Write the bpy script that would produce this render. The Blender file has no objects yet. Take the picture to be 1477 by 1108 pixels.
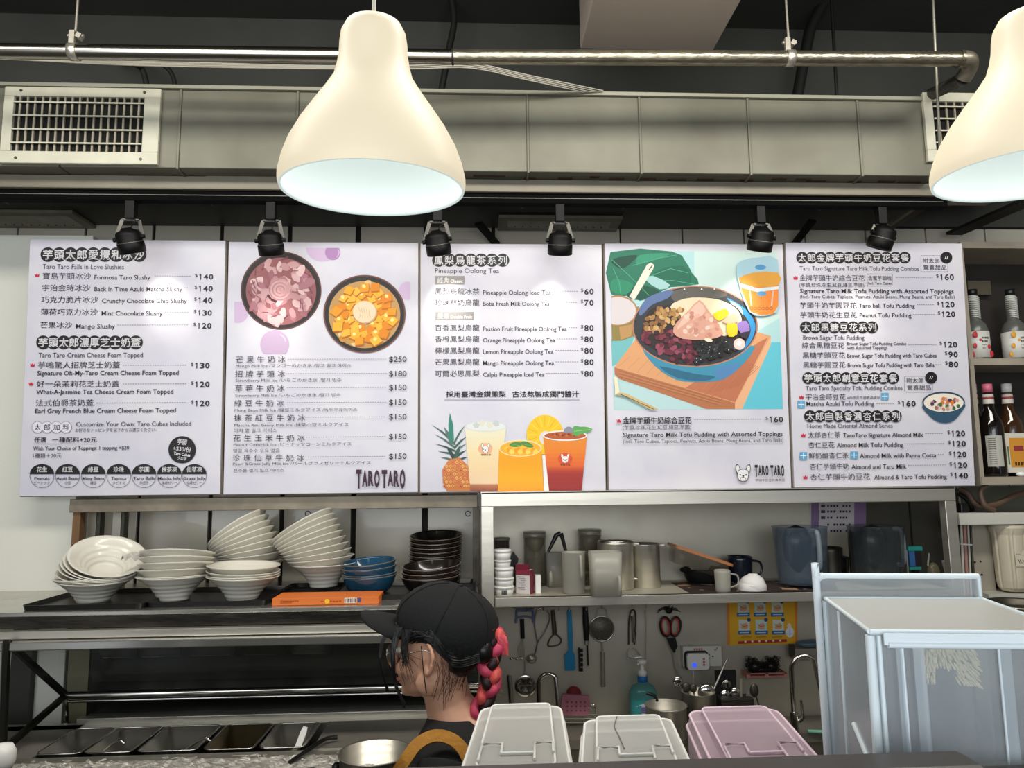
import bpy, bmesh, math, random
from mathutils import Vector, Matrix, Euler, Quaternion
random.seed(7)
PI = math.pi
SC = bpy.context.scene
COL = SC.collection
# ---------------------------------------------------------------- camera
F, CX, CY, CAMH = 1050.0, 738.5, 554.0, 1.8
cam = bpy.data.cameras.new('camera'); camo = bpy.data.objects.new('camera', cam); COL.objects.link(camo)
cam.sensor_fit = 'HORIZONTAL'; cam.sensor_width = 36; cam.lens = 36 * F / 1477; cam.clip_start = .02
CM = Matrix.Rotation(math.radians(-2.9), 4, 'Z') @ Matrix.Rotation(math.radians(90 + 7.4), 4, 'X') @ Matrix.Rotation(math.radians(-.6), 4, 'Z')
CM.translation = Vector((0, 0, CAMH)); camo.matrix_world = CM
SC.camera = camo
C0 = Vector((0, 0, CAMH)); CR = CM.to_3x3()
# ---------------------------------------------------------------- world, lights, exposure
SC.view_settings.view_transform = 'Standard'; SC.view_settings.look = 'None'
SC.view_settings.gamma = 1; SC.view_settings.use_curve_mapping = False
SC.view_settings.exposure = 0.36
try: SC.cycles.transparent_max_bounces = 32
except Exception: pass
W = bpy.data.worlds.new('world'); SC.world = W; W.use_nodes = True
W.node_tree.nodes['Background'].inputs[0].default_value = (.80, .88, 1, 1)
W.node_tree.nodes['Background'].inputs[1].default_value = .38

def light(name, kind, loc, energy, color=(1, 1, 1), target=None, **kw):
    l = bpy.data.lights.new(name, kind); l.energy = energy; l.color = color
    for k, v in kw.items(): setattr(l, k, v)
    o = bpy.data.objects.new(name, l); COL.objects.link(o); o.location = loc
    if target is not None:
        o.rotation_euler = (Vector(target) - Vector(loc)).to_track_quat('-Z', 'Y').to_euler()
    return o
light('shopfront_daylight', 'AREA', (-.6, -2.6, 2.0), 105, (.93, .97, 1), (0, 2.6, 1.7), shape='RECTANGLE', size=5.0, size_y=2.4)
light('overhead_fill_light', 'AREA', (-.7, 1.35, 3.2), 20, (1, .96, .88), (-.7, 2.3, 1.2), shape='RECTANGLE', size=2.4, size_y=.25)  # unseen overhead fill, added to brighten the kitchen side
light('overhead_fill_light', 'AREA', (1.2, 1.35, 3.2), 20, (1, .96, .88), (1.2, 2.3, 1.2), shape='RECTANGLE', size=2.0, size_y=.25)  # second added fill area, over the right half

# ---------------------------------------------------------------- pixel <-> world
def ray(px, py): return CR @ Vector(((px - CX) / F, -(py - CY) / F, -1))
def at(px, py, Y):
    d = ray(px, py); return C0 + d * (Y / d.y)
def atz(px, py, z):
    d = ray(px, py); return C0 + d * ((z - CAMH) / d.z)
def atx(px, py, X):
    d = ray(px, py); return C0 + d * (X / d.x)
def pm(px, py, Y): return (Y / ray(px, py).y) / F      # metres per pixel there

# ---------------------------------------------------------------- materials
def hx(s):
    s = s.lstrip('#'); v = [int(s[i:i + 2], 16) / 255 for i in (0, 2, 4)]
    return tuple(x / 12.92 if x <= .04045 else ((x + .055) / 1.055) ** 2.4 for x in v)
MATS = {}
def mat(name, col, rough=.5, metal=0., noise=None, bump=None, stretch=(1, 1, 1), emit=0., alpha=1., trans=0., coat=0., col2=None, ior=1.45, emitcol=None, rvar=0., spec=.5):
    if name in MATS: return MATS[name]
    m = bpy.data.materials.new(name); m.use_nodes = True
    nt = m.node_tree; b = nt.nodes['Principled BSDF']
    c = hx(col) if isinstance(col, str) else col
    b.inputs['Base Color'].default_value = (*c, 1); b.inputs['Roughness'].default_value = rough
    b.inputs['Metallic'].default_value = metal; b.inputs['Coat Weight'].default_value = coat
    b.inputs['Transmission Weight'].default_value = trans; b.inputs['IOR'].default_value = ior
    b.inputs['Alpha'].default_value = alpha; b.inputs['Specular IOR Level'].default_value = spec
    if emit:
        b.inputs['Emission Color'].default_value = (*(hx(emitcol) if emitcol else c), 1); b.inputs['Emission Strength'].default_value = emit
    if noise or bump or rvar:
        tc = nt.nodes.new('ShaderNodeTexCoord'); mp = nt.nodes.new('ShaderNodeMapping')
        mp.inputs['Scale'].default_value = stretch; nt.links.new(tc.outputs['Object'], mp.inputs[0])
    if noise:
        n = nt.nodes.new('ShaderNodeTexNoise'); n.inputs['Scale'].default_value = noise[0]; n.inputs['Detail'].default_value = 6
        nt.links.new(mp.outputs[0], n.inputs[0])
        r = nt.nodes.new('ShaderNodeValToRGB'); r.color_ramp.elements[0].position = .3; r.color_ramp.elements[1].position = .7
        c2 = hx(col2) if col2 else tuple(x * (1 - noise[1]) for x in c)
        r.color_ramp.elements[0].color = (*c2, 1); r.color_ramp.elements[1].color = (*c, 1)
        nt.links.new(n.outputs[0], r.inputs[0]); nt.links.new(r.outputs[0], b.inputs['Base Color'])
    if rvar:
        n3 = nt.nodes.new('ShaderNodeTexNoise'); n3.inputs['Scale'].default_value = 9; n3.inputs['Detail'].default_value = 5
        nt.links.new(mp.outputs[0], n3.inputs[0])
        mr = nt.nodes.new('ShaderNodeMapRange'); mr.inputs[3].default_value = max(rough - rvar, .03); mr.inputs[4].default_value = rough + rvar
        nt.links.new(n3.outputs[0], mr.inputs[0]); nt.links.new(mr.outputs[0], b.inputs['Roughness'])
    if bump:
        n2 = nt.nodes.new('ShaderNodeTexNoise'); n2.inputs['Scale'].default_value = bump[0]; n2.inputs['Detail'].default_value = 5
        nt.links.new(mp.outputs[0], n2.inputs[0])
        bp = nt.nodes.new('ShaderNodeBump'); bp.inputs['Strength'].default_value = bump[1]; bp.inputs['Distance'].default_value = .01
        nt.links.new(n2.outputs[0], bp.inputs['Height']); nt.links.new(bp.outputs[0], b.inputs['Normal'])
    MATS[name] = m; return m
def plastic_film(name, col, clear, rough=.4, spec=.5, ior=1.4):
    """frosted see-through plastic: part of the light passes straight on, part is scattered"""
    if name in MATS: return MATS[name]
    m = bpy.data.materials.new(name); m.use_nodes = True; nt = m.node_tree
    for n in list(nt.nodes):
        if n.type == 'BSDF_PRINCIPLED': nt.nodes.remove(n)
    out = nt.nodes['Material Output']
    tr = nt.nodes.new('ShaderNodeBsdfTransparent'); tr.inputs[0].default_value = (.96, .97, .98, 1)
    di = nt.nodes.new('ShaderNodeBsdfDiffuse'); di.inputs[0].default_value = (*hx(col), 1)
    tl = nt.nodes.new('ShaderNodeBsdfTranslucent'); tl.inputs[0].default_value = (*hx(col), 1)
    gl = nt.nodes.new('ShaderNodeBsdfGlossy'); gl.inputs[1].default_value = rough * .6
    m1 = nt.nodes.new('ShaderNodeMixShader'); m1.inputs[0].default_value = .45
    nt.links.new(di.outputs[0], m1.inputs[1]); nt.links.new(tl.outputs[0], m1.inputs[2])
    m2 = nt.nodes.new('ShaderNodeMixShader'); m2.inputs[0].default_value = clear
    nt.links.new(m1.outputs[0], m2.inputs[1]); nt.links.new(tr.outputs[0], m2.inputs[2])
    lw = nt.nodes.new('ShaderNodeLayerWeight'); lw.inputs[0].default_value = .5       # thin-sheet Schlick reflectance
    pw = nt.nodes.new('ShaderNodeMath'); pw.operation = 'POWER'; pw.inputs[1].default_value = 5; nt.links.new(lw.outputs['Facing'], pw.inputs[0])
    f0 = ((ior - 1) / (ior + 1)) ** 2
    fr = nt.nodes.new('ShaderNodeMath'); fr.operation = 'MULTIPLY_ADD'; fr.inputs[1].default_value = (1 - f0) * .6; fr.inputs[2].default_value = f0; nt.links.new(pw.outputs[0], fr.inputs[0])
    m3 = nt.nodes.new('ShaderNodeMixShader'); nt.links.new(fr.outputs[0], m3.inputs[0])
    nt.links.new(m2.outputs[0], m3.inputs[1]); nt.links.new(gl.outputs[0], m3.inputs[2])
    nt.links.new(m3.outputs[0], out.inputs[0])
    MATS[name] = m; return m
def ink(h): return mat('print_' + h.strip('#'), h, .55)

STEEL = mat('brushed_steel', '#cdc8bb', .34, .82, noise=(3, .2), bump=(60, .04), stretch=(.4, 1, 8), rvar=.1)
STEEL_D = mat('dull_steel', '#b3ada0', .5, .7, noise=(5, .35), bump=(14, .1), rvar=.12)
STEEL_BACK = mat('steel_sheet', '#cbc5b4', .45, .5, noise=(2.2, .22), bump=(3, .1), rvar=.12)
CHROME = mat('polished_steel', '#d4d2cc', .14, 1)
STEEL_DK = mat('stained_steel', '#5b574e', .4, .8, noise=(8, .6), bump=(20, .2))
GALV = mat('galvanised_duct', '#737264', .5, .25, noise=(3.5, .22), bump=(5, .08), col2='#605e51', rvar=.1)
BLACK = mat('black_plastic', '#101112', .38)
BLACKM = mat('matte_black', '#0c0d0e', .6)
WHITE = mat('white_plastic', '#e8e7e2', .35)
BINEDGE = mat('bin_edge_white', '#e2e2dc', .4)
CREAM = mat('cream_paint', '#cfcbb9', .5, noise=(6, .1))
GLASS = plastic_film('clear_glass', '#b9c4bd', .88, .05)
RUBBER = mat('dark_rubber', '#1b1a18', .6)

# ---------------------------------------------------------------- mesh builder
class MB:
    def __init__(s): s.v = []; s.f = []; s.sm = []; s.mi = []; s.mats = []; s.cur = 0
    def m(s, material):
        if material not in s.mats: s.mats.append(material)
        s.cur = s.mats.index(material); return s
    def add(s, vs, fs, smooth=False, M=None):
        o = len(s.v)
        s.v += [tuple(M @ Vector(v)) if M is not None else tuple(v) for v in vs]
        s.f += [tuple(i + o for i in f) for f in fs]; s.sm += [smooth] * len(fs); s.mi += [s.cur] * len(fs); return s
    def box(s, c, d, R=None, M=None):
        x, y, z = (k / 2 for k in d)
        vs = [Vector(p) for p in ((-x, -y, -z), (x, -y, -z), (x, y, -z), (-x, y, -z), (-x, -y, z), (x, -y, z), (x, y, z), (-x, y, z))]
        if R is not None: vs = [R @ v for v in vs]
        vs = [v + Vector(c) for v in vs]
        return s.add(vs, [(3, 2, 1, 0), (4, 5, 6, 7), (0, 1, 5, 4), (1, 2, 6, 5), (2, 3, 7, 6), (3, 0, 4, 7)], False, M)
    def span(s, a, b): # box between two corners
        a, b = Vector(a), Vector(b); return s.box((a + b) / 2, tuple(abs(k) for k in (b - a)))
    def bar(s, a, b, w, h, up=(0, 0, 1)):
        a, b = Vector(a), Vector(b); d = b - a; L = d.length; x = d.normalized(); u = Vector(up)
        y = u.cross(x)
        if y.length < 1e-4: y = Vector((0, 1, 0)).cross(x)
        y.normalize(); z = x.cross(y)
        R = Matrix((x, y, z)).transposed()
        return s.box((a + b) / 2, (L, w, h), R)
    def tube(s, pts, r, n=8, caps=True, closed=False):
        pts = [Vector(p) for p in pts]; k = len(pts); rr = r if isinstance(r, (list, tuple)) else [r] * k
        vs = []; prev = None
        for i, p in enumerate(pts):
            if closed: t = pts[(i + 1) % k] - pts[i - 1]
            else: t = pts[min(i + 1, k - 1)] - pts[max(i - 1, 0)]
            t.normalize()
            if prev is None:
                a = Vector((0, 0, 1)) if abs(t.z) < .9 else Vector((1, 0, 0)); u = t.cross(a).normalized()
            else:
                u = (prev - t * prev.dot(t)); u = u.normalized() if u.length > 1e-6 else t.orthogonal().normalized()
            prev = u; w = t.cross(u)
            for j in range(n):
                a = 2 * PI * j / n; vs.append(p + (u * math.cos(a) + w * math.sin(a)) * rr[i])
        fs = []
        for i in range(k if closed else k - 1):
            i2 = (i + 1) % k
            for j in range(n):
                fs.append((i * n + j, i * n + (j + 1) % n, i2 * n + (j + 1) % n, i2 * n + j))
        s.add(vs, fs, True)
        if caps and not closed:
            s.add(vs[:n], [tuple(range(n))[::-1]]); s.add(vs[-n:], [tuple(range(n))])
        return s
    def cyl(s, a, b, r, r2=None, n=20): return s.tube([a, b], [r, r if r2 is None else r2], n)
    def lathe(s, prof, n=32, M=None, smooth=True, ang=2 * PI, sy=1.):
        vs = []; full = abs(ang - 2 * PI) < 1e-6; c = n if full else n + 1
        for r, z in prof:
            for j in range(c):
                a = ang * j / n; vs.append((r * math.cos(a), r * math.sin(a) * sy, z))
        fs = []
        for i in range(len(prof) - 1):
            for j in range(n):
                j2 = (j + 1) % c; fs.append((i * c + j, i * c + j2, (i + 1) * c + j2, (i + 1) * c + j))
        return s.add(vs, fs, smooth, M)
    def ball(s, c, r, n=16, M=None):
        r = r if isinstance(r, (tuple, list)) else (r, r, r)
        pr = [(math.sin(PI * i / (n // 2)), -math.cos(PI * i / (n // 2))) for i in range(n // 2 + 1)]
        T = Matrix.Translation(c) @ Matrix.Diagonal((*r, 1))
        return s.lathe(pr, n, (M @ T) if M is not None else T)
    def prism(s, pts, z0, z1, M=None, smooth=False):
        n = len(pts); vs = [(x, y, z0) for x, y in pts] + [(x, y, z1) for x, y in pts]
        a = sum(pts[i][0] * pts[(i + 1) % n][1] - pts[(i + 1) % n][0] * pts[i][1] for i in range(n))
        fs = [(i, (i + 1) % n, n + (i + 1) % n, n + i) for i in range(n)]
        top, bot = tuple(range(n, 2 * n)), tuple(range(n))[::-1]
        if a < 0: fs = [f[::-1] for f in fs]; top, bot = top[::-1], bot[::-1]
        s.add(vs, fs, smooth, M)
        return s.add(vs, [top, bot], False, M)
    def rprism(s, w, h, z0, z1, r=.01, M=None, n=4, taper=1.):
        pts = rrect(w, h, r, n)
        k = len(pts); vs = [(x, y, z0) for x, y in pts] + [(x * taper, y * taper, z1) for x, y in pts]
        fs = [(i, (i + 1) % k, k + (i + 1) % k, k + i) for i in range(k)] + [tuple(range(k, 2 * k)), tuple(range(k))[::-1]]
        return s.add(vs, fs, False, M)
    def build(s, name, material=None, parent=None, bevel=0, solid=0, loc=None, sub=0):
        me = bpy.data.meshes.new(name); me.from_pydata(s.v, [], s.f)
        if material is not None and not s.mats: s.mats = [material]
        for m_ in s.mats: me.materials.append(m_)
        me.polygons.foreach_set('use_smooth', s.sm)
        if len(s.mats) > 1: me.polygons.foreach_set('material_index', s.mi)
        me.update()
        o = bpy.data.objects.new(name, me); COL.objects.link(o)
        if parent is not None: o.parent = parent
        if loc is not None: o.location = loc
        if bevel:
            b = o.modifiers.new('bevel', 'BEVEL'); b.width = bevel; b.segments = 2; b.limit_method = 'ANGLE'; b.angle_limit = .9
        if solid:
            b = o.modifiers.new('solid', 'SOLIDIFY'); b.thickness = solid; b.offset = 0
        if sub:
            b = o.modifiers.new('sub', 'SUBSURF'); b.levels = sub; b.render_levels = sub
        return o
def rrect(w, h, r, n=4):
    pts = []
    for cx, cy, a0 in ((w / 2 - r, h / 2 - r, 0), (-w / 2 + r, h / 2 - r, 90), (-w / 2 + r, -h / 2 + r, 180), (w / 2 - r, -h / 2 + r, 270)):
        for i in range(n + 1):
            a = math.radians(a0 + 90 * i / n); pts.append((cx + r * math.cos(a), cy + r * math.sin(a)))
    return pts
def tag(o, label, cat, group=None, kind=None):
    if label: o['label'] = label
    if cat: o['category'] = cat
    if group: o['group'] = group
    if kind: o['kind'] = kind
    return o
def thing(name, label, cat, loc=(0, 0, 0), rot=None, group=None):
    o = bpy.data.objects.new(name, None); COL.objects.link(o); o.empty_display_size = .05; o.location = loc
    if rot is not None:
        if isinstance(rot, Matrix): o.rotation_euler = rot.to_euler()
        else: o.rotation_euler = rot
    return tag(o, label, cat, group)
def struct(name, mb, m_, parent=None, **k):
    o = mb.build(name, m_, parent, **k)
    if parent is None: o['kind'] = 'structure'
    return o
def copy_tree(o, parent=None):
    c = o.copy(); COL.objects.link(c); c.parent = parent
    for ch in list(o.children): copy_tree(ch, c)
    return c
def arc(c, r, a0, a1, n, plane='xz'):
    out = []
    for i in range(n + 1):
        a = math.radians(a0 + (a1 - a0) * i / n); u, v = r * math.cos(a), r * math.sin(a)
        out.append(Vector(c) + (Vector((u, 0, v)) if plane == 'xz' else Vector((u, v, 0)) if plane == 'xy' else Vector((0, u, v))))
    return out
def smoothpts(P, n=6):
    P = [Vector(p) for p in P]; out = []
    for i in range(len(P) - 1):
        p0, p1, p2, p3 = P[max(i - 1, 0)], P[i], P[i + 1], P[min(i + 2, len(P) - 1)]
        for j in range(n):
            t = j / n
            out.append(.5 * ((2 * p1) + (p2 - p0) * t + (2 * p0 - 5 * p1 + 4 * p2 - p3) * t * t + (3 * p1 - p0 - 3 * p2 + p3) * t ** 3))
    return out + [P[-1]]
# ================================================================ the setting
YB = 2.86                                   # back wall
SOF = at(738, 264, 2.40).z                  # underside of the dark soffit
XL, XR = -3.2, 3.4
CEIL = at(1300, 46, YB).z
DARKWALL = mat('dark_painted_wall', '#4c4c45', .8, noise=(2.5, .3), bump=(6, .25))
DARKCEIL = mat('dark_painted_ceiling', '#3f3f3a', .85, noise=(2, .3), bump=(5, .3))
b = MB().span((XL, YB, SOF + .02), (XR, YB + .1, CEIL)); struct('wall_back', b, DARKWALL)
b = MB().span((XL, -3.5, CEIL), (XR, YB + .1, CEIL + .12)); struct('ceiling', b, DARKCEIL)
b = MB().span((XL, -3.5, -.1), (XR, YB + .1, 0)); struct('floor', b, mat('floor_tile', '#6d6a63', .5, noise=(4, .3)))
b = MB().span((XR, -1.5, 0), (XR + .1, YB + .1, CEIL)); struct('wall_right', b, mat('side_wall', '#77746a', .7, noise=(3, .15)))
b = MB().span((XL - .1, -1.5, 0), (XL, YB + .1, CEIL)); struct('wall_left', b, mat('side_wall', '#77746a', .7))
# tiled lower back wall: tall glossy planks with dark joints
wt = MB().span((XL, YB + .012, 0), (XR, YB + .1, SOF + .02)); wt = struct('wall_tiled', wt, mat('joint_dark', '#1d1b18', .9))
TILE = mat('wall_tile_glaze', '#cfcabc', .22, noise=(1.6, .08), bump=(3.2, .18), coat=.3, col2='#b3ab98')
xs = [at(200 + 103.2 * k, 735, YB).x for k in range(-3, 6)]
sp = xs[1] - xs[0]
while xs[-1] < XR - sp: xs.append(xs[-1] + sp)
tm = None
for k in range(len(xs) - 1):
    b = MB().span((-sp / 2 + .003, 0, 0), (sp / 2 - .003, .014, SOF + .01))
    if tm is None: tm = b.build('wall_tile', TILE, wt, bevel=.002); o = tm
    else: o = tm.copy(); COL.objects.link(o)
    o.location = ((xs[k] + xs[k + 1]) / 2, YB - .002, 0)
# white side panel / pillar at the left
Yp = 2.70; xr = at(104, 800, Yp).x
b = MB().span((XL + .05, Yp, 0), (xr, YB - .006, at(60, 339, Yp).z))
o = struct('trim_1', b, mat('painted_pillar', '#dddcd0', .6, noise=(2, .05)), bevel=.003)
# soffit
b = MB().span((XL, 2.42, SOF), (at(1365, 300, 2.5).x, YB - .004, SOF + .05)); struct('trim_2', b, mat('soffit_dark', '#393833', .55, noise=(3, .25), bump=(5, .1)))
# faint sheet joints under the soffit
# long steel beam along the soffit edge
z1, z0 = at(738, 262, 2.38).z, at(738, 281, 2.38).z
b = MB().box(((XL + 2.1) / 2 - .1, 2.385, (z0 + z1) / 2), (5.0, .05, z1 - z0)); b.box(((XL + 2.1) / 2 - .1, 2.40, z0 + .003), (5.0, .09, .005))
tag(b.build('steel_beam', mat('painted_beam', '#7d7768', .5, .2, noise=(6, .2)), bevel=.002), 'long dull beige steel beam running under the air duct', 'beam')
b = MB().span(at(297, 264, 2.36), at(412, 264, 2.36) + Vector((0, .012, .022)))
tag(b.build('steel_plate', mat('painted_beam', '#8f897a', .5)), 'short flat steel plate on top of the beam left of the first lamp', 'plate')
# pale box hung from the ceiling
p = [atz(806, 0, 3.25), atz(1057, 0, 3.25), atz(1028, 74, 3.25), atz(836, 74, 3.25)]
b = MB(); yy0, yy1 = p[0].y - .5, p[2].y
b.span((p[3].x, yy0, 3.25), (p[2].x, yy1, CEIL - .002))
tag(b.build('ceiling_box', mat('pink_beige_paint', '#b3a598', .6, noise=(2, .06)), bevel=.004), 'pinkish beige box fixed under the dark ceiling between the lamps', 'box')

# ================================================================ air duct
YD = 2.30
seams = [-160, -80, 85, 256, 427, 595, 762, 925, 1083, 1243, 1352]
duct = thing('air_duct', 'long grey sheet metal air duct with seams across the top', 'duct', (0, 0, 0))
dzt, dzb = at(700, 132, YD).z, at(700, 247, YD).z
dxs = [at(x, 245, YD).x for x in seams]
for a, c in zip(dxs[:-1], dxs[1:]):
    b = MB().span((a + .002, YD, dzb), (c - .002, 2.62, dzt - .012)); b.build('duct_panel', GALV, duct, bevel=.003)
for a in dxs[1:2] + dxs[3:-1]:
    b = MB().span((a - .004, YD - .006, dzb - .006), (a + .004, 2.62, dzt - .006)); b.build('seam_rib', GALV, duct, bevel=.002)
b = MB().span((dxs[0], YD - .012, dzt - .012), (dxs[-1] + .12, 2.64, dzt)); b.build('top_flange', mat('flange_metal', '#9d9c8c', .4, .4), duct)
b = MB()
for i in range(34):
    x = dxs[0] + (dxs[-1] - dxs[0]) * (i + random.random() * .7) / 34
    if -.1 < x: b.box((x, YD + .035 + random.random() * .02, dzb - .001), (.03 + random.random() * .05, .012, .002))
b.build('rust_stain', mat('rust_brown', '#4a3323', .8, noise=(60, .5)), duct)
# branch box at the right carrying the second grille
duct2 = thing('duct_end_box', 'short grey duct box at the right end of the long duct', 'duct', (0, 0, 0))
b = MB().span((dxs[-1] + .004, YD + .003, at(1380, 237, YD).z), (at(1560, 200, YD).x, 2.62, at(1380, 133, YD).z)); b.build('duct_panel', GALV, duct2, bevel=.003)

def grille(px0, py0, px1, py1, Y, nh, nv, label, fr=.012):
    a, c = at(px0, py1, Y), at(px1, py0, Y)
    w, h = c.x - a.x, c.z - a.z
    t = thing('air_grille', label, 'vent', ((a.x + c.x) / 2, Y, a.z))
    t.rotation_euler = (0, 0, 0)
    P = mat('grille_paint', '#c5c2ae', .5, noise=(20, .12)); P2 = mat('grille_vane_paint', '#a19884', .6, noise=(30, .25))
    m_ = .105 * w if w > .2 else .03
    f = MB(); mv = m_ * .62
    f.span((-w / 2, -.014, 0), (w / 2, 0, mv * 1.25)); f.span((-w / 2, -.014, h - mv), (w / 2, 0, h))
    f.span((-w / 2, -.014, mv * 1.25), (-w / 2 + m_ * .6, 0, h - mv)); f.span((w / 2 - m_, -.014, mv * 1.25), (w / 2, 0, h - mv))
    f.build('frame', P, t, bevel=.002)
    x0, x1, zz0, zz1 = -w / 2 + m_ * .6, w / 2 - m_, mv * 1.25, h - mv
    MB().span((x0, -.003, zz0), (x1, -.001, zz1)).build('dark_throat', mat('vent_dark', '#060605', .9), t)
    for i in range(nv):
        x = x0 + (x1 - x0) * (i + .75) / (nv + .5)
        MB().box((x, -.007, (zz0 + zz1) / 2), (.0055, .006, zz1 - zz0)).build('upright_vane', P2, t)
    for i in range(nh):
        z = zz0 + (zz1 - zz0) * (i + .6) / (nh + .05)
        MB().box(((x0 + x1) / 2, -.0125, z), (x1 - x0, .011, .0045), Matrix.Rotation(.25, 3, 'X')).build('level_vane', P, t)
    for sx in (-1, 1):
        for z in (mv * .5, h - mv * .45):
            MB().cyl((sx * (w / 2 - m_ * 1.0), -.0165, z), (sx * (w / 2 - m_ * 1.0), -.013, z), .0045, n=10).build('screw', mat('screw_dark', '#4a4740', .4, .6), t)
    return t
grille(2, 131, 235, 237, YD - .001, 4, 17, 'white supply air grille on the duct at upper left')
grille(1336, 139, 1530, 235, YD - .001, 4, 14, 'white air grille half hidden behind the right lamp')

def soffit_grille(P, label):
    pts = [atz(x, y, SOF) for x, y in P]
    x0, x1 = min(p.x for p in pts), max(p.x for p in pts); y0, y1 = min(p.y for p in pts), max(p.y for p in pts)
    t = thing('soffit_grille', label, 'vent', ((x0 + x1) / 2, (y0 + y1) / 2, SOF - .014))
    w, d = x1 - x0, y1 - y0; m_ = .035; Pm = mat('grille_old_paint', '#8f8a78', .6, noise=(14, .25))
    f = MB(); f.span((-w / 2, -d / 2, 0), (w / 2, -d / 2 + m_, .012)); f.span((-w / 2, d / 2 - m_, 0), (w / 2, d / 2, .012))
    f.span((-w / 2, -d / 2 + m_, 0), (-w / 2 + m_, d / 2 - m_, .012)); f.span((w / 2 - m_, -d / 2 + m_, 0), (w / 2, d / 2 - m_, .012)); f.build('frame', Pm, t)
    for i in range(5):
        MB().box((0, -d / 2 + m_ + (d - 2 * m_) * (i + .5) / 5, .006), (w - 2 * m_, .004, .012), Matrix.Rotation(.6, 3, 'X')).build('slat', Pm, t)
    n = int(w / .035); b_ = MB()
    for i in range(n): b_.cyl((-w / 2 + m_ + i * (w - 2 * m_) / n, d / 2 - m_ - .01, -.001), (-w / 2 + m_ + i * (w - 2 * m_) / n, d / 2 - m_ - .01, .002), .003, n=6)
    b_.build('drain_hole', BLACKM, t)
    MB().span((-w / 2 + m_, -d / 2 + m_, .0125), (w / 2 - m_, d / 2 - m_, .0135)).build('dark_throat', mat('vent_dark', '#060605', .9), t)
soffit_grille([(-60, 301), (104, 303), (140, 326), (-60, 322)], 'old beige ceiling grille above the leftmost menu board')
soffit_grille([(722, 309), (898, 311), (886, 329), (718, 328)], 'old beige ceiling grille behind the track above the drinks board')

# ================================================================ conduit, rods, cables
YC = 2.02
cd = thing('conduit_pipe', 'horizontal silver metal conduit pipe crossing under the ceiling', 'pipe')
PIPE = mat('scuffed_conduit', '#a39c88', .28, .9, noise=(45, .35), bump=(50, .3), stretch=(.5, 1, 1)); SHINY = mat('shiny_conduit', '#b0aca0', .2, 1, noise=(8, .2))
A, B_, C_ = at(-60, 73, YC), at(653, 82, YC), at(1385, 85, YC)
r = 10.6 * pm(700, 80, YC)
MB().cyl(A, B_, r, n=24).build('smooth_length', SHINY, cd)
MB().cyl(B_, C_, r, n=24).build('scuffed_length', PIPE, cd)
MB().cyl(B_ - Vector((.003, 0, 0)), B_ + Vector((.003, 0, 0)), r * 1.08, n=24).build('joint_ring', BLACKM, cd)
el = smoothpts([C_, C_ + Vector((.03, .004, 0)), C_ + Vector((.048, .03, -.01)), C_ + Vector((.046, .06, -.03))], 5)
MB().tube(el, r * 1.12, 20).build('elbow', mat('elbow_metal', '#8c8575', .4, .7, noise=(30, .3)), cd)
MB().cyl(el[-1], at(1335, 140, 2.34), r * .95, n=20).build('rear_length', mat('dark_pipe', '#3b3934', .5, .4), cd)
MB().cyl(C_ - Vector((.006, 0, 0)), C_ + Vector((.004, 0, 0)), r * 1.2, n=20).build('joint_ring', PIPE, cd)
def hanger(px, py, top_px, label):
    c = at(px, py, YC); t = thing('pipe_hanger', label, 'bracket', c)
    top = Vector((0, 0, CEIL - c.z))
    MB().cyl((0, 0, .045), top, .0035, n=10).build('threaded_rod', STEEL_D, t)
    MB().lathe([(r * 1.03, -.012), (r * 1.13, -.012), (r * 1.13, .012), (r * 1.03, .012), (r * 1.03, -.012)], 24, Matrix.Rotation(PI / 2, 4, 'Y')).build('clamp_band', STEEL, t)
    b = MB().box((-.006, -.004, .038), (.016, .012, .05)); b.box((.012, 0, .048), (.014, .02, .016), Matrix.Rotation(.5, 3, 'Y'))
    b.cyl((-.02, 0, .05), (.024, 0, .05), .005, n=8); b.build('clamp_ears', STEEL_D, t, bevel=.001)
hanger(107, 75, 110, 'steel hanger clamp on the conduit at upper left')
hanger(1139, 84, 1132, 'steel hanger clamp on the conduit at upper right')
b = MB().tube([Vector((at(1340, -100, 2.2).x, 2.2, CEIL)), at(1344, -40, 2.2), at(1357, 243, 2.2), at(1356, 262, 2.38)], .0045, 10)
tag(b.build('hanger_rod', STEEL_D), 'long grey threaded rod passing in front of the right grille', 'rod')
b = MB().tube([Vector((at(1202, 30, 2.5).x, 2.5, CEIL)), at(1207, 140, 2.5)], .006, 10)
tag(b.build('hanger_rod', mat('dark_rod', '#22211e', .5, .4)), 'black rod between the ceiling and the duct behind the conduit', 'rod')
cb = thing('cable_bundle', 'thin pale cables sagging behind the conduit above the duct', 'cable')
WIRE = mat('pale_cable', '#a8a497', .5)
for k in range(4):
    o_ = k * 2.4
    P = [at(-120, 78 + o_ * .3, 2.12), at(40, 84 + o_ * .4, 2.12), at(160, 88 + o_ * .7, 2.12), at(300, 91 + o_ * .8, 2.12), at(470, 95 + o_ * .6, 2.12), at(600, 92 + o_, 2.13), at(680, 91 + o_, 2.15), at(760, 108 + o_, 2.2), at(870 - k * 9, 131 + o_ * .3, 2.28)]
    MB().tube(smoothpts(P, 5), .0022, 5).build('cable', WIRE, cb)
def cable(name, label, P, r_, m_=RUBBER, cat='cable'):
    b = MB().tube(smoothpts(P, 8), r_, 10); return tag(b.build(name, m_), label, cat)
cable('black_cable', 'short black cable dropping behind the duct left of the lamp', [at(172, 88, YB), at(190, 92, 2.5), at(205, 100, 2.5), at(213, 130, 2.5), at(215, 146, 2.5)], .010)
cable('black_cable', 'black cable arching down behind the duct near the left lamp', [at(196, 88, YB), at(215, 90, 2.55), at(237, 95, 2.55), at(250, 112, 2.55), at(255, 146, 2.55)], .008)
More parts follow.
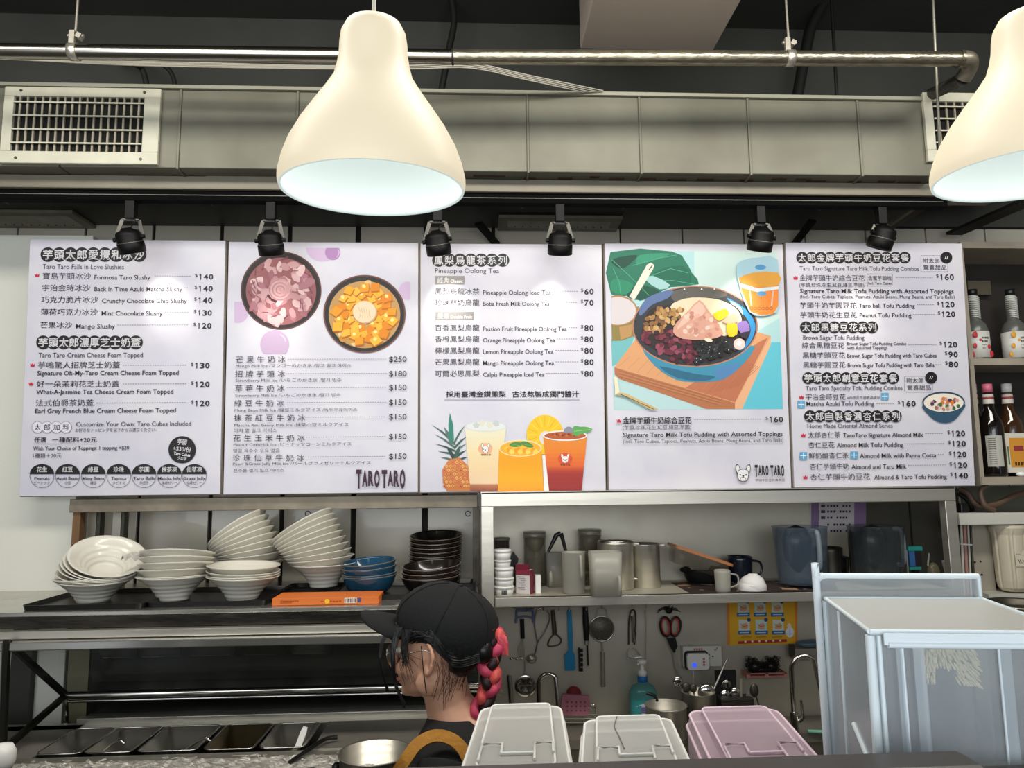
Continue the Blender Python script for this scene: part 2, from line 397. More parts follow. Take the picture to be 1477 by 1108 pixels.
cable('black_cable', 'black cable hanging from the ceiling just right of the left lamp', [at(650, -10, 2.7), at(655, 30, 2.7), at(648, 70, 2.7), at(636, 135, 2.7)], .013)
cable('black_hose', 'thick black hose curving down behind the conduit at right', [at(1200, -15, 2.7), at(1172, 35, 2.7), at(1162, 75, 2.7), at(1150, 140, 2.7)], .022)
def brace(P0, P1, label, w=.03, m_=BLACKM):
    tag(MB().bar(P0, P1, w, .012).build('brace_bar', m_), label, 'bar')
brace(at(690, 322, 2.70), at(716, 352, 2.83), 'black diagonal brace on the tiled wall above the drinks board')
brace(at(1172, 318, 2.70), at(1146, 352, 2.83), 'black diagonal brace above the rightmost menu board')
brace(at(1376, 337, 2.80), at(1500, 283, 2.36), 'wide black slanting bar under the right lamp', .07)
brace(at(1335, 288, 2.42), at(1252, 346, 2.80), 'thin beige angle iron slanting behind the last spotlight', .016, mat('angle_iron', '#8b8371', .5, .3))

# ================================================================ pendant lamps
def pendant(cx, ytop, yrim, rimw, Y, label):
    s = pm(cx, 265, Y); zt = at(cx, ytop, Y).z; c = at(cx, 250, Y)
    R_ = rimw / 2 * s
    pr = [(0.015, 1.0), (.05, .997), (.20, .985), (.30, .955), (.35, .90), (.366, .84), (.372, .77), (.392, .70), (.43, .62), (.53, .53), (.66, .425), (.79, .315), (.90, .20), (.965, .10), (.998, .02), (1.0, -.02), (.985, -.055)]
    hgt = zt - at(cx, yrim, Y).z
    t = thing('pendant_lamp', label, 'lamp', (c.x, Y, zt - hgt))
    out = [(a * R_, z * hgt) for a, z in pr]
    sh = mat('lamp_shade_plastic', '#b0a58c', .45, emit=.46, emitcol='#f3e6cb', spec=.3)
    inn = mat('lamp_shade_inside', '#8c9490', .6, emit=.50, emitcol='#e6f4f0', spec=.1)
    b = MB().lathe(out, 64); b.build('lamp_shade', sh, t)
    th = .004
    inner = [(max(a - th, .001), z - (th if z > .9 * hgt else 0)) for a, z in out]
    b = MB().lathe([out[-1]] + inner[::-1], 64); b.build('shade_lining', inn, t)
    MB().cyl((0, 0, hgt * .62), (0, 0, hgt - .006), .024, n=16).build('lamp_holder', WHITE, t)
    MB().ball((0, 0, hgt * .42), (.032, .032, .045)).build('bulb', mat('bulb_glow', '#ffffff', .5, emit=1.0), t)
    MB().cyl((0, 0, hgt - .002), (0, math.tan(.08) * (CEIL - zt + hgt), CEIL - (zt - hgt)), .0032, n=8).build('cord', mat('lamp_cord', '#cfcab8', .5), t)
    t.rotation_euler = (.08, 0, 0)
    light('lamp_light', 'SPOT', (c.x, Y, zt - hgt * .6), 9, (1, .97, .92), (c.x, Y, 0), spot_size=2.3, spot_blend=.6, shadow_soft_size=.05)
pendant(538.5, 38, 262, 266, 1.12, 'cream bell shaped pendant lamp hanging left of centre')
pendant(1497, 26, 240, 272, 1.10, 'cream bell pendant lamp cut off at the right edge')

# ================================================================ track and spotlights
YT = 2.385
tr = thing('light_track', 'black lighting track running above the menu boards', 'track')
zt_ = z0 + .001; zb_ = at(738, 296, YT).z
MB().span((XL + .1, YT - .018, zb_), (at(1362, 290, YT).x, YT + .018, zt_)).build('track_body', mat('track_black', '#060606', .8, spec=.08), tr, bevel=.002)
MB().span((XL + .1, YT - .0195, (zb_ + zt_) / 2 - .001), (at(1355, 290, YT).x, YT - .018, (zb_ + zt_) / 2 + .0012)).build('track_highlight', mat('track_highlight_grey', '#6a6a66', .5, .5), tr)  # thin grey strip paints a highlight line along the black track
SPOT = mat('spot_black', '#080808', .5, spec=.25)
def spot(px, py, tilt, yaw, label, aim, en=9):
    c = at(px, py, YT); t = thing('track_spotlight', label, 'spotlight', (c.x, YT, zb_), None, 'black spotlights on the track')
    dz = c.z - zb_
    MB().box((0, 0, -.03), (.03, .03, .062)).build('track_adapter', SPOT, t, bevel=.002)
    br = MB(); R = Matrix.Rotation(yaw, 3, 'Z')
    br.box((0, 0, -.062), (.052, .012, .004), R)
    for s_ in (-1, 1): br.bar(R @ Vector((s_ * .026, 0, -.062)), R @ Vector((s_ * .043, 0, dz + .01)), .012, .0025, (0, 1, 0))
    br.build('yoke', mat('yoke_metal', '#55534e', .3, .8), t)
    M_ = Matrix.Translation((0, 0, dz)) @ Matrix.Scale(1.16, 4) @ Matrix.Rotation(yaw, 4, 'Z') @ Matrix.Rotation(tilt[0], 4, 'X') @ Matrix.Rotation(tilt[1], 4, 'Y')
    hd = MB().lathe([(.001, .036), (.012, .036), (.018, .030), (.030, .026), (.034, .018), (.034, -.004), (.0365, -.006), (.0365, -.034), (.033, -.036), (.030, -.030), (.001, -.026)], 28, M_)
    hd.build('lamp_head', SPOT, t)
    MB().lathe([(.0348, -.003), (.0355, -.003), (.0355, -.0055), (.0348, -.0055)], 28, M_).build('trim_ring', mat('ring_grey', '#77756f', .35, .8), t)
    for s_ in (-1, 1):
        b = MB(); p = M_ @ Vector((s_ * .034, 0, .006)); q = M_ @ Vector((s_ * .043, 0, .006)); b.cyl(p, q, .007, n=12); b.build('tilt_knob', SPOT, t)
    MB().lathe([(.001, -.0262), (.028, -.0302)], 20, M_).build('lens', mat('spot_lens', '#fff4dc', .3, emit=4), t)
    w = smoothpts([(.004, 0, -.055), (.02, -.012, -.07), (.006, -.004, dz + .05), (0, 0, dz + .03)], 6)
    MB().tube(w, .0022, 6).build('wire', BLACKM, t)
    src = Vector((c.x, YT, zb_)) + (M_ @ Vector((0, 0, -.05)))
    light('spot_beam', 'SPOT', src, en * .36, (1, .93, .82), aim, spot_size=math.radians(52), spot_blend=1., shadow_soft_size=.03)
spot(187, 347, (.42, -.18), .1, 'black track spotlight over the slushy menu board', at(250, 450, 2.6))
spot(390, 350, (.42, -.05), 0, 'black track spotlight in front of the pink taro ice picture', at(400, 490, 2.6), 6)
spot(631, 350, (.42, -.15), 0, 'black track spotlight just right of the left pendant lamp', at(650, 460, 2.6), 10)
spot(808, 350, (.42, 0), 0, 'black track spotlight over the middle of the oolong board', at(790, 460, 2.6), 10)
spot(1098, 345, (.42, .1), 0, 'black track spotlight over the tofu pudding photo', at(1060, 460, 2.6), 9)
spot(1273, 342, (.42, .2), .15, 'black track spotlight over the rightmost menu board', at(1230, 490, 2.6), 6)
# ================================================================ menu boards (flat prints on one slightly forward-leaning plane)
TAU = math.radians(3.1)
BO = Vector((0, 2.60, at(738, 706, 2.60).z)); BU = Vector((0, -math.sin(TAU), math.cos(TAU))); BN = Vector((0, -math.cos(TAU), -math.sin(TAU)))
def plane_uv(px, py):
    d = ray(px, py); t = (BO - C0).dot(BN) / d.dot(BN); p = C0 + d * t - BO
    return p.x, p.dot(BU)
_tc = bpy.data.curves.new('lettering_source', 'FONT'); _to = bpy.data.objects.new('lettering_source', _tc); COL.objects.link(_to)
_tc.resolution_u = 2; _tc.size = 1
_cache = {}
def glyphs(s, off=0.):
    k = (s, off)
    if k not in _cache:
        _tc.body = s; _tc.offset = off; bpy.context.view_layer.update()
        ev = _to.evaluated_get(bpy.context.evaluated_depsgraph_get()); me = ev.to_mesh()
        vs = [(v.co.x, v.co.y) for v in me.vertices]; fs = [tuple(p.vertices) for p in me.polygons]; ev.to_mesh_clear()
        _cache[k] = (vs, fs)
    return _cache[k]
class Decal:
    """collects flat print in a local frame; px coordinates of the photo are projected onto the real surface"""
    def __init__(s, uv, off=(0, 0), root=None): s.uv = uv; s.off = off; s.z = .0006; s.parts = {}; s.root = root
    def L(s, px, py):
        u, v = s.uv(px, py); return u - s.off[0], v - s.off[1]
    def mb(s, part):
        if part not in s.parts: s.parts[part] = MB()
        return s.parts[part]
    def bump(s, d=.00002): s.z += d
    def poly(s, pts, col, part='printed_picture', smooth=0, m=None):
        if smooth:
            P = [Vector((x, y, 0)) for x, y in pts]; n = len(P); out = []
            for i in range(n):
                p0, p1, p2, p3 = P[i - 1], P[i], P[(i + 1) % n], P[(i + 2) % n]
                for j in range(smooth):
                    t = j / smooth
                    q = .5 * ((2 * p1) + (p2 - p0) * t + (2 * p0 - 5 * p1 + 4 * p2 - p3) * t * t + (3 * p1 - p0 - 3 * p2 + p3) * t ** 3); out.append((q.x, q.y))
            pts = out
        q = [s.L(x, y) for x, y in pts]
        a = sum(q[i - 1][0] * q[i][1] - q[i][0] * q[i - 1][1] for i in range(len(q)))
        if a < 0: q = q[::-1]
        s.bump(); b = s.mb(part).m(m or ink(col)); b.add([(x, y, s.z) for x, y in q], [tuple(range(len(q)))])
    def ell(s, cx, cy, rx, ry, col, rot=0., part='printed_picture', n=28, a0=0, a1=360, m=None):
        r = math.radians(rot); P = []
        for i in range(n + (a1 - a0 < 360)):
            a = math.radians(a0 + (a1 - a0) * i / n); x, y = rx * math.cos(a), ry * math.sin(a)
            P.append((cx + x * math.cos(r) - y * math.sin(r), cy + x * math.sin(r) + y * math.cos(r)))
        s.poly(P, col, part, m=m)
    def ring(s, cx, cy, rx, ry, w, col, part='printed_picture', n=40, a0=0, a1=360):
        s.bump(); b = s.mb(part).m(ink(col)); vs = []
        for i in range(n + 1):
            a = math.radians(a0 + (a1 - a0) * i / n)
            for k in (0, -w): vs.append((*s.L(cx + (rx + k) * math.cos(a), cy + (ry + k) * math.sin(a)), s.z))
        b.add(vs, [(2 * i, 2 * i + 1, 2 * i + 3, 2 * i + 2) for i in range(n)])
    def line(s, pts, w, col, part='printed_picture'):
        s.bump(); b = s.mb(part).m(ink(col))
        for (x0, y0), (x1, y1) in zip(pts[:-1], pts[1:]):
            l = math.hypot(x1 - x0, y1 - y0) or 1; nx, ny = -(y1 - y0) / l * w / 2, (x1 - x0) / l * w / 2
            b.add([(*s.L(x0 + nx, y0 + ny), s.z), (*s.L(x0 - nx, y0 - ny), s.z), (*s.L(x1 - nx, y1 - ny), s.z), (*s.L(x1 + nx, y1 + ny), s.z)], [(0, 1, 2, 3)])
    def dash(s, x0, x1, y, col='#3a3638'):
        # keep dashes level on the board
        u0, v0 = s.L(x0, y); u1, _ = s.L(x1, y); s.bump(); b = s.mb('lettering').m(ink(col)); st = .0085; u = u0
        while u + .005 < u1: b.add([(u, v0 - .0007, s.z), (u + .005, v0 - .0007, s.z), (u + .005, v0 + .0007, s.z), (u, v0 + .0007, s.z)], [(0, 1, 2, 3)]); u += st
    def text(s, t, x0, x1, yc, h, col='#1d1a1c', off=.0, part='lettering', rot=0., sy=1.):
        """x0..x1 photo px of the line, yc its middle, h glyph height (cap height / CJK box) in px"""
        bold = off; wide = any(ord(c) > 0x2e80 for c in t)
        vs, fs = glyphs(t, 0. if wide else (min(off, .009) if off < .02 else min(off, .016) if len(t) > 1 else off))
        if not vs: return
        xa, xb = min(v[0] for v in vs), max(v[0] for v in vs)
        cjk = any(ord(c) > 0x2e80 for c in t); em = .92 if cjk else .72
        u0, v0 = s.L(x0, yc); u1, _ = s.L(x1, yc); _, vt = s.L(x0, yc - h / 2); _, vb = s.L(x0, yc + h / 2)
        kx = (u1 - u0) / (xb - xa); ky = (vt - vb) / em; mid = .38 if cjk else .36
        s.bump(); b = s.mb(part).m(ink(col)); cu, cv = (u0 + u1) / 2, v0; cr, sr = math.cos(math.radians(rot)), math.sin(math.radians(rot))
        P = []
        for x, y in vs:
            a, c = (x - xa) * kx + u0 - cu, (y - mid) * ky
            P.append((cu + a * cr - c * sr, cv + a * sr + c * cr, s.z))
        if wide and bold >= .012:
            e = bold * abs(ky) * .9
            for dx, dy in ((-e, 0), (e, 0), (0, e), (0, -e)): b.add([(p[0] + dx, p[1] + dy, p[2]) for p in P], fs)
        else: b.add(P, fs)
    def badge(s, t, x0, x1, y, r, col='#161314', tcol='#f2eff2', th=None):
        n = len(t)
        for i, ch in enumerate(t):
            x = x0 + (x1 - x0) * i / (n - 1); s.ell(x, y, r, r, col, part='round_badge', n=24)
        for i, ch in enumerate(t):
            x = x0 + (x1 - x0) * i / (n - 1); hh = th or r * .66; s.text(ch, x - hh, x + hh, y, hh * 2, tcol, .022, 'badge_lettering')
    def price(s, t, x0, x1, y, h=9, dollar=True):
        if dollar: s.text('$', x0 - 5, x0 - 1.3, y - 2, 5)
        n = len(t); st = (x1 - x0) / (n - .12)
        for i, ch in enumerate(t):
            k = .085 if ch == '1' else .43
            if ch == '1': xm = x0 + st * (i + .42); s.poly([(xm, y - h * .5), (xm, y - h * .28), (xm - st * .27, y - h * .2), (xm - st * .27, y - h * .33)], '#1d1a1c', 'lettering')
            s.text(ch, x0 + st * (i + .44 - k), x0 + st * (i + .44 + k), y, h, off=.024)
    def crown(s, x, y, k=1.):
        s.poly([(x - 3.4 * k, y - 2.4 * k), (x - 1.7 * k, y - .4 * k), (x, y - 3 * k), (x + 1.7 * k, y - .4 * k), (x + 3.4 * k, y - 2.4 * k), (x + 2.8 * k, y + 2.4 * k), (x - 2.8 * k, y + 2.4 * k)], '#c41a3a', 'crown_mark')
    def build(s, root):
        for k, b in s.parts.items(): b.build(k, None, root)
PANEL = mat('board_print', '#d6d3d8', .33, noise=(5, .07), col2='#c6c3d0', coat=.15, bump=(12, .05))
def board(TL, TR, BR, BL, label):
    q = [plane_uv(*p) for p in (TL, TR, BR, BL)]
    u0, u1 = (q[0][0] + q[3][0]) / 2, (q[1][0] + q[2][0]) / 2; v0, v1 = (q[2][1] + q[3][1]) / 2, (q[0][1] + q[1][1]) / 2
    o = BO + Vector((u0, 0, 0)) + BU * v0
    t = thing('menu_board', label, 'menu board', o)
    t.rotation_euler = Matrix((Vector((1, 0, 0)), BU, BN)).transposed().to_euler()
    w, h = u1 - u0, v1 - v0
    MB().span((0, 0, -.012), (w, h, 0)).build('panel', PANEL, t, bevel=.0012)
    e = MB(); e.span((-.004, -.003, -.022), (w + .004, .004, -.0125)); e.span((-.004, h - .004, -.022), (w + .004, h + .003, -.0125)); e.span((-.004, 0, -.022), (.004, h, -.0125)); e.span((w - .004, 0, -.022), (w + .004, h, -.0125))
    e.build('backing_frame', mat('board_frame', '#7c6f5c', .5, .3), t)
    for s_ in (.25, .75):
        for vv in (.2, .8):
            zz = (YB - .004 - (o + BU * vv * h).y) / math.cos(TAU); MB().bar((w * s_, vv * h, -.02), (w * s_, vv * h + math.tan(TAU) * zz * .9, -zz), .02, .02).build('wall_bracket', STEEL_D, t)
    #print('board', [tuple(round(c, 3) for c in p) for p in q])
    return t, Decal(plane_uv, (u0, v0))
# ---- board 1
Z = lambda ox, oy, k: (lambda X, Y: (ox + X / k, oy + Y / k))
t1, d = board((44, 343), (327, 349), (315, 712), (27, 717), 'menu board of slushies and cheese foam drinks, leftmost of five')
KU = 4.923
def U(X): return 20 + X / KU
def V(Y): return 330 + Y / KU
def V2(Y): return 530 + Y / KU
d.badge('芋頭太郎愛攪和冰沙', U(242), U(890), V(184), 10.6)
d.text('Taro Taro Falls In Love Slushies', U(207), U(783), V(268), 7.2)
for zh, x0, x1, en, e0, e1, y, dx, pr in (('寶島芋頭冰沙', 205, 548, 'Formosa Taro Slushy', 573, 970, 336, 1000, '140'), ('宇治金時冰沙', 203, 543, 'Back In Time Azuki Matcha Slushy', 573, 1197, 420, 1210, '140'),
        ('巧克力脆片冰沙', 197, 600, 'Crunchy Chocolate Chip Slushy', 627, 1230, 503, 1270, '140'), ('薄荷巧克力冰沙', 193, 597, 'Mint Chocolate Slushy', 624, 1058, 592, 1072, '130'), ('芒果冰沙', 190, 415, 'Mango Slushy', 443, 720, 684, 735, '120')):
    sh = (336 - y) * .035
    d.text(zh, U(x0), U(x1), V(y), 9.6, off=.008); d.text(en, U(e0), U(e1), V(y + 8), 6.6, off=.014)
    d.dash(U(dx), U(1255), V(y)); d.price(pr, U(1312 + sh), U(1417 + sh), V(y + 5), 8)
d.crown(U(166), V(331))
d.badge('芋頭太郎濃厚芝士奶蓋', U(210), U(868), V(808), 10)
d.text('Taro Taro Cream Cheese Foam Topped', U(177), U(917), V(897), 7.2)
for zh, x0, x1, y, en, e0, e1, dx, pr, cr in (('芋鳴驚人招牌芝士奶蓋', 175, 755, -16, 'Signature Oh-My-Taro Cream Cheese Foam Topped', 168, 1172, 775, '130', 1), ('好一朵茉莉花芝士奶蓋', 165, 750, 118, 'What-A-Jasmine Tea Cheese Cream Foam Topped', 162, 1133, 775, '120', 1), ('法式伯爵茶奶蓋', 158, 567, 253, 'Earl Grey French Blue Cream Cheese Foam Topped', 155, 1152, 590, '120', 0)):
    d.text(zh, U(x0), U(x1), V2(y), 9.8, off=.008); d.text(en, U(e0), U(e1), V2(y + 56), 6.8, off=.014)
    d.dash(U(dx), U(1232), V2(y)); d.price(pr, U(1284), U(1392), V2(y + 2), 8.2)
    if cr: d.crown(U(x0 - 40), V2(y))
for i, ch in enumerate('太郎加料'):
    x = U(172 + 67 * i); d.ell(x, V2(425), 8.4, 8.4, '#6b676c', part='round_badge')
for i, ch in enumerate('太郎加料'):
    x = U(172 + 67 * i); d.ell(x, V2(425), 7.9, 7.9, '#dcd9e2', part='round_badge')
for i, ch in enumerate('太郎加料'):
    x = U(172 + 67 * i); d.text(ch, x - 4.4, x + 4.4, V2(425), 9, off=.012)
d.text('Customize Your Own: Taro Cubes Included', U(445), U(1260), V2(403), 6.6)
d.text('お好きなトッピングを以下からお選びください~', U(440), U(1020), V2(446), 5.6)
d.text('任選', U(147), U(232), V2(515), 7.6, off=.012); d.text('一種配料+20元', U(275), U(592), V2(515), 7.6, off=.012)
d.line([(U(140), V2(543)), (U(592), V2(543))], .5, '#5a565c')
d.text('With Your Choice of Toppings: 1 topping +$20', U(140), U(820), V2(575), 5.6, off=.012); d.text('1種類＋20元', U(140), U(340), V2(627), 6.8, off=.01)
cx, cy = U(1197), V2(585); d.ell(cx, cy, 19.7, 19.7, '#161314', part='round_badge', n=40)
for s_, w, dy, h in (('芋頭', 7, -11, 8.5), ('+$30/份', 13, -1, 7.5), ('Taro Cubes', 12, 6.5, 4.4), ('タロ芋', 6.5, 12.5, 5)): d.text(s_, cx - w, cx + w, cy + dy, h, '#f2eff2', .02, 'badge_lettering', -8)
for X, a, b_, c_ in ((203, '花生', 'Peanuts', 'ピーナッツ'), (385, '紅豆', 'Azuki Beans', '小豆'), (568, '綠豆', 'Mung Beans', '緑豆'), (748, '珍珠', 'Tapioca', 'タピオカ'), (927, '芋圓', 'Taro Balls', '芋団子'), (1107, '抹茶凍', 'Matcha Jelly', '抹茶ゼリー'), (1284, '仙草凍', 'Grass Jelly', '仙草ゼリー')):
    x, y = U(X), V2(771); d.ring(x, y, 17.6, 17.2, .55, '#2a2729', 'round_badge')
    d.ell(x, y - 2.5, 17.5, 14.6, '#161314', part='round_badge', a0=180, a1=360)
    w = 7.4 if len(a) == 2 else 10.8; d.text(a, x - w, x + w, y - 9.3, 7.6, '#f2eff2', .02, 'badge_lettering')
    w = min(16, len(b_) * 1.55); d.text(b_, x - w, x + w, y + 3.2, 4.4, off=.012); w = min(12.5, len(c_) * 2.2); d.text(c_, x - w, x + w, y + 10, 4.6)
d.build(t1)
# ---- board 2
t2, d = board((332, 348.5), (603, 350.5), (603, 710), (320, 713.5), 'menu board of milk ices with two round bowls pictured')
def U(X): return 310 + X / KU
def V2(Y): return 500 + Y / KU
def inoff(pts, x0, x1, y0, y1): return [(min(max(x, x0), x1), min(max(y, y0), y1)) for x, y in pts]
def circ(cx, cy, r, n=36, ry=None): return [(cx + r * math.cos(2 * PI * i / n), cy + (ry or r) * math.sin(2 * PI * i / n)) for i in range(n)]
LIL, LIL2 = '#c9b0cd', '#a97fae'
d.poly(inoff(circ(U(765), V(135), 24, ry=20), 0, 999, V(136), 999), LIL); d.poly(inoff(circ(U(837), V(168), 11.2), 0, 999, V(136), 999), LIL2)
d.poly(inoff(circ(U(160), V(590), 16), U(138), 999, V(518), 999), LIL); d.poly(inoff(circ(U(1370), V(440), 13), 0, U(1388), 0, 999), LIL)
d.poly(inoff(circ(U(425), V(822), 21), 0, 999, 0, V(890)), '#bfa6c3'); d.ring(U(425), V(822), 17, 17, 1.2, '#dccfe0', a0=300, a1=345); d.ring(U(837), V(168), 9.5, 9.5, 1, '#d8bcdc', a0=-30, a1=50)
rnd = random.Random(3)
def blob(cx, cy, r, col, irr=.3, n=7, sm=3, asp=1., rot=None):
    a0 = rnd.random() * 6; rt = rnd.random() * 3 if rot is None else rot; P = []
    for i in range(n):
        a = a0 + 2 * PI * i / n; q = r * (1 - irr * rnd.random()); x, y = q * math.cos(a), q * math.sin(a) * asp
        P.append((cx + x * math.cos(rt) - y * math.sin(rt), cy + x * math.sin(rt) + y * math.cos(rt)))
    d.poly(P, col, smooth=sm)
def bowlpic(cx, cy, R_, Ry, rim, inside, base):
    d.ell(cx, cy, R_, Ry, rim, n=60); d.ell(cx, cy, R_ * .965, Ry * .965, inside, n=60); d.ell(cx, cy + 1, R_ * .87, Ry * .86, base, n=60)
cx, cy = U(470), V(440)
bowlpic(cx, cy, 58.3, 56.5, '#5a3b33', '#2a1f20', '#93595b')
pk = ['#c79a9c', '#b9868a', '#d3acad', '#a8707a', '#c08f93', '#ddbcbb', '#9c636c']
for i in range(95):
    a = rnd.random() * 2 * PI; q = 47 * math.sqrt(rnd.random()); blob(cx + q * math.cos(a), cy + 1 + q * math.sin(a) * .96, 6 + 6 * rnd.random(), pk[rnd.randrange(7)], .45, 6, 2, .6)
for i in range(22):
    a = rnd.random() * 2 * PI; q = 30 + 15 * rnd.random(); d.line([(cx + q * math.cos(a), cy + q * math.sin(a)), (cx + (q + 5) * math.cos(a + .2), cy + (q + 5) * math.sin(a + .2))], 1.2, '#7d4650')
d.ell(cx - 1, cy - 1, 17, 16, '#c69598'); 
for k in range(6): d.ring(cx - 1, cy - 1, 16 - 2.5 * k, 15 - 2.3 * k, .7, ['#a3686e', '#dbb5b5'][k % 2], a0=20 * k, a1=20 * k + 250 + rnd.random() * 60)
d.line([(cx - 19, cy + 6), (cx - 14, cy + 13), (cx - 6, cy + 16)], 3, '#4a2830')
cx, cy = U(1063), V(606)
bowlpic(cx, cy, 59.3, 56.3, '#6b4234', '#25211f', '#b98f57')
for i in range(30):
    a = rnd.random() * 2 * PI; q = 46 * math.sqrt(rnd.random()); blob(cx + q * math.cos(a), cy + 1 + q * math.sin(a), 7, ['#d9b77c', '#c58a32', '#e3c48c'][i % 3], .4, 6, 2)
mg = ['#efa21b', '#e89415', '#f5b233', '#d9820f', '#f3ab2a']
for i in range(46):
    a = i * 2.4; q = 44 * math.sqrt((i + 8) / 54); x, y = cx + q * math.cos(a), cy + q * math.sin(a) * .95; r_ = 7 + 3 * rnd.random(); t_ = rnd.random() * 3
    sq = [(x + r_ * math.cos(t_ + k * PI / 2 + rnd.random() * .3), y + r_ * .85 * math.sin(t_ + k * PI / 2)) for k in range(4)]
    d.poly([(p[0] + .8, p[1] + 2) for p in sq], '#b7660c'); d.poly(sq, mg[rnd.randrange(5)])
    if i % 3 == 0: blob(x - 1, y - 2, 3, '#f8d98a', .3, 6, 2)
d.ell(cx + 1, cy - 2, 17.5, 16.5, '#c79b73'); d.ell(cx, cy - 3, 16.6, 15.6, '#e8cba9')
for k in range(5): d.line([(cx - 9 + k * 4, cy - 10 + k), (cx - 5 + k * 3, cy - 2 + k), (cx - 7 + k * 4, cy + 6)], .9, '#cfa981')
EN = [('芒果牛奶冰', 153, 503, 92, 520, '$250', 90, 'Mango Milk Ice /マンゴーのかき氷 /망고 밀크 아이스', 153, 970, 137, None), ('招牌芋頭冰', 148, 500, 195, 505, '$180', 192, 'Strawberry Milk Ice /いちごのかき氷 /딸기 빙수', 150, 900, 240, None),
      ('草莓牛奶冰', 147, 497, 297, 515, '$150', 290, 'Strawberry Milk Ice /いちごのかき氷 /딸기 빙수', 148, 893, 347, None), ('綠豆牛奶冰', 143, 493, 403, 515, '$150', 395, 'Mung Bean Milk Ice /緑豆ミルクアイス /녹두우유아이스', 145, 1013, 453, None),
      ('抹茶紅豆牛奶冰', 140, 643, 507, 645, '$150', 498, 'Matcha Red Beany Milk Ice /抹茶小豆ミルクアイス', 142, 950, 558, ('마차 팥 밀크 아이스', 140, 443, 597)),
      ('花生玉米牛奶冰', 135, 640, 649, 648, '$150', 638, 'Peanut CornMilk Ice /ピーナッツコーンミルクアイス', 137, 970, 697, ('땅콩 옥수수 우유 얼음', 135, 463, 740)),
      ('珍珠仙草牛奶冰', 130, 637, 790, 645, '$150', 778, 'Pearl &Grass Jelly Milk Ice /パールグラスゼリーミルクアイス', 132, 1108, 833, ('진주풀 젤리 밀크 아이스', 135, 495, 880))]
for zh, x0, x1, y, dx, pr, py_, en, e0, e1, ye, kr in EN:
    n = len(zh); st = (U(x1) - U(x0) - 10.4) / (n - 1)
    for i, ch in enumerate(zh): d.text(ch, U(x0) + st * i, U(x0) + st * i + 10.4, V2(y), 9.8, off=.01)
    d.dash(U(dx), U(1222), V2(y - (y - py_) * .5)); d.text(pr, U(1238), U(1362), V2(py_), 8.2, off=.004); d.text(en, U(e0), U(e1), V2(ye), 5.3, '#3a3639', off=.006)
    if kr: d.text(kr[0], U(kr[1]), U(kr[2]), V2(kr[3]), 5.4, '#3a3639')
def tarologo(x0, x1, y0, y1, col):
    n = 8; w = (x1 - x0 - 2) / 8
    for i, ch in enumerate('TAROTARO'):
        x = x0 + w * i + (2 if i > 3 else 0); k = [1, .86, .8, .9, .96, .8, .86, 1][i]; yc = (y0 + y1) / 2 + [0, -1.2, -1.6, -.6, 0, -1.2, -1.2, 0][i] * .6
        d.text(ch, x + .3, x + w - .5, yc, (y1 - y0) * k, col, .045, 'shop_logo')
tarologo(U(1003), U(1355), V2(874), V2(1000), '#3b1c33')
d.build(t2)
# ---- board 3
t3, d = board((607, 351), (868, 353), (873.5, 708.5), (605.5, 709.5), 'menu board of pineapple oolong teas with drinks pictured below')
KB = 5.275
def U(X): return 600 + X / KB
def V(Y): return 340 + Y / KB
def V2(Y): return 520 + Y / KB
d.badge('鳳梨烏龍茶系列', U(173), U(660), V(187), 9.6)
d.text('Pineapple Oolong Tea', U(145), U(632), V(265), 7.2)
for x0, x1, y0, y1, a, b_, m_ in ((145, 370, 307, 372, '經典', 'Classic', 250), (147, 440, 580, 643, '雙果', 'Double Fruit', 252)):
    d.poly([(U(x0), V(y0)), (U(x1), V(y0)), (U(x1), V(y1)), (U(x0), V(y1))], '#8f8b88', 'round_badge')
    d.text(a, U(x0 + 18), U(m_), V((y0 + y1) / 2), 8, '#f4f2f2', .015, 'badge_lettering'); d.text(b_, U(m_ + 12), U(x1 - 14), V((y0 + y1) / 2 + 6), 4.6, '#f4f2f2', .01, 'badge_lettering')
for zh, en, e1, y, dx, pr in (('鳳梨烏龍冰茶', 'Pineapple Oolong Iced Tea', 1027, 425, 1043, '60'), ('珍珠鮮奶烏龍', 'Boba Fresh Milk Oolong Tea', 1017, 510, 1035, '70'), ('百香鳳梨烏龍', 'Passion Fruit Pineapple Oolong Tea', 1147, 702, 1160, '80'), ('香橙鳳梨烏龍', 'Orange Pineapple Oolong Tea', 1057, 788, 1070, '80'),
        ('檸檬鳳梨烏龍', 'Lemon Pineapple Oolong Tea', 1045, 875, 1062, '80'), ('芒果鳳梨烏龍', 'Mango Pineapple Oolong Tea', 1050, 962, 1062, '80'), ('可爾必思鳳梨', 'Calpis Pineapple Iced Tea', 977, 1050, 990, '80')):
    d.text(zh, U(145), U(483), V(y), 9.4, off=.006); d.text(en, U(510), U(e1), V(y + 7), 6.4, off=.012); d.dash(U(dx), U(1238), V(y - 2)); d.price(pr, U(1280), U(1352), V(y), 8.4)
d.text('採用臺灣金鑽鳳梨', U(230), U(683), V2(258), 9, off=.016); d.text('古法熬製成獨門醬汁', U(733), U(1240), V2(258), 9, off=.016); d.line([(U(215), V2(300)), (U(1245), V2(300))], .6, '#77737a')
yb = 708.6
def clampy(P): return [(x, min(y, yb)) for x, y in P]
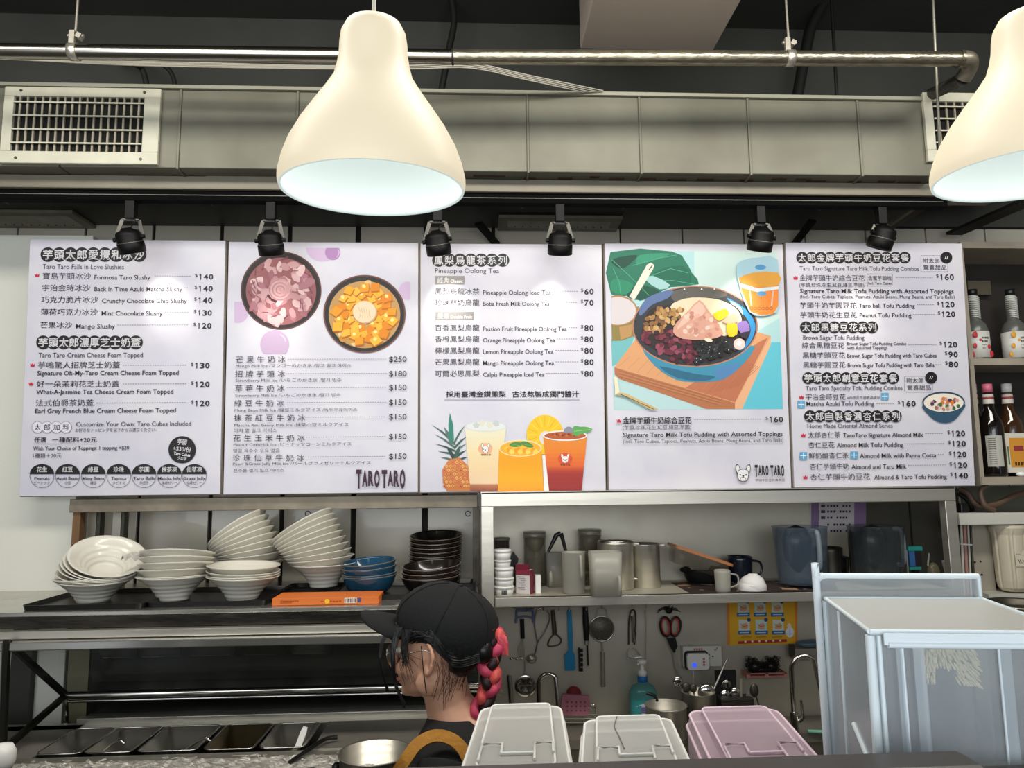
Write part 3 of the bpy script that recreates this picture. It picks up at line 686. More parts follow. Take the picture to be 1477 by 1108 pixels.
# pineapple
for X, Y, X2, Y2, w, c_ in ((115, 485, 300, 640, 14, '#3c5a4e'), (140, 560, 290, 660, 14, '#4e6e5f'), (140, 632, 300, 690, 14, '#35544a'), (375, 490, 285, 640, 14, '#4a6c5c'), (390, 575, 290, 670, 16, '#3f6152'), (385, 630, 300, 700, 16, '#5d7d6c'), (165, 690, 300, 720, 14, '#3c5a4e'), (385, 680, 300, 740, 18, '#2f4c42'), (180, 735, 290, 760, 14, '#4a6c5c'), (210, 500, 275, 640, 26, '#54786a'), (258, 400, 272, 610, 36, '#2f8270'), (395, 735, 320, 760, 16, '#35544a'), (230, 650, 290, 750, 26, '#28443c'), (340, 640, 300, 750, 28, '#3a5c50')):
    ax, ay, bx, by = U(X), V2(Y), U(X2), V2(Y2); l = math.hypot(bx - ax, by - ay); nx, ny = -(by - ay) / l, (bx - ax) / l; w /= KB * 2
    d.poly([(ax, ay), (ax + (bx - ax) * .5 + nx * w, ay + (by - ay) * .42 + ny * w), (bx + nx * w, by + ny * w), (bx - nx * w, by - ny * w), (ax + (bx - ax) * .5 - nx * w, ay + (by - ay) * .42 - ny * w)], c_)
P = clampy([(U(x), V2(y)) for x, y in ((250, 755), (330, 738), (385, 790), (415, 880), (425, 1020), (235, 1020), (205, 930), (200, 830))]); d.poly(P, '#c9793f', smooth=0)
for r_ in range(8):
    for c_ in range(7):
        X, Y = 218 + c_ * 31 + (r_ % 2) * 15, 775 + r_ * 30
        if X > 408 or V2(Y) > yb - 2.6 or (Y < 800 and (X < 235 or X > 370)): continue
        x, y = U(X), V2(Y); d.poly([(x - 2.9, y), (x, y - 2.9), (x + 2.9, y), (x, y + 2.7)], ['#e59a52', '#dd8648', '#d9774f', '#ebac62'][(r_ * 3 + c_) % 4]); d.ell(x, y, .75, .75, '#5d2d1c', n=8)
def cup(x0, x1, xb0, xb1, yt, bands, rim, ry=5):
    for ya, yb_, c_ in bands:
        f0 = (ya - yt) / (yb - yt); f1 = (yb_ - yt) / (yb - yt)
        d.poly([(x0 + (xb0 - x0) * f0, ya), (x1 + (xb1 - x1) * f0, ya), (x1 + (xb1 - x1) * f1, yb_), (x0 + (xb0 - x0) * f1, yb_)], c_)
    d.ell((x0 + x1) / 2, yt, (x1 - x0) / 2, ry, rim[0]); d.ell((x0 + x1) / 2, yt + .6, (x1 - x0) / 2 - 1.8, ry - 1.2, rim[1])
def grad(ys, cols, n=4):
    out = []
    for (ya, ca), (yb_, cb_) in zip(list(zip(ys, cols))[:-1], list(zip(ys, cols))[1:]):
        A_, B2 = [int(ca[i:i + 2], 16) for i in (1, 3, 5)], [int(cb_[i:i + 2], 16) for i in (1, 3, 5)]
        for k in range(n):
            t = (k + .5) / n; out.append((ya + (yb_ - ya) * k / n, ya + (yb_ - ya) * (k + 1) / n, '#%02x%02x%02x' % tuple(int(a + (b_ - a) * t) for a, b_ in zip(A_, B2))))
    return out
cup(U(372), U(688), U(415), U(618), V2(500), grad([V2(500), V2(545), V2(700), V2(850), V2(935), V2(948), yb], ['#e6e4dc', '#e9e2c4', '#eed9a9', '#eed0a3', '#e9cda9', '#b37550', '#8f4f3c']), ('#cfd3d2', '#dfe2dd'), 8)
for x, y in ((500, 480), (560, 495), (610, 480), (460, 495)): blob(U(x), V2(y), 6, ['#eef0ea', '#c3c9c6', '#dcd9c4'][x % 3], .3, 5, 1)
def dog(cx, cy, k, col, face='#f6efe8', disc=None, ln=None):
    if disc: d.ell(cx, cy, 9.6 * k / .85, 7.6 * k / .85, disc)
    w = .5 * k
    for s_ in (-1, 1):
        ear = [(cx + s_ * 2.2 * k, cy - 2.6 * k), (cx + s_ * 4.2 * k, cy - 8 * k), (cx + s_ * 6.2 * k, cy - 8.2 * k), (cx + s_ * 6.6 * k, cy - 4 * k), (cx + s_ * 4.8 * k, cy + .6 * k)]
        d.poly(ear, col, 'shop_emblem', smooth=3); d.poly([(cx + s_ * 4.4 * k + (x - cx - s_ * 4.4 * k) * .78, cy - 4 * k + (y - cy + 4 * k) * .8) for x, y in ear], face, 'shop_emblem', smooth=3)
    hd = [(cx - 5 * k, cy - 1.6 * k), (cx - 2.6 * k, cy - 4.2 * k), (cx + 2.6 * k, cy - 4.2 * k), (cx + 5 * k, cy - 1.6 * k), (cx + 4.6 * k, cy + 4 * k), (cx + 2.6 * k, cy + 6.4 * k), (cx - 2.6 * k, cy + 6.4 * k), (cx - 4.6 * k, cy + 4 * k)]
    d.poly(hd, col, 'shop_emblem', smooth=3); d.poly([(cx + (x - cx) * .9, cy + 1 * k + (y - cy - 1 * k) * .9) for x, y in hd], face, 'shop_emblem', smooth=3)
    dk = ln or '#2a2426'
    for s_ in (-1, 1):
        d.ell(cx + s_ * 2.6 * k, cy + .8 * k, .75 * k, .7 * k, dk, part='shop_emblem', n=10)
        d.line([(cx + s_ * .2 * k, cy + 3 * k), (cx + s_ * 2.2 * k, cy + 3.4 * k), (cx + s_ * 2.6 * k, cy + 6 * k)], .45 * k, dk, 'shop_emblem')
    d.ell(cx, cy + 1.8 * k, 1.1 * k, .7 * k, dk, part='shop_emblem', n=10); d.line([(cx, cy + 2 * k), (cx, cy + 3.4 * k)], .4 * k, dk, 'shop_emblem')
dog(U(528), V2(672), .92, '#3a2c2c', disc='#ecb088'); d.text('芋頭太郎', U(495), U(570), V2(718), 3, '#4a2f22')
# slice + orange glass + tea cup
d.ell(U(980), V2(565), 26.5, 28.5, '#f1c31b', n=44); 
for k in range(20):
    a = k * .314; d.line([(U(980) + 12 * math.cos(a), V2(565) + 12 * math.sin(a)), (U(980) + 25 * math.cos(a), V2(565) + 27 * math.sin(a))], .9, ['#f8da52', '#e2a90f'][k % 2])
d.ell(U(985), V2(590), 9, 10, '#dcd6cf'); 
d.poly([(U(960), V2(720)), (U(1000), V2(720)), (U(1015), yb), (U(975), yb)], '#eceae8')
cup(U(632), U(955), U(622), U(972), V2(668), grad([V2(668), V2(760), V2(900), yb], ['#f2a81c', '#f0a312', '#f5ad1f', '#f09a2a']), ('#d9c48c', '#f0ae2e'), 12)
d.ring(U(793), V2(668), 30.6, 12, 1., '#f3e6b8')
for k in range(12): blob(U(690 + 20 * k) , V2(672 + (k % 3) * 12), 4.5, ['#f7c33a', '#f39c1d', '#fbd35e'][k % 3], .3, 6, 2)
for x, r_ in ((760, -20), (845, 5)): d.ell(U(x), V2(640), 9.5, 3.6, '#4d8a3d', r_ + 15, n=18); d.line([(U(x) - 8, V2(640) - 1), (U(x) + 8, V2(640) + 2)], .5, '#86b565')
cup(U(965), U(1300), U(1012), U(1258), V2(570), grad([V2(570), V2(680), V2(800), V2(860), yb], ['#e08a2e', '#ea8428', '#e0682c', '#a5342c', '#8f2c2c']), ('#e8e0dc', '#b45a2c'), 7)
d.ring(U(1132), V2(572), 31.8, 7.6, 1.8, '#efe9e6'); 
for k in range(14): blob(U(1040 + 15 * k), V2(562 + (k % 2) * 8), 2.4, ['#9c4a22', '#c96f35', '#7a3519'][k % 3], .3, 5, 1)
d.poly([(U(1120), V2(548)), (U(1145), V2(505)), (U(1185), V2(512)), (U(1190), V2(550))], '#8b8a9a', smooth=2)
d.poly([(U(x), V2(y)) for x, y in ((1190, 550), (1200, 500), (1250, 505), (1290, 505), (1340, 522), (1310, 545), (1255, 562), (1210, 575))], '#5da457', smooth=3); d.line([(U(1200), V2(540)), (U(1330), V2(525))], .8, '#94c878')
dog(U(1133), V2(748), .92, '#b1402a', disc='#d8502f', ln='#5a1f18'); d.text('芋頭太郎', U(1095), U(1172), V2(794), 3, '#3a1410')
d.build(t3)
# ---- board 4
t4, d = board((871.5, 351.5), (1127.5, 352), (1143, 704), (879, 707), 'menu board with large photo of a tofu pudding bowl')
def U(X): return 880 + X / 4.6157
def V(Y): return 355 + Y / 4.6157
TR_, BL_ = 1112, 1152
def Q(P): return [(U(x), V(y)) for x, y in P]
d.poly(Q([(0, 36), (TR_, 32), (1150, 1085), (25, 1093)]), '#a9cfcf')
d.poly(Q([(560, 33), (TR_, 32), (1128, 480), (990, 560), (560, 260)]), '#c3d8d2'); d.poly(Q([(1075, 640), (1134, 640), (1150, 1085), (880, 1085)]), '#5fbccb'); d.poly(Q([(24, 900), (300, 960), (620, 1089), (26, 1093)]), '#b4d2d2')
d.poly(Q([(8, 620), (160, 600), (120, 760), (14, 800)]), '#6fb3b6')
d.poly(Q([(2, 40), (410, 36), (500, 100), (545, 180), (590, 255), (400, 275), (300, 330), (200, 365), (120, 330), (6, 320)]), '#1d6e54', smooth=2)
for P, c_ in (([(10, 90), (180, 60), (120, 130), (60, 150)], '#0d4336'), ([(200, 60), (400, 50), (300, 90), (180, 120)], '#2c8a68'), ([(290, 180), (480, 130), (540, 240), (400, 260)], '#15604a'), ([(180, 260), (330, 300), (200, 360), (110, 330)], '#0f4c3b'), ([(20, 220), (150, 250), (110, 320), (10, 300)], '#248361')): d.poly(Q(P), c_, smooth=3)
for P in ([(10, 90), (130, 200), (260, 330)], [(150, 130), (330, 80), (440, 60)], [(270, 200), (400, 150), (520, 180)], [(290, 230), (420, 230), (560, 255)], [(20, 150), (60, 240), (70, 310)]): d.line(Q(P), .8, '#4aa681')
d.poly(Q([(290, 200), (400, 260), (330, 290), (230, 220)]), '#9cc4c2', smooth=2)
d.poly(Q([(8, 480), (190, 400), (160, 600), (80, 630), (12, 632)]), '#8a7a40', smooth=1); d.poly(Q([(60, 540), (150, 520), (140, 600), (70, 625)]), '#b58a55', smooth=1)
P = [(x, y) for x, y in circ(U(50), V(430), 28.5, 40, 22)]; d.poly([(max(x, U(8)), y) for x, y in P], '#a8794e'); P = circ(U(50), V(432), 26.5, 40, 20); d.poly([(max(x, U(8)), y) for x, y in P], '#cfc6c6')
d.poly(Q([(128, 335), (245, 125), (272, 110), (294, 128), (285, 155), (160, 360)]), '#ded8c6', smooth=0); d.line(Q([(280, 130), (258, 160)]), 1.6, '#3c5a46')
d.poly(Q([(28, 805), (185, 600), (990, 575), (1070, 600), (830, 1083), (600, 1000), (60, 870)]), '#d59b6b'); d.poly(Q([(28, 808), (830, 1045), (830, 1085), (640, 1085), (60, 885), (30, 855)]), '#b06f49'); d.poly(Q([(1070, 598), (1068, 660), (878, 1084), (830, 1084), (832, 1045)]), '#e2ab82')
d.poly(Q([(600, 880), (900, 700), (990, 640), (1050, 610), (832, 1040), (500, 945)]), '#b9704f')
for k in range(12): d.line(Q([(60 + 62 * k, 800 + 17 * k), (130 + 66 * k, 735 + 9 * k)]), .5, '#bd8358')
for k in range(5): d.line(Q([(60, 830 + 10 * k), (740, 1028 + 9 * k)]), .5, ['#935a38', '#c98d62'][k % 2])
for k in range(12): d.line(Q([(640 + 18 * k, 985 - 4 * k), (860 + 12 * k, 740 + 6 * k)]), .5, '#a8603f')
# blue bowl
d.poly(Q([(215, 680), (300, 800), (440, 890), (600, 905), (760, 885), (880, 790), (955, 690), (900, 660), (300, 640)]), '#3b8aa6', smooth=3)
d.poly(Q([(330, 800), (450, 880), (620, 898), (700, 870), (560, 850)]), '#2a6480', smooth=3); d.poly(Q([(700, 820), (860, 780), (800, 860), (720, 885)]), '#4f7fae', smooth=3)
d.ell(U(565), V(535), 90.6, 58.5, '#b77a5a', n=70); d.ell(U(565), V(535), 88.8, 56.8, '#303338', n=70)
d.poly(Q([(420, 300), (620, 275), (780, 320), (700, 350), (560, 340), (430, 370)]), '#5b5852', smooth=3)
d.poly(Q([(190, 440), (240, 350), (360, 300), (420, 300), (380, 350), (280, 390), (210, 460)]), '#5a6f9a', smooth=3)
d.poly(Q([(780, 345), (900, 420), (965, 520), (945, 620), (890, 690), (840, 700), (900, 640), (935, 560), (900, 470), (820, 400)]), '#2d86bf', smooth=3); d.poly(Q([(800, 365), (870, 410), (880, 470), (830, 420)]), '#c9e2ee', smooth=3)
d.poly(Q([(225, 510), (260, 430), (330, 400), (480, 380), (560, 340), (700, 350), (830, 400), (890, 480), (905, 600), (880, 680), (720, 760), (560, 780), (400, 740), (260, 670), (210, 590)]), '#2b2320', smooth=3)
d.poly(Q([(400, 405), (500, 350), (640, 345), (760, 370), (850, 430), (870, 520), (760, 600), (500, 500)]), '#dfcfae', smooth=3)
for k in range(75):
    x, y = 235 + rnd.random() * 245, 415 + rnd.random() * 160
    if y < 400 + (x - 235) * .0 or (x < 290 and y < 470): continue
    if x > 440 and y > 480: continue
    d.ell(U(x), V(y), 4.2, 3.1, ['#b58a50', '#8f6336', '#c9a266', '#7a5230', '#a67a45'][k % 5], rnd.random() * 180, n=9)
for k in range(120):
    x = 215 + rnd.random() * 360; y = 560 + rnd.random() * 215
    if y > 640 + (x - 215) * .62 or y < 560 + (x - 400) * .35: continue
    d.ell(U(x), V(y), 4.4, 3.2, ['#7a2f40', '#5d2030', '#8f4456', '#6b2636', '#3b1620'][k % 5], rnd.random() * 180, n=9)
for k in range(130):
    x = 560 + rnd.random() * 290; y = 625 + rnd.random() * 160
    if y > 790 - (x - 560) * .33: continue
    d.ell(U(x), V(y), 3.7, 3.3, ['#17181a', '#2b2e30', '#0f1011'][k % 3], n=9)
    if k % 2: d.ell(U(x) - 1, V(y) - 1, .9, .6, '#c9d2d6', n=6)
d.poly(Q([(590, 360), (650, 430), (740, 560), (735, 600), (640, 625), (480, 620), (415, 575), (440, 510), (520, 430)]), '#cf9a86', smooth=2)
d.poly(Q([(590, 375), (630, 430), (600, 470), (520, 500), (440, 560), (470, 500), (530, 430)]), '#e0b5a2', smooth=2)
for k in range(40):
    x, y = 470 + rnd.random() * 240, 440 + rnd.random() * 160; blob(U(x), V(y), 4.5, ['#d9a893', '#be8270', '#e6c4b2', '#c8907c'][k % 4], .5, 6, 2) if y > 370 + abs(x - 590) * 1.15 else None
for P, c_ in (([(680, 455), (760, 420), (785, 455), (720, 500)], '#f2c419'), ([(770, 520), (835, 520), (840, 590), (785, 605)], '#efb815'), ([(840, 520), (900, 500), (925, 560), (870, 590)], '#8a6fb0'), ([(850, 590), (920, 570), (900, 620)], '#2a2533'), ([(740, 500), (820, 450), (850, 500), (790, 520)], '#dcae90')): d.poly(Q(P), c_, smooth=2)
d.ell(U(855), V(655), 8.3, 8.3, '#e6c2bb'); d.ell(U(853), V(650), 4, 3.5, '#f2dcd6'); d.ell(U(650), V(628), 6, 2.6, '#ecd9bc', 12)
for x in (490, 605, 690): d.ell(U(x), V(290), 1.2, 1, '#ffffff', n=8)
# tea glass
def Qc(P): return [(min(U(x), U(TR_ - (0 if y < 200 else 0)) + (y - 100) * .0075), V(y)) for x, y in P]
d.poly(Qc([(835, 150), (870, 100), (990, 78), (1110, 95), (1116, 400), (1085, 450), (1000, 470), (920, 440), (860, 290)]), '#9fc3cf', smooth=2)
d.poly(Qc([(850, 215), (1116, 225), (1114, 400), (1080, 455), (1000, 465), (930, 440), (870, 300)]), '#e9822f'); d.poly(Qc([(855, 215), (950, 180), (1112, 180), (1116, 260), (980, 275), (880, 250)]), '#d99a35', smooth=2); d.poly(Qc([(860, 250), (980, 285), (1116, 270), (1116, 290), (980, 310), (870, 280)]), '#cfe0e2')
for x in (925, 1080): d.line(Q([(x, 300), (x + (10 if x < 1000 else -12), 400)]), 2, '#c8b7a2')
d.ell(U(995), V(145), 8, 3.6, '#4b8fc0'); d.ell(U(1003), V(320), 7, 3.4, '#5b9ac4'); d.line(Q([(1000, 340), (998, 400)]), .8, '#5a4a4a')
for k in range(6): d.ring(U(935 + 26 * k), V(418), 2.6, 2.2, .6, '#5a3d3a', n=10)
d.poly(Q([(28, 990), (60, 975), (110, 985), (320, 1088), (265, 1090), (90, 1000)]), '#c9b07a', smooth=0); d.line(Q([(60, 985), (290, 1088)]), .9, '#2e2822'); d.poly(Q([(24, 870), (45, 880), (60, 975), (30, 990)]), '#e7ddc0')
def U(X): return 870 + X / 5.47
def V2(Y): return 520 + Y / 5.47
d.crown(U(122), V2(478)); d.text('金牌芋頭牛奶綜合豆花', U(152), U(690), V2(475), 9.6, off=.02); d.dash(U(715), U(1240), V2(468)); d.price('160', U(1300), U(1412), V2(465), 8.4)
d.text('(芋頭,珍珠,花生,紅豆,綠豆,芋圓)', U(150), U(688), V2(530), 6.6); d.text('Signature Taro Milk Tofu Pudding with Assorted Toppings', U(152), U(1408), V2(587), 6.4, off=.022)
d.text('(Incl. Taro Cubes, Tapioca, Peanuts, Azuki Beans, Mung Beans, and Taro Balls)', U(152), U(1415), V2(638), 5.2)
dog(U(1097), V2(895), 1.62, '#2a2628', '#e2e0e0')
tarologo(U(1187), U(1422), V2(825), V2(912), '#171416'); d.text('芋頭牛奶豆花專賣店', U(1193), U(1425), V2(945), 4, off=.01)
d.build(t4)
# ---- board 5
t5, d = board((1132, 351), (1387, 350), (1407, 700), (1147, 704), 'menu board of tofu pudding and almond series, rightmost of five')
def U(X): return 1130 + X / KB
def V2(Y): return 520 + Y / KB
def V(Y): return 340 + Y / KB
d.badge('太郎金牌芋頭牛奶豆花套餐', U(142), U(922), V(168), 8.6); d.text('Taro Taro Signature Taro Milk Tofu Pudding Combos', U(123), U(1028), V(248), 6.4)
def stamp(x0, x1, y0, y1, y2, yA, yB, cxx, cyy, f):
    P = [(U(x0), f(y0)), (U(x1), f(y0)), (U(x1), f(y1)), (U(x0), f(y1)), (U(x0), f(y0))]; d.line(P, .5, '#4a4648', 'lettering')
    d.text('附太郎', U(x0 + 15), U(x0 + 142), f(yA), 7, off=.008); d.text('驚喜甜品', U(x0 + 18), U(x1 - 12), f(yB), 7, off=.008)
    d.ell(U(cxx), f(cyy), 8.6, 8.6, '#161314', part='round_badge'); d.line([(U(cxx) - 2, f(cyy) + 2), (U(cxx) - .5, f(cyy) - 2)], .8, '#efecef', 'badge_lettering'); d.line([(U(cxx) + .8, f(cyy) + 2), (U(cxx) + 2.2, f(cyy) - 2)], .8, '#efecef', 'badge_lettering')
stamp(1045, 1250, 153, 275, 0, 190, 242, 1238, 168, V)
d.crown(U(92), V(322)); d.text('金牌芋頭牛奶綜合豆花', U(122), U(615), V(322), 9, off=.008); d.line([(U(635), V(292)), (U(828), V(292)), (U(826), V(383)), (U(637), V(383)), (U(635), V(292))], .5, '#4a4648', 'lettering')
d.text('含蜜芋頭塊', U(643), U(820), V(323), 6.6, off=.008); d.text('Incl. Taro Cubes', U(645), U(820), V(362), 4, off=.008); d.dash(U(855), U(1135), V(320)); d.price('160', U(1187), U(1296), V(315), 8.2)
d.text('(芋頭,珍珠,花生,紅豆,綠豆,芋圓)', U(120), U(613), V(375), 6.2); d.text('Signature Taro Milk Tofu Pudding with Assorted Toppings', U(125), U(1293), V(420), 6.2, off=.022); d.text('(Incl. Taro Cubes, Tapioca, Peanuts, Azuki Beans, Mung Beans, and Taro Balls)', U(125), U(1302), V(463), 5)
R5 = [('芋頭牛奶芋圓豆花', 125, 555, 530, 'Taro ball Tofu Pudding', 573, 998, 1013, 1145, '120', 1194, 1300, 523), ('芋頭牛奶花生豆花', 127, 558, 603, 'Peanut Tofu Pudding', 578, 972, 985, 1148, '120', 1199, 1305, 597),
      ('綜合黑糖豆花', 140, 462, 835, None, 0, 0, 948, 1165, '120', 1212, 1320, 828), ('黑糖芋頭豆花', 145, 467, 910, 'Brown Sugar Tofu Pudding with Taro Cubes', 483, 1163, 0, 0, '90', 1252, 1325, 903), ('黑糖芋圓豆花', 148, 470, 983, 'Brown Sugar Tofu Pudding with Taro Balls', 487, 1145, 1155, 1205, '80', 1254, 1328, 978)]
for zh, x0, x1, y, en, e0, e1, a, b_, pr, p0, p1, yp in R5:
    d.text(zh, U(x0), U(x1), V(y), 8.8, off=.006)
    if en: d.text(en, U(e0), U(e1), V(y + 2), 6.2, off=.012)
    if a: d.dash(U(a), U(b_), V(yp + 3))
    d.price(pr, U(p0), U(p1), V(yp), 8.2)
d.badge('太郎黑糖豆花系列', U(170), U(672), V(698), 8.7); d.text('Brown Sugar Tofu Pudding', U(148), U(613), V(775), 6.4)
d.text('Brown Sugar Tofu Pudding Combo', U(480), U(932), V(822), 4.6, off=.012); d.text('with Assorted Toppings', U(482), U(788), V(853), 4.6, off=.012)
d.badge('芋頭太郎創意豆花套餐', U(187), U(830), V2(135), 8.7); d.text('Taro Taro Specialty Tofu Pudding Combos', U(168), U(902), V2(211), 6.4); stamp(920, 1130, 120, 240, 0, 153, 208, 1120, 132, V2)
def icon(x, y, s_=5.3):
    x, y = U(x), V2(y); d.poly([(x - s_, y - s_), (x + s_, y - s_), (x + s_, y + s_), (x - s_, y + s_)], '#5b9fc6', 'blue_mark'); d.line([(x - s_ * .8, y), (x + s_ * .8, y)], .9, '#e8eef2', 'blue_mark'); d.line([(x, y - s_ * .8), (x, y + s_ * .8)], .9, '#e8eef2', 'blue_mark')
d.crown(U(135), V2(280)); d.text('宇治金時豆花', U(168), U(470), V2(278), 8.8, off=.008); d.text('#內含花生過敏源成份', U(482), U(730), V2(283), 4.4, off=.004); icon(768, 275); icon(132, 335)
d.text('Matcha Azuki Tofu Pudding', U(172), U(687), V2(330), 6.4, off=.014); d.dash(U(705), U(850), V2(330)); d.price('160', U(892), U(1003), V2(328), 8.2)
d.badge('太郎自製香濃杏仁系列', U(200), U(850), V2(425), 8.7); d.text('Home Made Oriental Almond Series', U(180), U(827), V2(498), 6.6)
for zh, x0, x1, y, en, e0, e1, a, b_, pr, p0, p1, yp, cr in (('太郎杏仁茶', 185, 430, 567, 'TaroTaro Signature Almond Milk', 450, 1060, 1075, 1220, '120', 1270, 1378, 555, 148), ('杏仁豆花', 187, 385, 643, 'Almond Milk Tofu Pudding', 402, 908, 915, 1225, '120', 1274, 1383, 632, 0),
        ('鮮奶酪杏仁茶', 190, 492, 724, 'Almond Milk with Panna Cotta', 577, 1157, 1170, 1230, '120', 1281, 1387, 714, 0), ('杏仁芋頭牛奶', 197, 495, 808, 'Almond and Taro Milk', 513, 932, 945, 1240, '120', 1285, 1393, 796, 0), ('杏仁芋頭牛奶豆花', 200, 655, 887, 'Almond & Taro Tofu Pudding', 685, 1237, 0, 0, '140', 1290, 1398, 875, 163)):
    d.text(zh, U(x0), U(x1), V2(y), 9, off=.006); d.text(en, U(e0), U(e1), V2(y + 1), 6.6, off=.012)
    if a: d.dash(U(a), U(b_), V2(yp + 2))
    d.price(pr, U(p0), U(p1), V2(yp), 8.2)
    if cr: d.crown(U(cr), V2(y + 2))
icon(148, 725); icon(533, 720)
cx, cy = U(1213), V2(318)
d.poly([(cx - 29, cy + 2), (cx - 20, cy + 20), (cx - 6, cy + 29), (cx + 10, cy + 29), (cx + 22, cy + 19), (cx + 29, cy)], '#2f4f66', smooth=3); d.ell(cx, cy, 30.6, 14.8 + .5, '#2b4558', n=44); d.ell(cx, cy + .8, 28.6, 13.4, '#e6dccb', n=44)
for k in range(34):
    a = rnd.random() * 2 * PI; q = math.sqrt(rnd.random()); blob(cx + 3 + 20 * q * math.cos(a), cy + 2 + 9 * q * math.sin(a), 3.4, ['#b88276', '#9b6560', '#d8762e', '#3f6b3a', '#4b3550', '#c99a8c', '#e2c3b4'][k % 7], .35, 6, 2)
d.build(t5)

bpy.data.objects.remove(_to); bpy.data.curves.remove(_tc)
# ================================================================ rail under the boards, posts
RAILM = mat('stained_rail', '#8b8170', .5, .5, noise=(12, .35), bump=(30, .1))
fr = thing('shelf_frame', 'stained metal frame of rail and posts under the left boards', 'frame', (0, 0, 0))
YR = 2.63
MB().span((at(100, 730, YR).x, YR, at(300, 737, YR).z), (at(689, 730, YR).x, YR + .04, at(300, 718, YR).z)).build('rail', RAILM, fr, bevel=.002)
ZS = at(300, 879, 2.25).z
def post(name, px0, px1, Y, m_, parent, d_=.035, ztop=None, zb=None):
    x0, x1 = at(px0, 790, Y).x, at(px1, 790, Y).x
    return MB().span((x0, Y, ZS if zb is None else zb), (x1, Y + d_, at(300, 736, YR).z if ztop is None else ztop)).build(name, m_, parent, bevel=.001)
post('brown_post', 102, 113, 2.64, mat('brown_wood', '#7d5b3b', .6, noise=(20, .3), stretch=(1, 1, .1)), fr)
post('post', 123, 136, 2.72, mat('beige_post', '#a79f90', .5, .2), fr); post('post', 137, 142, 2.722, mat('post_edge', '#4c4a3f', .6), fr)
post('post', 160, 172, 2.72, mat('grey_post', '#b2ad9f', .5, .2), fr); post('post', 173, 177, 2.722, mat('post_edge', '#4c4a3f', .6), fr)
post('post', 682, 692, 2.64, STEEL_DK, fr)
for x in (182, 444, 675):
    c = at(x, 741, 2.66); tag(MB().tube(arc(c, .009, 0, 330, 12), .002, 6).build('wire_hook', STEEL_DK), {182: 'small wire hook under the rail near the left posts', 444: 'small wire hook under the middle of the rail', 675: 'small wire hook at the right end of the rail'}[x], 'hook')

# ================================================================ prep counter with glass hood
XC0, XC1 = -2.1, at(690, 890, 2.3).x
pc = thing('prep_counter', 'stainless steel topping counter with glass hood and steel top shelf', 'counter', (0, 0, 0))
TOPM = mat('shelf_top_steel', '#c9c6bd', .25, .9, noise=(4, .15), rvar=.08)
zt = ZS; tk = .012
MB().span((XC0, 2.25, zt - tk), (XC1, 2.84, zt)).build('top_shelf', TOPM, pc, bevel=.002)
MB().span((XC0, 2.262, zt - tk - .036), (XC1, 2.80, zt - tk)).build('shelf_underframe', mat('grimy_steel', '#46423a', .35, .8, noise=(7, .7), bump=(12, .3), stretch=(.6, 1, 2)), pc)
MB().span((XC0, 2.235, zt - tk - .060), (XC1, 2.262, zt - tk - .038)).build('hood_bar', STEEL, pc, bevel=.002)
MB().span((XC0, 2.205, zt - tk - .086), (XC1, 2.245, zt - tk - .062)).build('hood_front_bar', mat('bright_bar', '#cfccc4', .22, .95), pc, bevel=.003)
XF = at(8, 925, 2.2).x
nA, nB, nC = Vector((XF, 2.23, zt - .10)), atx(95, 1003, XF), Vector((XF, 2.225, at(15, 1083, 2.225).z))
nA = atx(10, 926, XF)
FRM = mat('hood_frame_dark', '#24231f', .35, .5)
for a, c in ((nA, nB), (nB, nC), (nA, nC)):
    MB().bar(a, c, .016, .016).build('side_strut', FRM, pc, bevel=.002)
    MB().bar(a + Vector((-.010, 0, 0)), c + Vector((-.010, 0, 0)), .004, .010).build('strut_trim', CHROME, pc)
MB().cyl(nB, nB + Vector((0, .02, -.10)), .006, n=10).build('hinge_rod', CHROME, pc); MB().cyl(nB + Vector((0, .02, -.09)), nB + Vector((0, .02, -.12)), .010, n=12).build('rod_foot', BLACK, pc)
MB().cyl(nB, (XC1, nB.y, nB.z), .012, n=14).build('cross_bar', CHROME, pc)
MB().cyl(nB + Vector((0, .01, -.022)), (XC1, nB.y + .01, nB.z - .022), .005, n=10).build('lower_bar', CHROME, pc)
MB().span((at(98, 950, 2.66).x, 2.66, .9), (XC1, 2.68, zt - .05)).build('back_glass', mat('dark_back_glass', '#1d201a', .22, .1, noise=(2.5, .4), rvar=.1), pc)
MB().span((at(16, 950, 2.67).x, 2.67, .9), (at(46, 950, 2.67).x, 2.698, zt - .05)).build('back_post', mat('dark_post', '#34342c', .5), pc)
MB().span((at(99, 950, 2.655).x, 2.655, .9), (at(128, 950, 2.65).x, 2.66, zt - .05)).build('back_trim', mat('olive_trim', '#77735a', .5, .3, noise=(4, .3)), pc)
zz = at(300, 1028, 2.64).z
MB().span((XF + .02, 2.60, zz - .012), (XC1, 2.66, zz)).build('glass_channel', STEEL_D, pc)
zz = at(300, 1046, 2.52).z
MB().span((at(110, 1040, 2.5).x, 2.50, zz - .03), (XC1, 2.53, zz + .035)).build('back_ledge', STEEL, pc, bevel=.002)
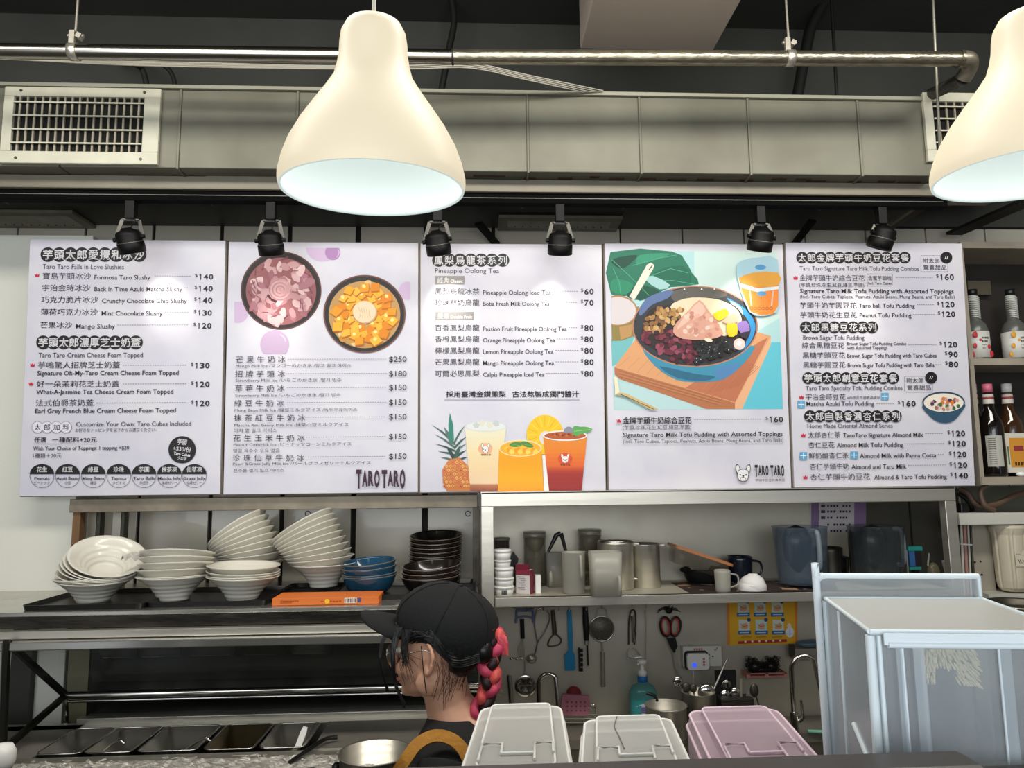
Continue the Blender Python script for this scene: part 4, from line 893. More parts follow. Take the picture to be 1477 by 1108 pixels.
# clear front pane
MB().add([(XF, 2.215, zt - .1), (XC1, 2.215, zt - .1), (XC1, 2.53, nB.z), (XF, 2.53, nB.z)], [(0, 1, 2, 3)]).build('front_pane', plastic_film('thin_pane', '#b9c4bd', .95, .05, ior=1.16), pc)
ZP = at(300, 1083, 2.24).z
MB().span((XC0, 2.18, .10), (XC1 + .02, 2.22, ZP)).build('front_panel', STEEL, pc)
MB().span((XC0, 2.22, ZP - .02), (at(52, 1083, 2.24).x, 2.50, ZP)).build('counter_edge', STEEL_D, pc)
MB().span((XC0, 2.22, .10), (XC1, 2.84, ZP - .16)).build('cold_well', STEEL_DK, pc)
MB().span((XC0, 2.46, ZP - .16), (XC1, 2.52, ZP)).build('rear_ledge', STEEL, pc)
MB().span((at(452, 1083, 2.24).x, 2.22, ZP - .02), (XC1, 2.46, ZP + .004)).build('steel_cover', STEEL_D, pc, bevel=.003)
MB().span((XC0, 2.10, ZP - .05), (at(500, 1095, 2.15).x, 2.18, ZP - .012)).build('front_ledge', STEEL, pc)
for x in (XC0 + .1, XC1 - .08):
    for y in (2.26, 2.76): MB().cyl((x, y, 0), (x, y, .1), .02, n=12).build('leg', STEEL, pc)
# cling film crumpled along the front edge
b = MB(); nx_, ny_ = 90, 8; rnd = random.Random(5); x0, x1 = at(10, 1100, 2.13).x, at(560, 1100, 2.13).x
vs = [(x0 + (x1 - x0) * i / nx_, 2.085 + .11 * j / ny_, ZP - .008 + .012 * j / ny_ * 0 + rnd.random() * .012) for j in range(ny_ + 1) for i in range(nx_ + 1)]
b.add(vs, [(j * (nx_ + 1) + i, j * (nx_ + 1) + i + 1, (j + 1) * (nx_ + 1) + i + 1, (j + 1) * (nx_ + 1) + i) for j in range(ny_) for i in range(nx_)])
tag(b.build('cling_film', mat('cling_film', '#d8d4ca', .12, .45, noise=(30, .5), bump=(40, .8), stretch=(1, 4, 1))), 'crumpled shiny cling film stretched along the front edge of the topping counter', 'film')
# pans
PANW = []
for i, (a, c) in enumerate(((50, 116), (119, 190), (196, 283), (292, 366), (372, 440))):
    x0, x1 = at(a, 1083, 2.235).x, at(c, 1083, 2.235).x; w, dd = x1 - x0, .215
    t = thing('topping_pan', ['steel topping pan at the far left end of the counter', 'steel topping pan with a ladle, second from the left', 'middle steel topping pan with a ladle hooked over its edge', 'yellowish stained steel topping pan, fourth from the left', 'steel topping pan holding the white handled spoon'][i], 'pan', ((x0 + x1) / 2, 2.235 + dd / 2, ZP + .002), None, 'steel pans in the topping counter')
    m_ = STEEL if i != 3 else mat('stained_pan', '#8d7c58', .3, .8, noise=(6, .4))
    o_, n_ = rrect(w, dd, .02), rrect(w - .02, dd - .02, .018); k = len(o_); lo = rrect(w - .05, dd - .05, .02)
    b = MB(); b.add([(x, y, .002) for x, y in o_] + [(x, y, 0) for x, y in n_] + [(x, y, -.075) for x, y in lo], [(j, (j + 1) % k, k + (j + 1) % k, k + j) for j in range(k)] + [(k + j, k + (j + 1) % k, 2 * k + (j + 1) % k, 2 * k + j) for j in range(k)] + [tuple(range(2 * k, 3 * k))], True)
    b.build('pan_body', m_, t)
    b = MB(); b.tube([Vector((x, y, .002)) for x, y in o_], .0022, 6, closed=True); b.build('rolled_rim', CHROME, t)
    MB().add([(x, y, -.062) for x, y in lo], [tuple(range(k))]).build('topping', mat('topping_dark', ['#4a3a3a', '#57514a', '#4a4840', '#8f7d4d', '#55504a'][i] and '#4b443c', .2, noise=(20, .3)), t)
def ladle(px, py, label, m_, ang=0.):
    c = atz(px, py, ZP + .02); b = MB(); t = thing('ladle', label, 'ladle', c)
    P = smoothpts([(-.05, .03, -.045), (0, 0, -.01), (.03, -.012, .006), (.045, -.015, -.002)], 6); b.tube(P, .0035, 8); b.build('handle', m_, t)
    MB().lathe([(.001, -.016), (.015, -.012), (.022, 0), (.02, 0), (.014, -.010), (.001, -.013)], 16, Matrix.Translation((-.058, .034, -.045))).build('scoop', m_, t)
ladle(160, 1070, 'steel ladle hooked in the second topping pan', CHROME); ladle(283, 1066, 'steel ladle leaning in the middle topping pan', CHROME)
t = thing('spoon', 'white handled spoon standing in the rightmost topping pan', 'spoon', atz(432, 1072, ZP))
b = MB(); b.prism([(-.008, -.05), (.008, -.05), (.009, .03), (.006, .045), (-.006, .045), (-.009, .03)], -.003, .003, Matrix.Rotation(1.2, 4, 'X') @ Matrix.Rotation(-.3, 4, 'Z')); b.build('handle', WHITE, t, bevel=.001)
MB().ball((-.012, -.02, -.055), (.018, .022, .012), 14).build('bowl', CHROME, t)
c = at(465, 1074, 2.24)
tag(MB().tube(smoothpts([at(486, 1064, 2.27), at(470, 1066, 2.25), at(450, 1078, 2.2), at(418, 1100, 2.12)], 6), .006, 8).build('tong_handle', BLACK), 'black bent tong handle lying across the counter edge beside the steel pot', 'tongs')
# pot at the lower middle
c = at(540, 1090, 2.0)
t = thing('steel_pot', 'round steel pot at the lower edge beside the worker', 'pot', (c.x, 2.02, c.z - .14))
MB().lathe([(.001, 0), (.082, 0), (.088, .006), (.092, .138), (.096, .14), (.096, .143), (.089, .142), (.085, .01), (.001, .006)], 36).build('pot_body', STEEL, t)
MB().ball((-.10, 0, .11), (.012, .02, .008), 10).build('handle', BLACK, t)
tag(MB().box((c.x, 2.02, c.z - .15), (.26, .15, .02)).build('pot_stand', STEEL_D), 'narrow steel ledge carrying the round pot', 'shelf')
c = at(2, 1092, 1.7)
tag(MB().lathe([(.001, -.03), (.02, -.028), (.027, -.01), (.027, .01), (.02, .024), (.001, .028)], 24, Matrix.Translation(c)).build('white_lid_knob', WHITE), 'rounded white object cut off at the lower left corner', 'lid')

# ================================================================ trays, bowls
def tray(p0, p1, Y0, Y1, label):
    x0, x1 = at(p0, 878, Y0).x, at(p1, 878, Y0).x; t = thing('black_tray', label, 'tray', ((x0 + x1) / 2, (Y0 + Y1) / 2, ZS))
    w, dd = x1 - x0, Y1 - Y0; b = MB().rprism(w - .02, dd - .02, 0, .003, .02); b.build('base', BLACK, t)
    o_, n_ = rrect(w, dd, .02), rrect(w - .02, dd - .02, .018); k = len(o_); b = MB()
    b.add([(x, y, .016) for x, y in o_] + [(x, y, .016) for x, y in [(q[0] * .988, q[1] * .982) for q in o_]] + [(x, y, .003) for x, y in n_] + [(x, y, 0) for x, y in [(q[0] * .98, q[1] * .97) for q in o_]], [(j, (j + 1) % k, k + (j + 1) % k, k + j) for j in range(k)] + [(k + j, k + (j + 1) % k, 2 * k + (j + 1) % k, 2 * k + j) for j in range(k)] + [(3 * k + j, 3 * k + (j + 1) % k, (j + 1) % k, j) for j in range(k)])
    b.build('rim', BLACK, t)
tray(28, 206, 2.275, 2.60, 'shallow black tray under the leftmost white bowl stack')
tray(208, 384, 2.29, 2.60, 'shallow black tray under the two middle front bowl stacks')
tray(386, 478, 2.36, 2.66, 'shallow black tray under the right fan of white bowls')
tray(480, 590, 2.36, 2.66, 'shallow black tray under the blue bowls')
tray(592, 686, 2.36, 2.70, 'shallow black tray under the brown bowls')
CER = mat('white_ceramic', '#d9d5c7', .28, coat=.4, bump=(30, .02)); CERB = mat('blue_ceramic', '#1e4a66', .15, coat=.6, noise=(14, .35)); CERN = mat('brown_ceramic', '#1a1513', .2, coat=.6, noise=(12, .3))
RIMB = mat('brown_rim', '#7b6a58', .3, coat=.5)
def prof_white():
    P = []; n = 22; R0, R1, Hh = .046, .113, .076
    for i in range(n + 1):
        t = i / n; r_ = R0 + (R1 - R0) * (t ** 1.9 * .75 + t * .25); z = Hh * t
        P.append((r_ + (.0011 * (1 if i % 4 < 2 else -1) if .08 < t < .8 else 0), z))
    I = [(max(a - .004, .001), z + .002) for a, z in P[::-1] if z > .008]
    return [(.001, .0)] + [(R0 - .004, 0)] + P + [(R1 - .001, Hh + .0018)] + I[1:] + [(.001, .010)]
bw = MB().lathe(prof_white(), 40).build('white_bowl', CER)
def prof_cup(R0, R1, Hh, curve=.5, th=.004):
    P = []
    for i in range(11):
        t = i / 10; P.append((R0 + (R1 - R0) * t ** curve, Hh * t))
    return [(.001, 0)] + P + [(R1 - th * .5, Hh + .0012)] + [(max(a - th, .001), z + .003) for a, z in P[::-1] if z > .004] + [(.001, .006)]
bb = MB().m(CERB); bb.lathe(prof_cup(.052, .090, .056), 40); bb.m(RIMB).lathe([(.0885, .0555), (.0905, .0565), (.0890, .0578), (.0868, .0572)], 40); bb = bb.build('blue_bowl')
bn = MB().m(CERN); bn.lathe(prof_cup(.060, .098, .050), 40); bn.m(RIMB).lathe([(.0967, .0497), (.0983, .0506), (.0972, .0516), (.0955, .0512)], 40); bn = bn.build('brown_bowl')
ORD = ['lowest', 'second', 'third', 'fourth', 'fifth', 'sixth', 'seventh', 'eighth', 'ninth', 'tenth', 'eleventh']
used = set()
def stack(proto, ends, Y, Hh, R1, where, kind, tilt0, tilt1, group, basez=None):
    n = len(ends)
    for i, (lx, ly, rx, ry) in enumerate(ends):
        a, c = at(lx, ly, Y), at(rx, ry, Y); f = i / max(n - 1, 1); mid = (a + c) / 2
        roll = -math.atan2(c.z - a.z, c.x - a.x); tx = tilt0 + (tilt1 - tilt0) * f
        R = Matrix.Rotation(roll, 4, 'Y') @ Matrix.Rotation(tx, 4, 'X')
        o = proto if proto.name not in used and not used.add(proto.name) else None
        if o is None: o = proto.copy(); COL.objects.link(o)
        loc = mid - (R.to_3x3() @ Vector((0, 0, Hh)))
        if i == 0 and basez is not None: loc.z = basez
        o.location = loc; o.rotation_euler = R.to_euler()
        k = ORD[i] + ' from the bottom of' if i else 'lowest of'
        if i == n - 1: k = 'topmost of'
        tag(o, f'{kind}, {k} {where}'.replace(', the short front', ', short').replace('of the short front stack left of the orange box','of short stack left of orange box'), 'bowl', group)
def lerpends(A, B, n, p=1.): return [tuple(A[k] + (B[k] - A[k]) * (i / (n - 1)) ** p for k in range(4)) for i in range(n)]
zb = ZS + .0035
S1 = [(82, 842, 188, 838), (84, 833, 190, 836), (88, 820, 191, 834), (92, 808, 193, 831), (97, 799, 195, 829), (101, 792, 199, 826), (107, 785, 205, 819)]
GW = 'white ribbed bowls stacked on the shelf'
stack(bw, S1, 2.42, .076, .113, 'the leftmost leaning stack', 'white ribbed bowl', 0, .42, GW, zb)
S2 = [(202, 839, 301, 837), (203, 831, 302, 828), (203, 823, 303, 819), (204, 815, 304, 811), (205, 807, 305, 804), (207, 799, 306, 797)]
stack(bw, S2, 2.42, .076, .113, 'the second stack from the left', 'white ribbed bowl', 0, -.2, GW, zb)
S3 = [(302, 838, 400, 837), (302, 830, 400, 831), (303, 822, 400, 824), (303, 814, 400, 816)]
stack(bw, S3, 2.42, .076, .113, 'the short front stack left of the orange box', 'white ribbed bowl', 0, .02, GW, zb)
stack(bw, lerpends((322, 809, 409, 806), (307, 788, 377, 737), 9, .9), 2.66, .076, .113, 'the left fanned stack behind', 'white ribbed bowl', 0, -.1, GW, None)
stack(bw, lerpends((423, 814, 511, 811), (398, 782, 474, 735), 10, .9), 2.58, .076, .113, 'the right fanned stack above the orange box', 'white ribbed bowl', 0, -.1, GW, None)
GB = 'blue bowls on the shelf'; GN = 'dark brown bowls on the shelf'
stack(bb, [(496, 839, 569, 836), (496, 828, 570, 824), (496, 820, 569, 814), (496, 813, 568, 807)], 2.50, .056, .090, 'the blue stack', 'glossy blue bowl', .02, .06, GB, zb)
stack(bn, [(581, 839, 661, 835), (581, 832, 662, 828), (581, 825, 662, 820), (582, 818, 663, 812)], 2.50, .050, .098, 'the front brown stack behind the cap', 'dark brown bowl', .02, .08, GN, zb)
stack(bn, lerpends((589, 838, 664, 836), (591.5, 774, 667, 771), 11), 2.72, .050, .098, 'the tall brown stack', 'dark brown bowl', .0, .12, GN, None)
# a crumpled cloth on the leftmost stack
t = MB(); rnd = random.Random(2); c = at(192, 806, 2.40); n = 26; vs = []
for j in range(7):
    for i in range(n):
        a = 2 * PI * i / n; q = .036 * (1 - j / 7.2); vs.append(c + Vector((q * math.cos(a) * 1.0, q * math.sin(a) * .5, .018 * (j / 6) + .012 * math.sin(a * 7 + j) * (1 - j / 8))) + Vector((0, 0, .004 * rnd.random())))
t.add(vs, [(j * n + i, j * n + (i + 1) % n, (j + 1) * n + (i + 1) % n, (j + 1) * n + i) for j in range(6) for i in range(n)] + [tuple(range(6 * n, 7 * n))], True)
tag(t.build('folded_cloth', mat('pale_cloth', '#b9b4aa', .8, bump=(80, .4)), sub=1), 'small crumpled pale cloth between the leftmost bowl stacks', 'cloth')
# orange box
a, c = at(392, 874, 2.285), at(546, 863, 2.285)
t = thing('orange_box', 'flat orange cardboard box on the shelf edge beside the cap', 'box', ((a.x + c.x) / 2, 2.285 + .06, ZS + .0005)); w, hb = c.x - a.x, .021
MB().span((-w / 2, -.06, 0), (w / 2, .06, hb)).build('carton', mat('orange_card', '#d9722a', .5), t, bevel=.001)
b = MB().m(ink('#8f3f14')); yy = -.0605
for k in range(9): b.box((-w / 2 + .028 + k * .006, yy, hb * .62), (.004, .0004, .003)); b.box((-w / 2 + .026 + k * .004, yy, hb * .38), (.003, .0004, .002))
for k in range(7): b.box((-.01 + k * .009, yy, hb * .5), (.006, .0004, .0025))
b.m(ink('#f2c51d')).cyl((.005, yy, hb * .5), (.005, yy - .0006, hb * .5), .007, n=18); b.m(ink('#ece6d6')).box((.075, yy, hb * .55), (.036, .0006, .015)); b.m(ink('#2a2420'))
for k in range(9): b.box((.061 + k * .0035, yy - .0005, hb * .55), (.0014 + .0006 * (k % 3), .0003, .012))
b.m(ink('#3b4b8a')).box((.101, yy, hb * .6), (.010, .0006, .012)); b.build('carton_print', None, t)
# ================================================================ the worker
def ringloft(mb, rings, n=28, pw=1., M=None):
    """rings: (z, xfront, xback, halfwidth)"""
    vs = []
    for z, xf, xb, w in rings:
        c, a = (xf + xb) / 2, (xb - xf) / 2
        for j in range(n):
            t = 2 * PI * j / n; ct, st = math.cos(t), math.sin(t)
            vs.append((c + a * math.copysign(abs(ct) ** pw, ct), w * math.copysign(abs(st) ** pw, st), z))
    k = len(rings)
    fs = [(i * n + j, i * n + (j + 1) % n, (i + 1) * n + (j + 1) % n, (i + 1) * n + j) for i in range(k - 1) for j in range(n)]
    fs += [tuple(range(n))[::-1], tuple(range((k - 1) * n, k * n))]
    return mb.add(vs, fs, True, M)
EAR = at(627, 950, 1.75)
FLOORZ = -EAR.z
def person():
    t = thing('person', 'person facing left in black cap, black shirt, mustard strap and pink braid', 'person', (EAR.x, EAR.y + .072, 0))
    P0 = Vector((0, 0, EAR.z))
    HY = Matrix.Rotation(math.radians(-16), 4, 'Z') @ Matrix.Rotation(math.radians(-4), 4, 'Y')
    H = Matrix.Translation(P0) @ HY; B = Matrix.Translation(P0) @ Matrix.Rotation(math.radians(-10), 4, 'Z')
    def h(x, y, z): return H @ Vector((x, y, z))
    def bo(x, y, z): return B @ Vector((x, y, z))
    SKIN = mat('skin', '#d2a084', .5, noise=(10, .1)); 
    SKIN.node_tree.nodes['Principled BSDF'].inputs['Subsurface Weight'].default_value = .08
    b = MB()
    ringloft(b, [(-.100, -.068, -.035, .014), (-.094, -.080, -.01, .030), (-.080, -.086, .02, .045), (-.058, -.088, .05, .056), (-.03, -.089, .07, .063), (0, -.089, .085, .068), (.03, -.092, .095, .072), (.06, -.092, .098, .074), (.09, -.080, .095, .070), (.108, -.055, .080, .056), (.120, -.025, .050, .035), (.125, .0, .020, .008)], M=H)
    b.tube([h(-.086, 0, .034), h(-.094, 0, .012), h(-.104, 0, -.010), h(-.113, 0, -.026), h(-.104, 0, -.040), h(-.088, 0, -.042)], [.006, .0065, .008, .0105, .010, .006], 10)
    for s_ in (-1, 1):
        b.ball(h(-.100, s_ * .011, -.034), (.010, .008, .007), 10)          # nostril wings
        b.ball(h(-.060, s_ * .034, -.030), (.030, .024, .028), 14)          # cheeks
        b.ball(h(-.083, s_ * .026, .034), (.012, .022, .008), 12)           # brows
        b.ball(h(.0, s_ * .058, -.058), (.036, .012, .030), 12)             # jaw angle
    b.ball(h(-.090, 0, -.0565), (.011, .020, .006), 12); b.ball(h(-.089, 0, -.067), (.011, .017, .007), 12); b.ball(h(-.078, 0, -.087), (.017, .02, .014), 12)
    for s_ in (-1, 1):                                                       # ears
        pts = [h(.004 + .0185 * math.cos(a) * (1 if a < PI else .8) - .002, s_ * (.074 + .009 * math.cos(a)), .002 + .033 * math.sin(a) - (.004 if math.sin(a) < 0 else 0)) for a in [2 * PI * k / 16 for k in range(16)]]
        b.tube(pts, .0052, 8, closed=True); b.ball(h(-.001, s_ * .069, .000), (.012, .004, .022), 12); b.ball(h(-.008, s_ * .072, -.002), (.005, .005, .007), 8); b.ball(h(.0, s_ * .070, -.026), (.008, .005, .009), 8)
    b.tube([h(.012, 0, -.03), h(.016, 0, -.075), bo(.030, 0, -.115), bo(.046, 0, -.150), bo(.056, 0, -.19)], [.052, .054, .056, .064, .090], 24)
    ringloft(b, [(-.150, -.005, .105, .065), (-.172, -.015, .120, .115), (-.20, -.03, .140, .165), (-.25, -.055, .15, .18), (-.35, -.065, .145, .165), (-.50, -.045, .13, .135), (-.60, -.055, .145, .155), (-.70, -.065, .16, .165), (-.80, -.055, .15, .155), (-.84, -.03, .12, .13)], M=B)
    for s_ in (-1, 1):
        b.tube([bo(.055, s_ * .155, -.215), bo(.05, s_ * .195, -.28), bo(.03, s_ * .215, -.44), bo(.0, s_ * .215, -.50), bo(-.10, s_ * .19, -.53), bo(-.21, s_ * .14, -.55), bo(-.25, s_ * .13, -.555)], [.055, .050, .040, .038, .034, .026, .024], 14)
        b.ball(bo(-.285, s_ * .125, -.557), (.046, .038, .014), 14)
        for k in range(4):
            y = s_ * (.125 + (k - 1.5) * .019); L = [.062, .072, .068, .052][k]
            b.tube([bo(-.31, y, -.556), bo(-.33 - L * .45, y, -.560), bo(-.33 - L * .75, y, -.575), bo(-.33 - L * .8, y, -.592)], [.0088, .0082, .0075, .006], 8)
        b.tube([bo(-.265, s_ * .095, -.557), bo(-.295, s_ * .072, -.560), bo(-.322, s_ * .064, -.572)], [.011, .0095, .0075], 8)
        b.tube([bo(.05, s_ * .085, -.80), bo(.045, s_ * .088, -1.0), bo(.05, s_ * .088, EAR.z * -1 + .40), bo(.065, s_ * .088, FLOORZ + .10)], [.085, .070, .054, .034], 16)
        b.ball(bo(.04, s_ * .09, FLOORZ + .045), (.10, .040, .038), 14)
    o = b.build('body', SKIN, t)
    r = o.modifiers.new('remesh', 'REMESH'); r.mode = 'VOXEL'; r.voxel_size = .0034; r.use_smooth_shade = True
    sm = o.modifiers.new('smooth', 'SMOOTH'); sm.factor = .5; sm.iterations = 4
    # eyes, brows, lips
    for s_ in (-1, 1):
        e = MB().m(mat('eye_white', '#e9e6e0', .2)).ball(h(-.079, s_ * .030, .012), (.012, .012, .0075), 14); e.m(mat('iris_dark', '#1c120d', .15)).ball(h(-.0875, s_ * .0305, .012), (.0045, .005, .005), 10); e.build('eye', None, t)
        MB().tube([h(-.094, s_ * .014, .034), h(-.092, s_ * .028, .039), h(-.080, s_ * .044, .034)], [.002, .0026, .0014], 6).build('eyebrow', mat('brow_hair', '#1a1413', .8), t)
    MB().tube([h(-.088, -.018, -.0615), h(-.1005, -.008, -.0605), h(-.1015, 0, -.061), h(-.1005, .008, -.0605), h(-.088, .018, -.0615)], [.0015, .004, .0045, .004, .0015], 8).build('lips', mat('lip_tone', '#a85f58', .45), t)
    # shirt
    SH = mat('black_shirt', '#111214', .85, noise=(40, .2), bump=(25, .15))
    b = MB(); ringloft(b, [(-.140, -.012, .108, .068), (-.150, -.020, .116, .080), (-.165, -.026, .128, .118), (-.19, -.042, .152, .168), (-.25, -.072, .166, .194), (-.35, -.085, .162, .182), (-.50, -.066, .150, .156), (-.60, -.075, .165, .172), (-.72, -.085, .18, .185)], 36, M=B)
    for s_ in (-1, 1): b.tube([bo(.055, s_ * .150, -.205), bo(.05, s_ * .200, -.27), bo(.04, s_ * .218, -.36), bo(.032, s_ * .228, -.42)], [.062, .066, .060, .058], 20)
    o = b.build('shirt', SH, t); r = o.modifiers.new('remesh', 'REMESH'); r.mode = 'VOXEL'; r.voxel_size = .005; r.use_smooth_shade = True
    b = MB(); ringloft(b, [(-.68, -.075, .17, .175), (-.80, -.068, .165, .170), (-.90, -.05, .14, .165)], 32, M=B)
    for s_ in (-1, 1): b.tube([bo(.05, s_ * .088, -.82), bo(.05, s_ * .09, -1.0), bo(.055, s_ * .09, FLOORZ + .40), bo(.065, s_ * .09, FLOORZ + .06)], [.095, .082, .066, .058], 18)
    o = b.build('trousers', mat('dark_trousers', '#1a1b20', .85), t); r = o.modifiers.new('remesh', 'REMESH'); r.mode = 'VOXEL'; r.voxel_size = .008; r.use_smooth_shade = True
    for s_ in (-1, 1): MB().ball(bo(.035, s_ * .09, FLOORZ + .05), (.125, .048, .05), 18).build('shoe', mat('black_shoe', '#0d0d0e', .5), t)
    # mustard strap over the near shoulder
    MU = mat('mustard_strap', '#a87426', .8, noise=(60, .15), bump=(80, .3))
    L = t.location
    pts = smoothpts([Vector(at(x, y, Y)) - L for x, y, Y in ((572, 1116, 1.63), (584, 1098, 1.628), (602, 1074, 1.645), (626, 1062, 1.66), (650, 1066, 1.662), (668, 1082, 1.655), (678, 1108, 1.65), (684, 1150, 1.66))], 7)
    b = MB(); vs = []
    for i, p in enumerate(pts):
        tg = (pts[min(i + 1, len(pts) - 1)] - pts[max(i - 1, 0)]).normalized(); nrm = Vector((0, -.8, .6)); w = tg.cross(nrm).normalized(); nn = w.cross(tg).normalized()
        for a, c in ((-1, -1), (1, -1), (1, 1), (-1, 1)): vs.append(p + w * a * .0125 + nn * c * .0035)
    k = len(pts); b.add(vs, [(i * 4 + j, i * 4 + (j + 1) % 4, i * 4 + 4 + (j + 1) % 4, i * 4 + 4 + j) for i in range(k - 1) for j in range(4)], False); b.build('apron_strap', MU, t)
    ringloft(MB(), [(-.30, -.1, .0, .10), (-.5, -.1, .0, .12)], M=B)
    b = MB(); vs = []
    for i in range(13):
        for z in (-.30, -.55, -.9): a = math.radians(115 + 130 * i / 12); vs.append(bo(.04 + (.145 + (.02 if z < -.5 else 0)) * math.cos(a), .20 * math.sin(a), z))
    b.add(vs, [(i * 3 + j, i * 3 + j + 1, i * 3 + 4 + j, i * 3 + 3 + j) for i in range(12) for j in range(2)], True); b.build('apron', SH, t, solid=.003)
    # cap
    CAP = mat('black_cap_cloth', '#0f1112', .9, noise=(120, .3), bump=(160, .15))
    cc = Vector(at(637, 930, 1.75)) + Vector((0, .085, 0)) - L
    K = Matrix.Translation(cc) @ Matrix.Rotation(math.radians(-14), 4, 'Z') @ Matrix.Rotation(math.radians(19), 4, 'Y') @ Matrix.Diagonal((1.05, 1, .97, 1))
    b = MB(); ringloft(b, [(-.004, -.112, .118, .094), (.0, -.116, .122, .098), (.025, -.124, .124, .101), (.055, -.119, .122, .099), (.085, -.101, .110, .088), (.108, -.078, .088, .068), (.124, -.052, .057, .044), (.131, -.027, .026, .020), (.132, -.004, .006, .005)], 40, M=K)
    o = b.build('cap_crown', CAP, t)
    b = MB()
    for k in range(6):
        a = 2 * PI * (k + .5) / 6; pts = []
        for z, xf, xb, w in [(.0, -.1165, .1225, .0985), (.025, -.1245, .1245, .1015), (.055, -.1195, .1225, .0995), (.085, -.1015, .1105, .0885), (.108, -.0785, .0885, .0685), (.124, -.0525, .0575, .0445), (.1318, -.027, .026, .020)]:
            pts.append(K @ Vector(((xf + xb) / 2 + (xb - xf) / 2 * math.cos(a), w * math.sin(a), z)))
        b.tube(smoothpts(pts, 3), .0012, 5)
    b.build('cap_seam', CAP, t); MB().ball(K @ Vector((.001, 0, .133)), (.007, .007, .004), 12).build('cap_button', CAP, t)
    b = MB(); vs = []; nu, nv = 16, 8
    for j in range(nv + 1):
        for i in range(nu + 1):
            u = -1 + 2 * i / nu; a = PI + u * 1.12; x, y = .003 + .120 * math.cos(a), .098 * math.sin(a); v = j / nv
            ext = .088 * (1 - .55 * u ** 4); x2 = x - ext * v; z = -.002 - .30 * (ext * v) - .014 * v * u * u + .012 * math.sin(v * PI * .5) * (1 - u * u)
            vs.append(K @ Vector((x2, y * (1 - .08 * v), z)))
    b.add(vs, [(j * (nu + 1) + i, j * (nu + 1) + i + 1, (j + 1) * (nu + 1) + i + 1, (j + 1) * (nu + 1) + i) for j in range(nv) for i in range(nu)], True)
    b.build('cap_bill', CAP, t, solid=.004)
    # hair
    HB = mat('black_hair', '#0c0a0a', .42, coat=.15, noise=(60, .4))
    b = MB(); ringloft(b, [(-.052, .050, .086, .034), (-.035, .032, .100, .058), (-.01, .030, .108, .066), (.02, .030, .110, .072), (.05, -.01, .110, .080), (.085, -.03, .105, .078)], 30, M=H)
    b.ball(h(.118, 0, .000), (.026, .040, .034), 14); o = b.build('hair', HB, t)
    rnd = random.Random(11); b = MB()
    for k in range(150):                                       # combed strands from the temple to the back
        z0, f = .052 - .03 * rnd.random(), rnd.random(); y0 = -.076 - .006 * rnd.random()
        P = [h(-.055 + .085 * rnd.random(), y0 + .002, z0 + .012), h(.0 + .03 * rnd.random(), y0 - .002, .046 + .012 * f), h(.062, y0 + .010, .010 - .030 * f), h(.118, -.030 - .01 * rnd.random(), .01 - .03 * f)]
        b.tube(smoothpts(P, 4), .0008 + .0006 * rnd.random(), 4)
    for k in range(34):                                        # loose nape and temple strands
        x = .02 + .07 * rnd.random(); y = -.070 + .03 * (x - .02) / .07; z = -.02 - .02 * rnd.random(); ln = .03 + .05 * rnd.random()
        b.tube(smoothpts([h(x, y - .004, z + .03), h(x + .004, y - .004, z), h(x - .030 * rnd.random(), y - .001, z - ln)], 4), .0004, 4)
    for k in range(16):
        x = -.035 - .035 * rnd.random(); ln = .05 + .06 * rnd.random()
        b.tube(smoothpts([h(x, -.076, .05), h(x - .004, -.078, .015), h(x + .004 + .02 * rnd.random(), -.073, .05 - ln)], 4), .0004, 4)
    b.tube(smoothpts([h(-.006, -.083, .03), h(-.004, -.084, -.02), h(-.002, -.078, -.075)], 5), .0012, 5)
    b.build('hair_strands', HB, t)['kind'] = 'stuff'
    L_ = lambda x, y, Y: Vector(at(x, y, Y)) - L
    b = MB()                                                     # two long locks in front of the face
    for k in range(26):
        j = lambda s_=1.: s_ * (rnd.random() - .5)
        b.tube(smoothpts([L_(566 + j(8), 905, 1.80), L_(552 + j(5), 925, 1.79), L_(548 + j(3), 950, 1.78 + j(.01)), L_(553 + j(2), 976, 1.78), L_(559 + j(3), 995 + j(6), 1.79)], 5), .0011, 4)
        b.tube(smoothpts([L_(588 + j(16), 908, 1.745), L_(583 + j(12), 930, 1.742), L_(584 + j(12), 958 + j(14), 1.74)], 5), .0006, 4)
        b.tube(smoothpts([L_(577 + j(10), 905, 1.765), L_(569 + j(8), 928, 1.755), L_(567 + j(6), 958, 1.75 + j(.01)), L_(571 + j(4), 988, 1.75), L_(583 + j(3), 1018 + j(8), 1.75)], 5), .0012, 4)
    b.build('face_lock', HB, t)['kind'] = 'stuff'
    # glasses
    GL = mat('glasses_wire', '#c9c3ba', .2, 1)
    g = MB(); c = [h(-.104, s_ * .032, .006) for s_ in (-1, 1)]
    for s_ in (-1, 1):
        g.tube([h(-.104 + .006 * abs(math.cos(a)) * 0, s_ * .032 + .024 * math.cos(a), .004 + .021 * math.sin(a)) for a in [2 * PI * k / 24 for k in range(24)]], .0011, 6, closed=True)
        g.tube(smoothpts([h(-.104, s_ * .056, .012), h(-.09, s_ * .070, .013), h(-.04, s_ * .077, .015), h(.006, s_ * .078, .018), h(.018, s_ * .076, .0)], 4), .0011, 6)
    g.tube(smoothpts([h(-.104, -.009, .008), h(-.108, 0, .012), h(-.104, .009, .008)], 4), .0011, 6); go = g.build('glasses', GL, t)
    for s_ in (-1, 1): MB().lathe([(.0001, 0), (.0225, 0), (.0225, .0008), (.0001, .0008)], 24, H @ Matrix.Translation((-.104, s_ * .032, .004)) @ Matrix.Rotation(PI / 2, 4, 'Y') @ Matrix.Diagonal((.9, 1.05, 1, 1))).build('lens', GLASS, go)
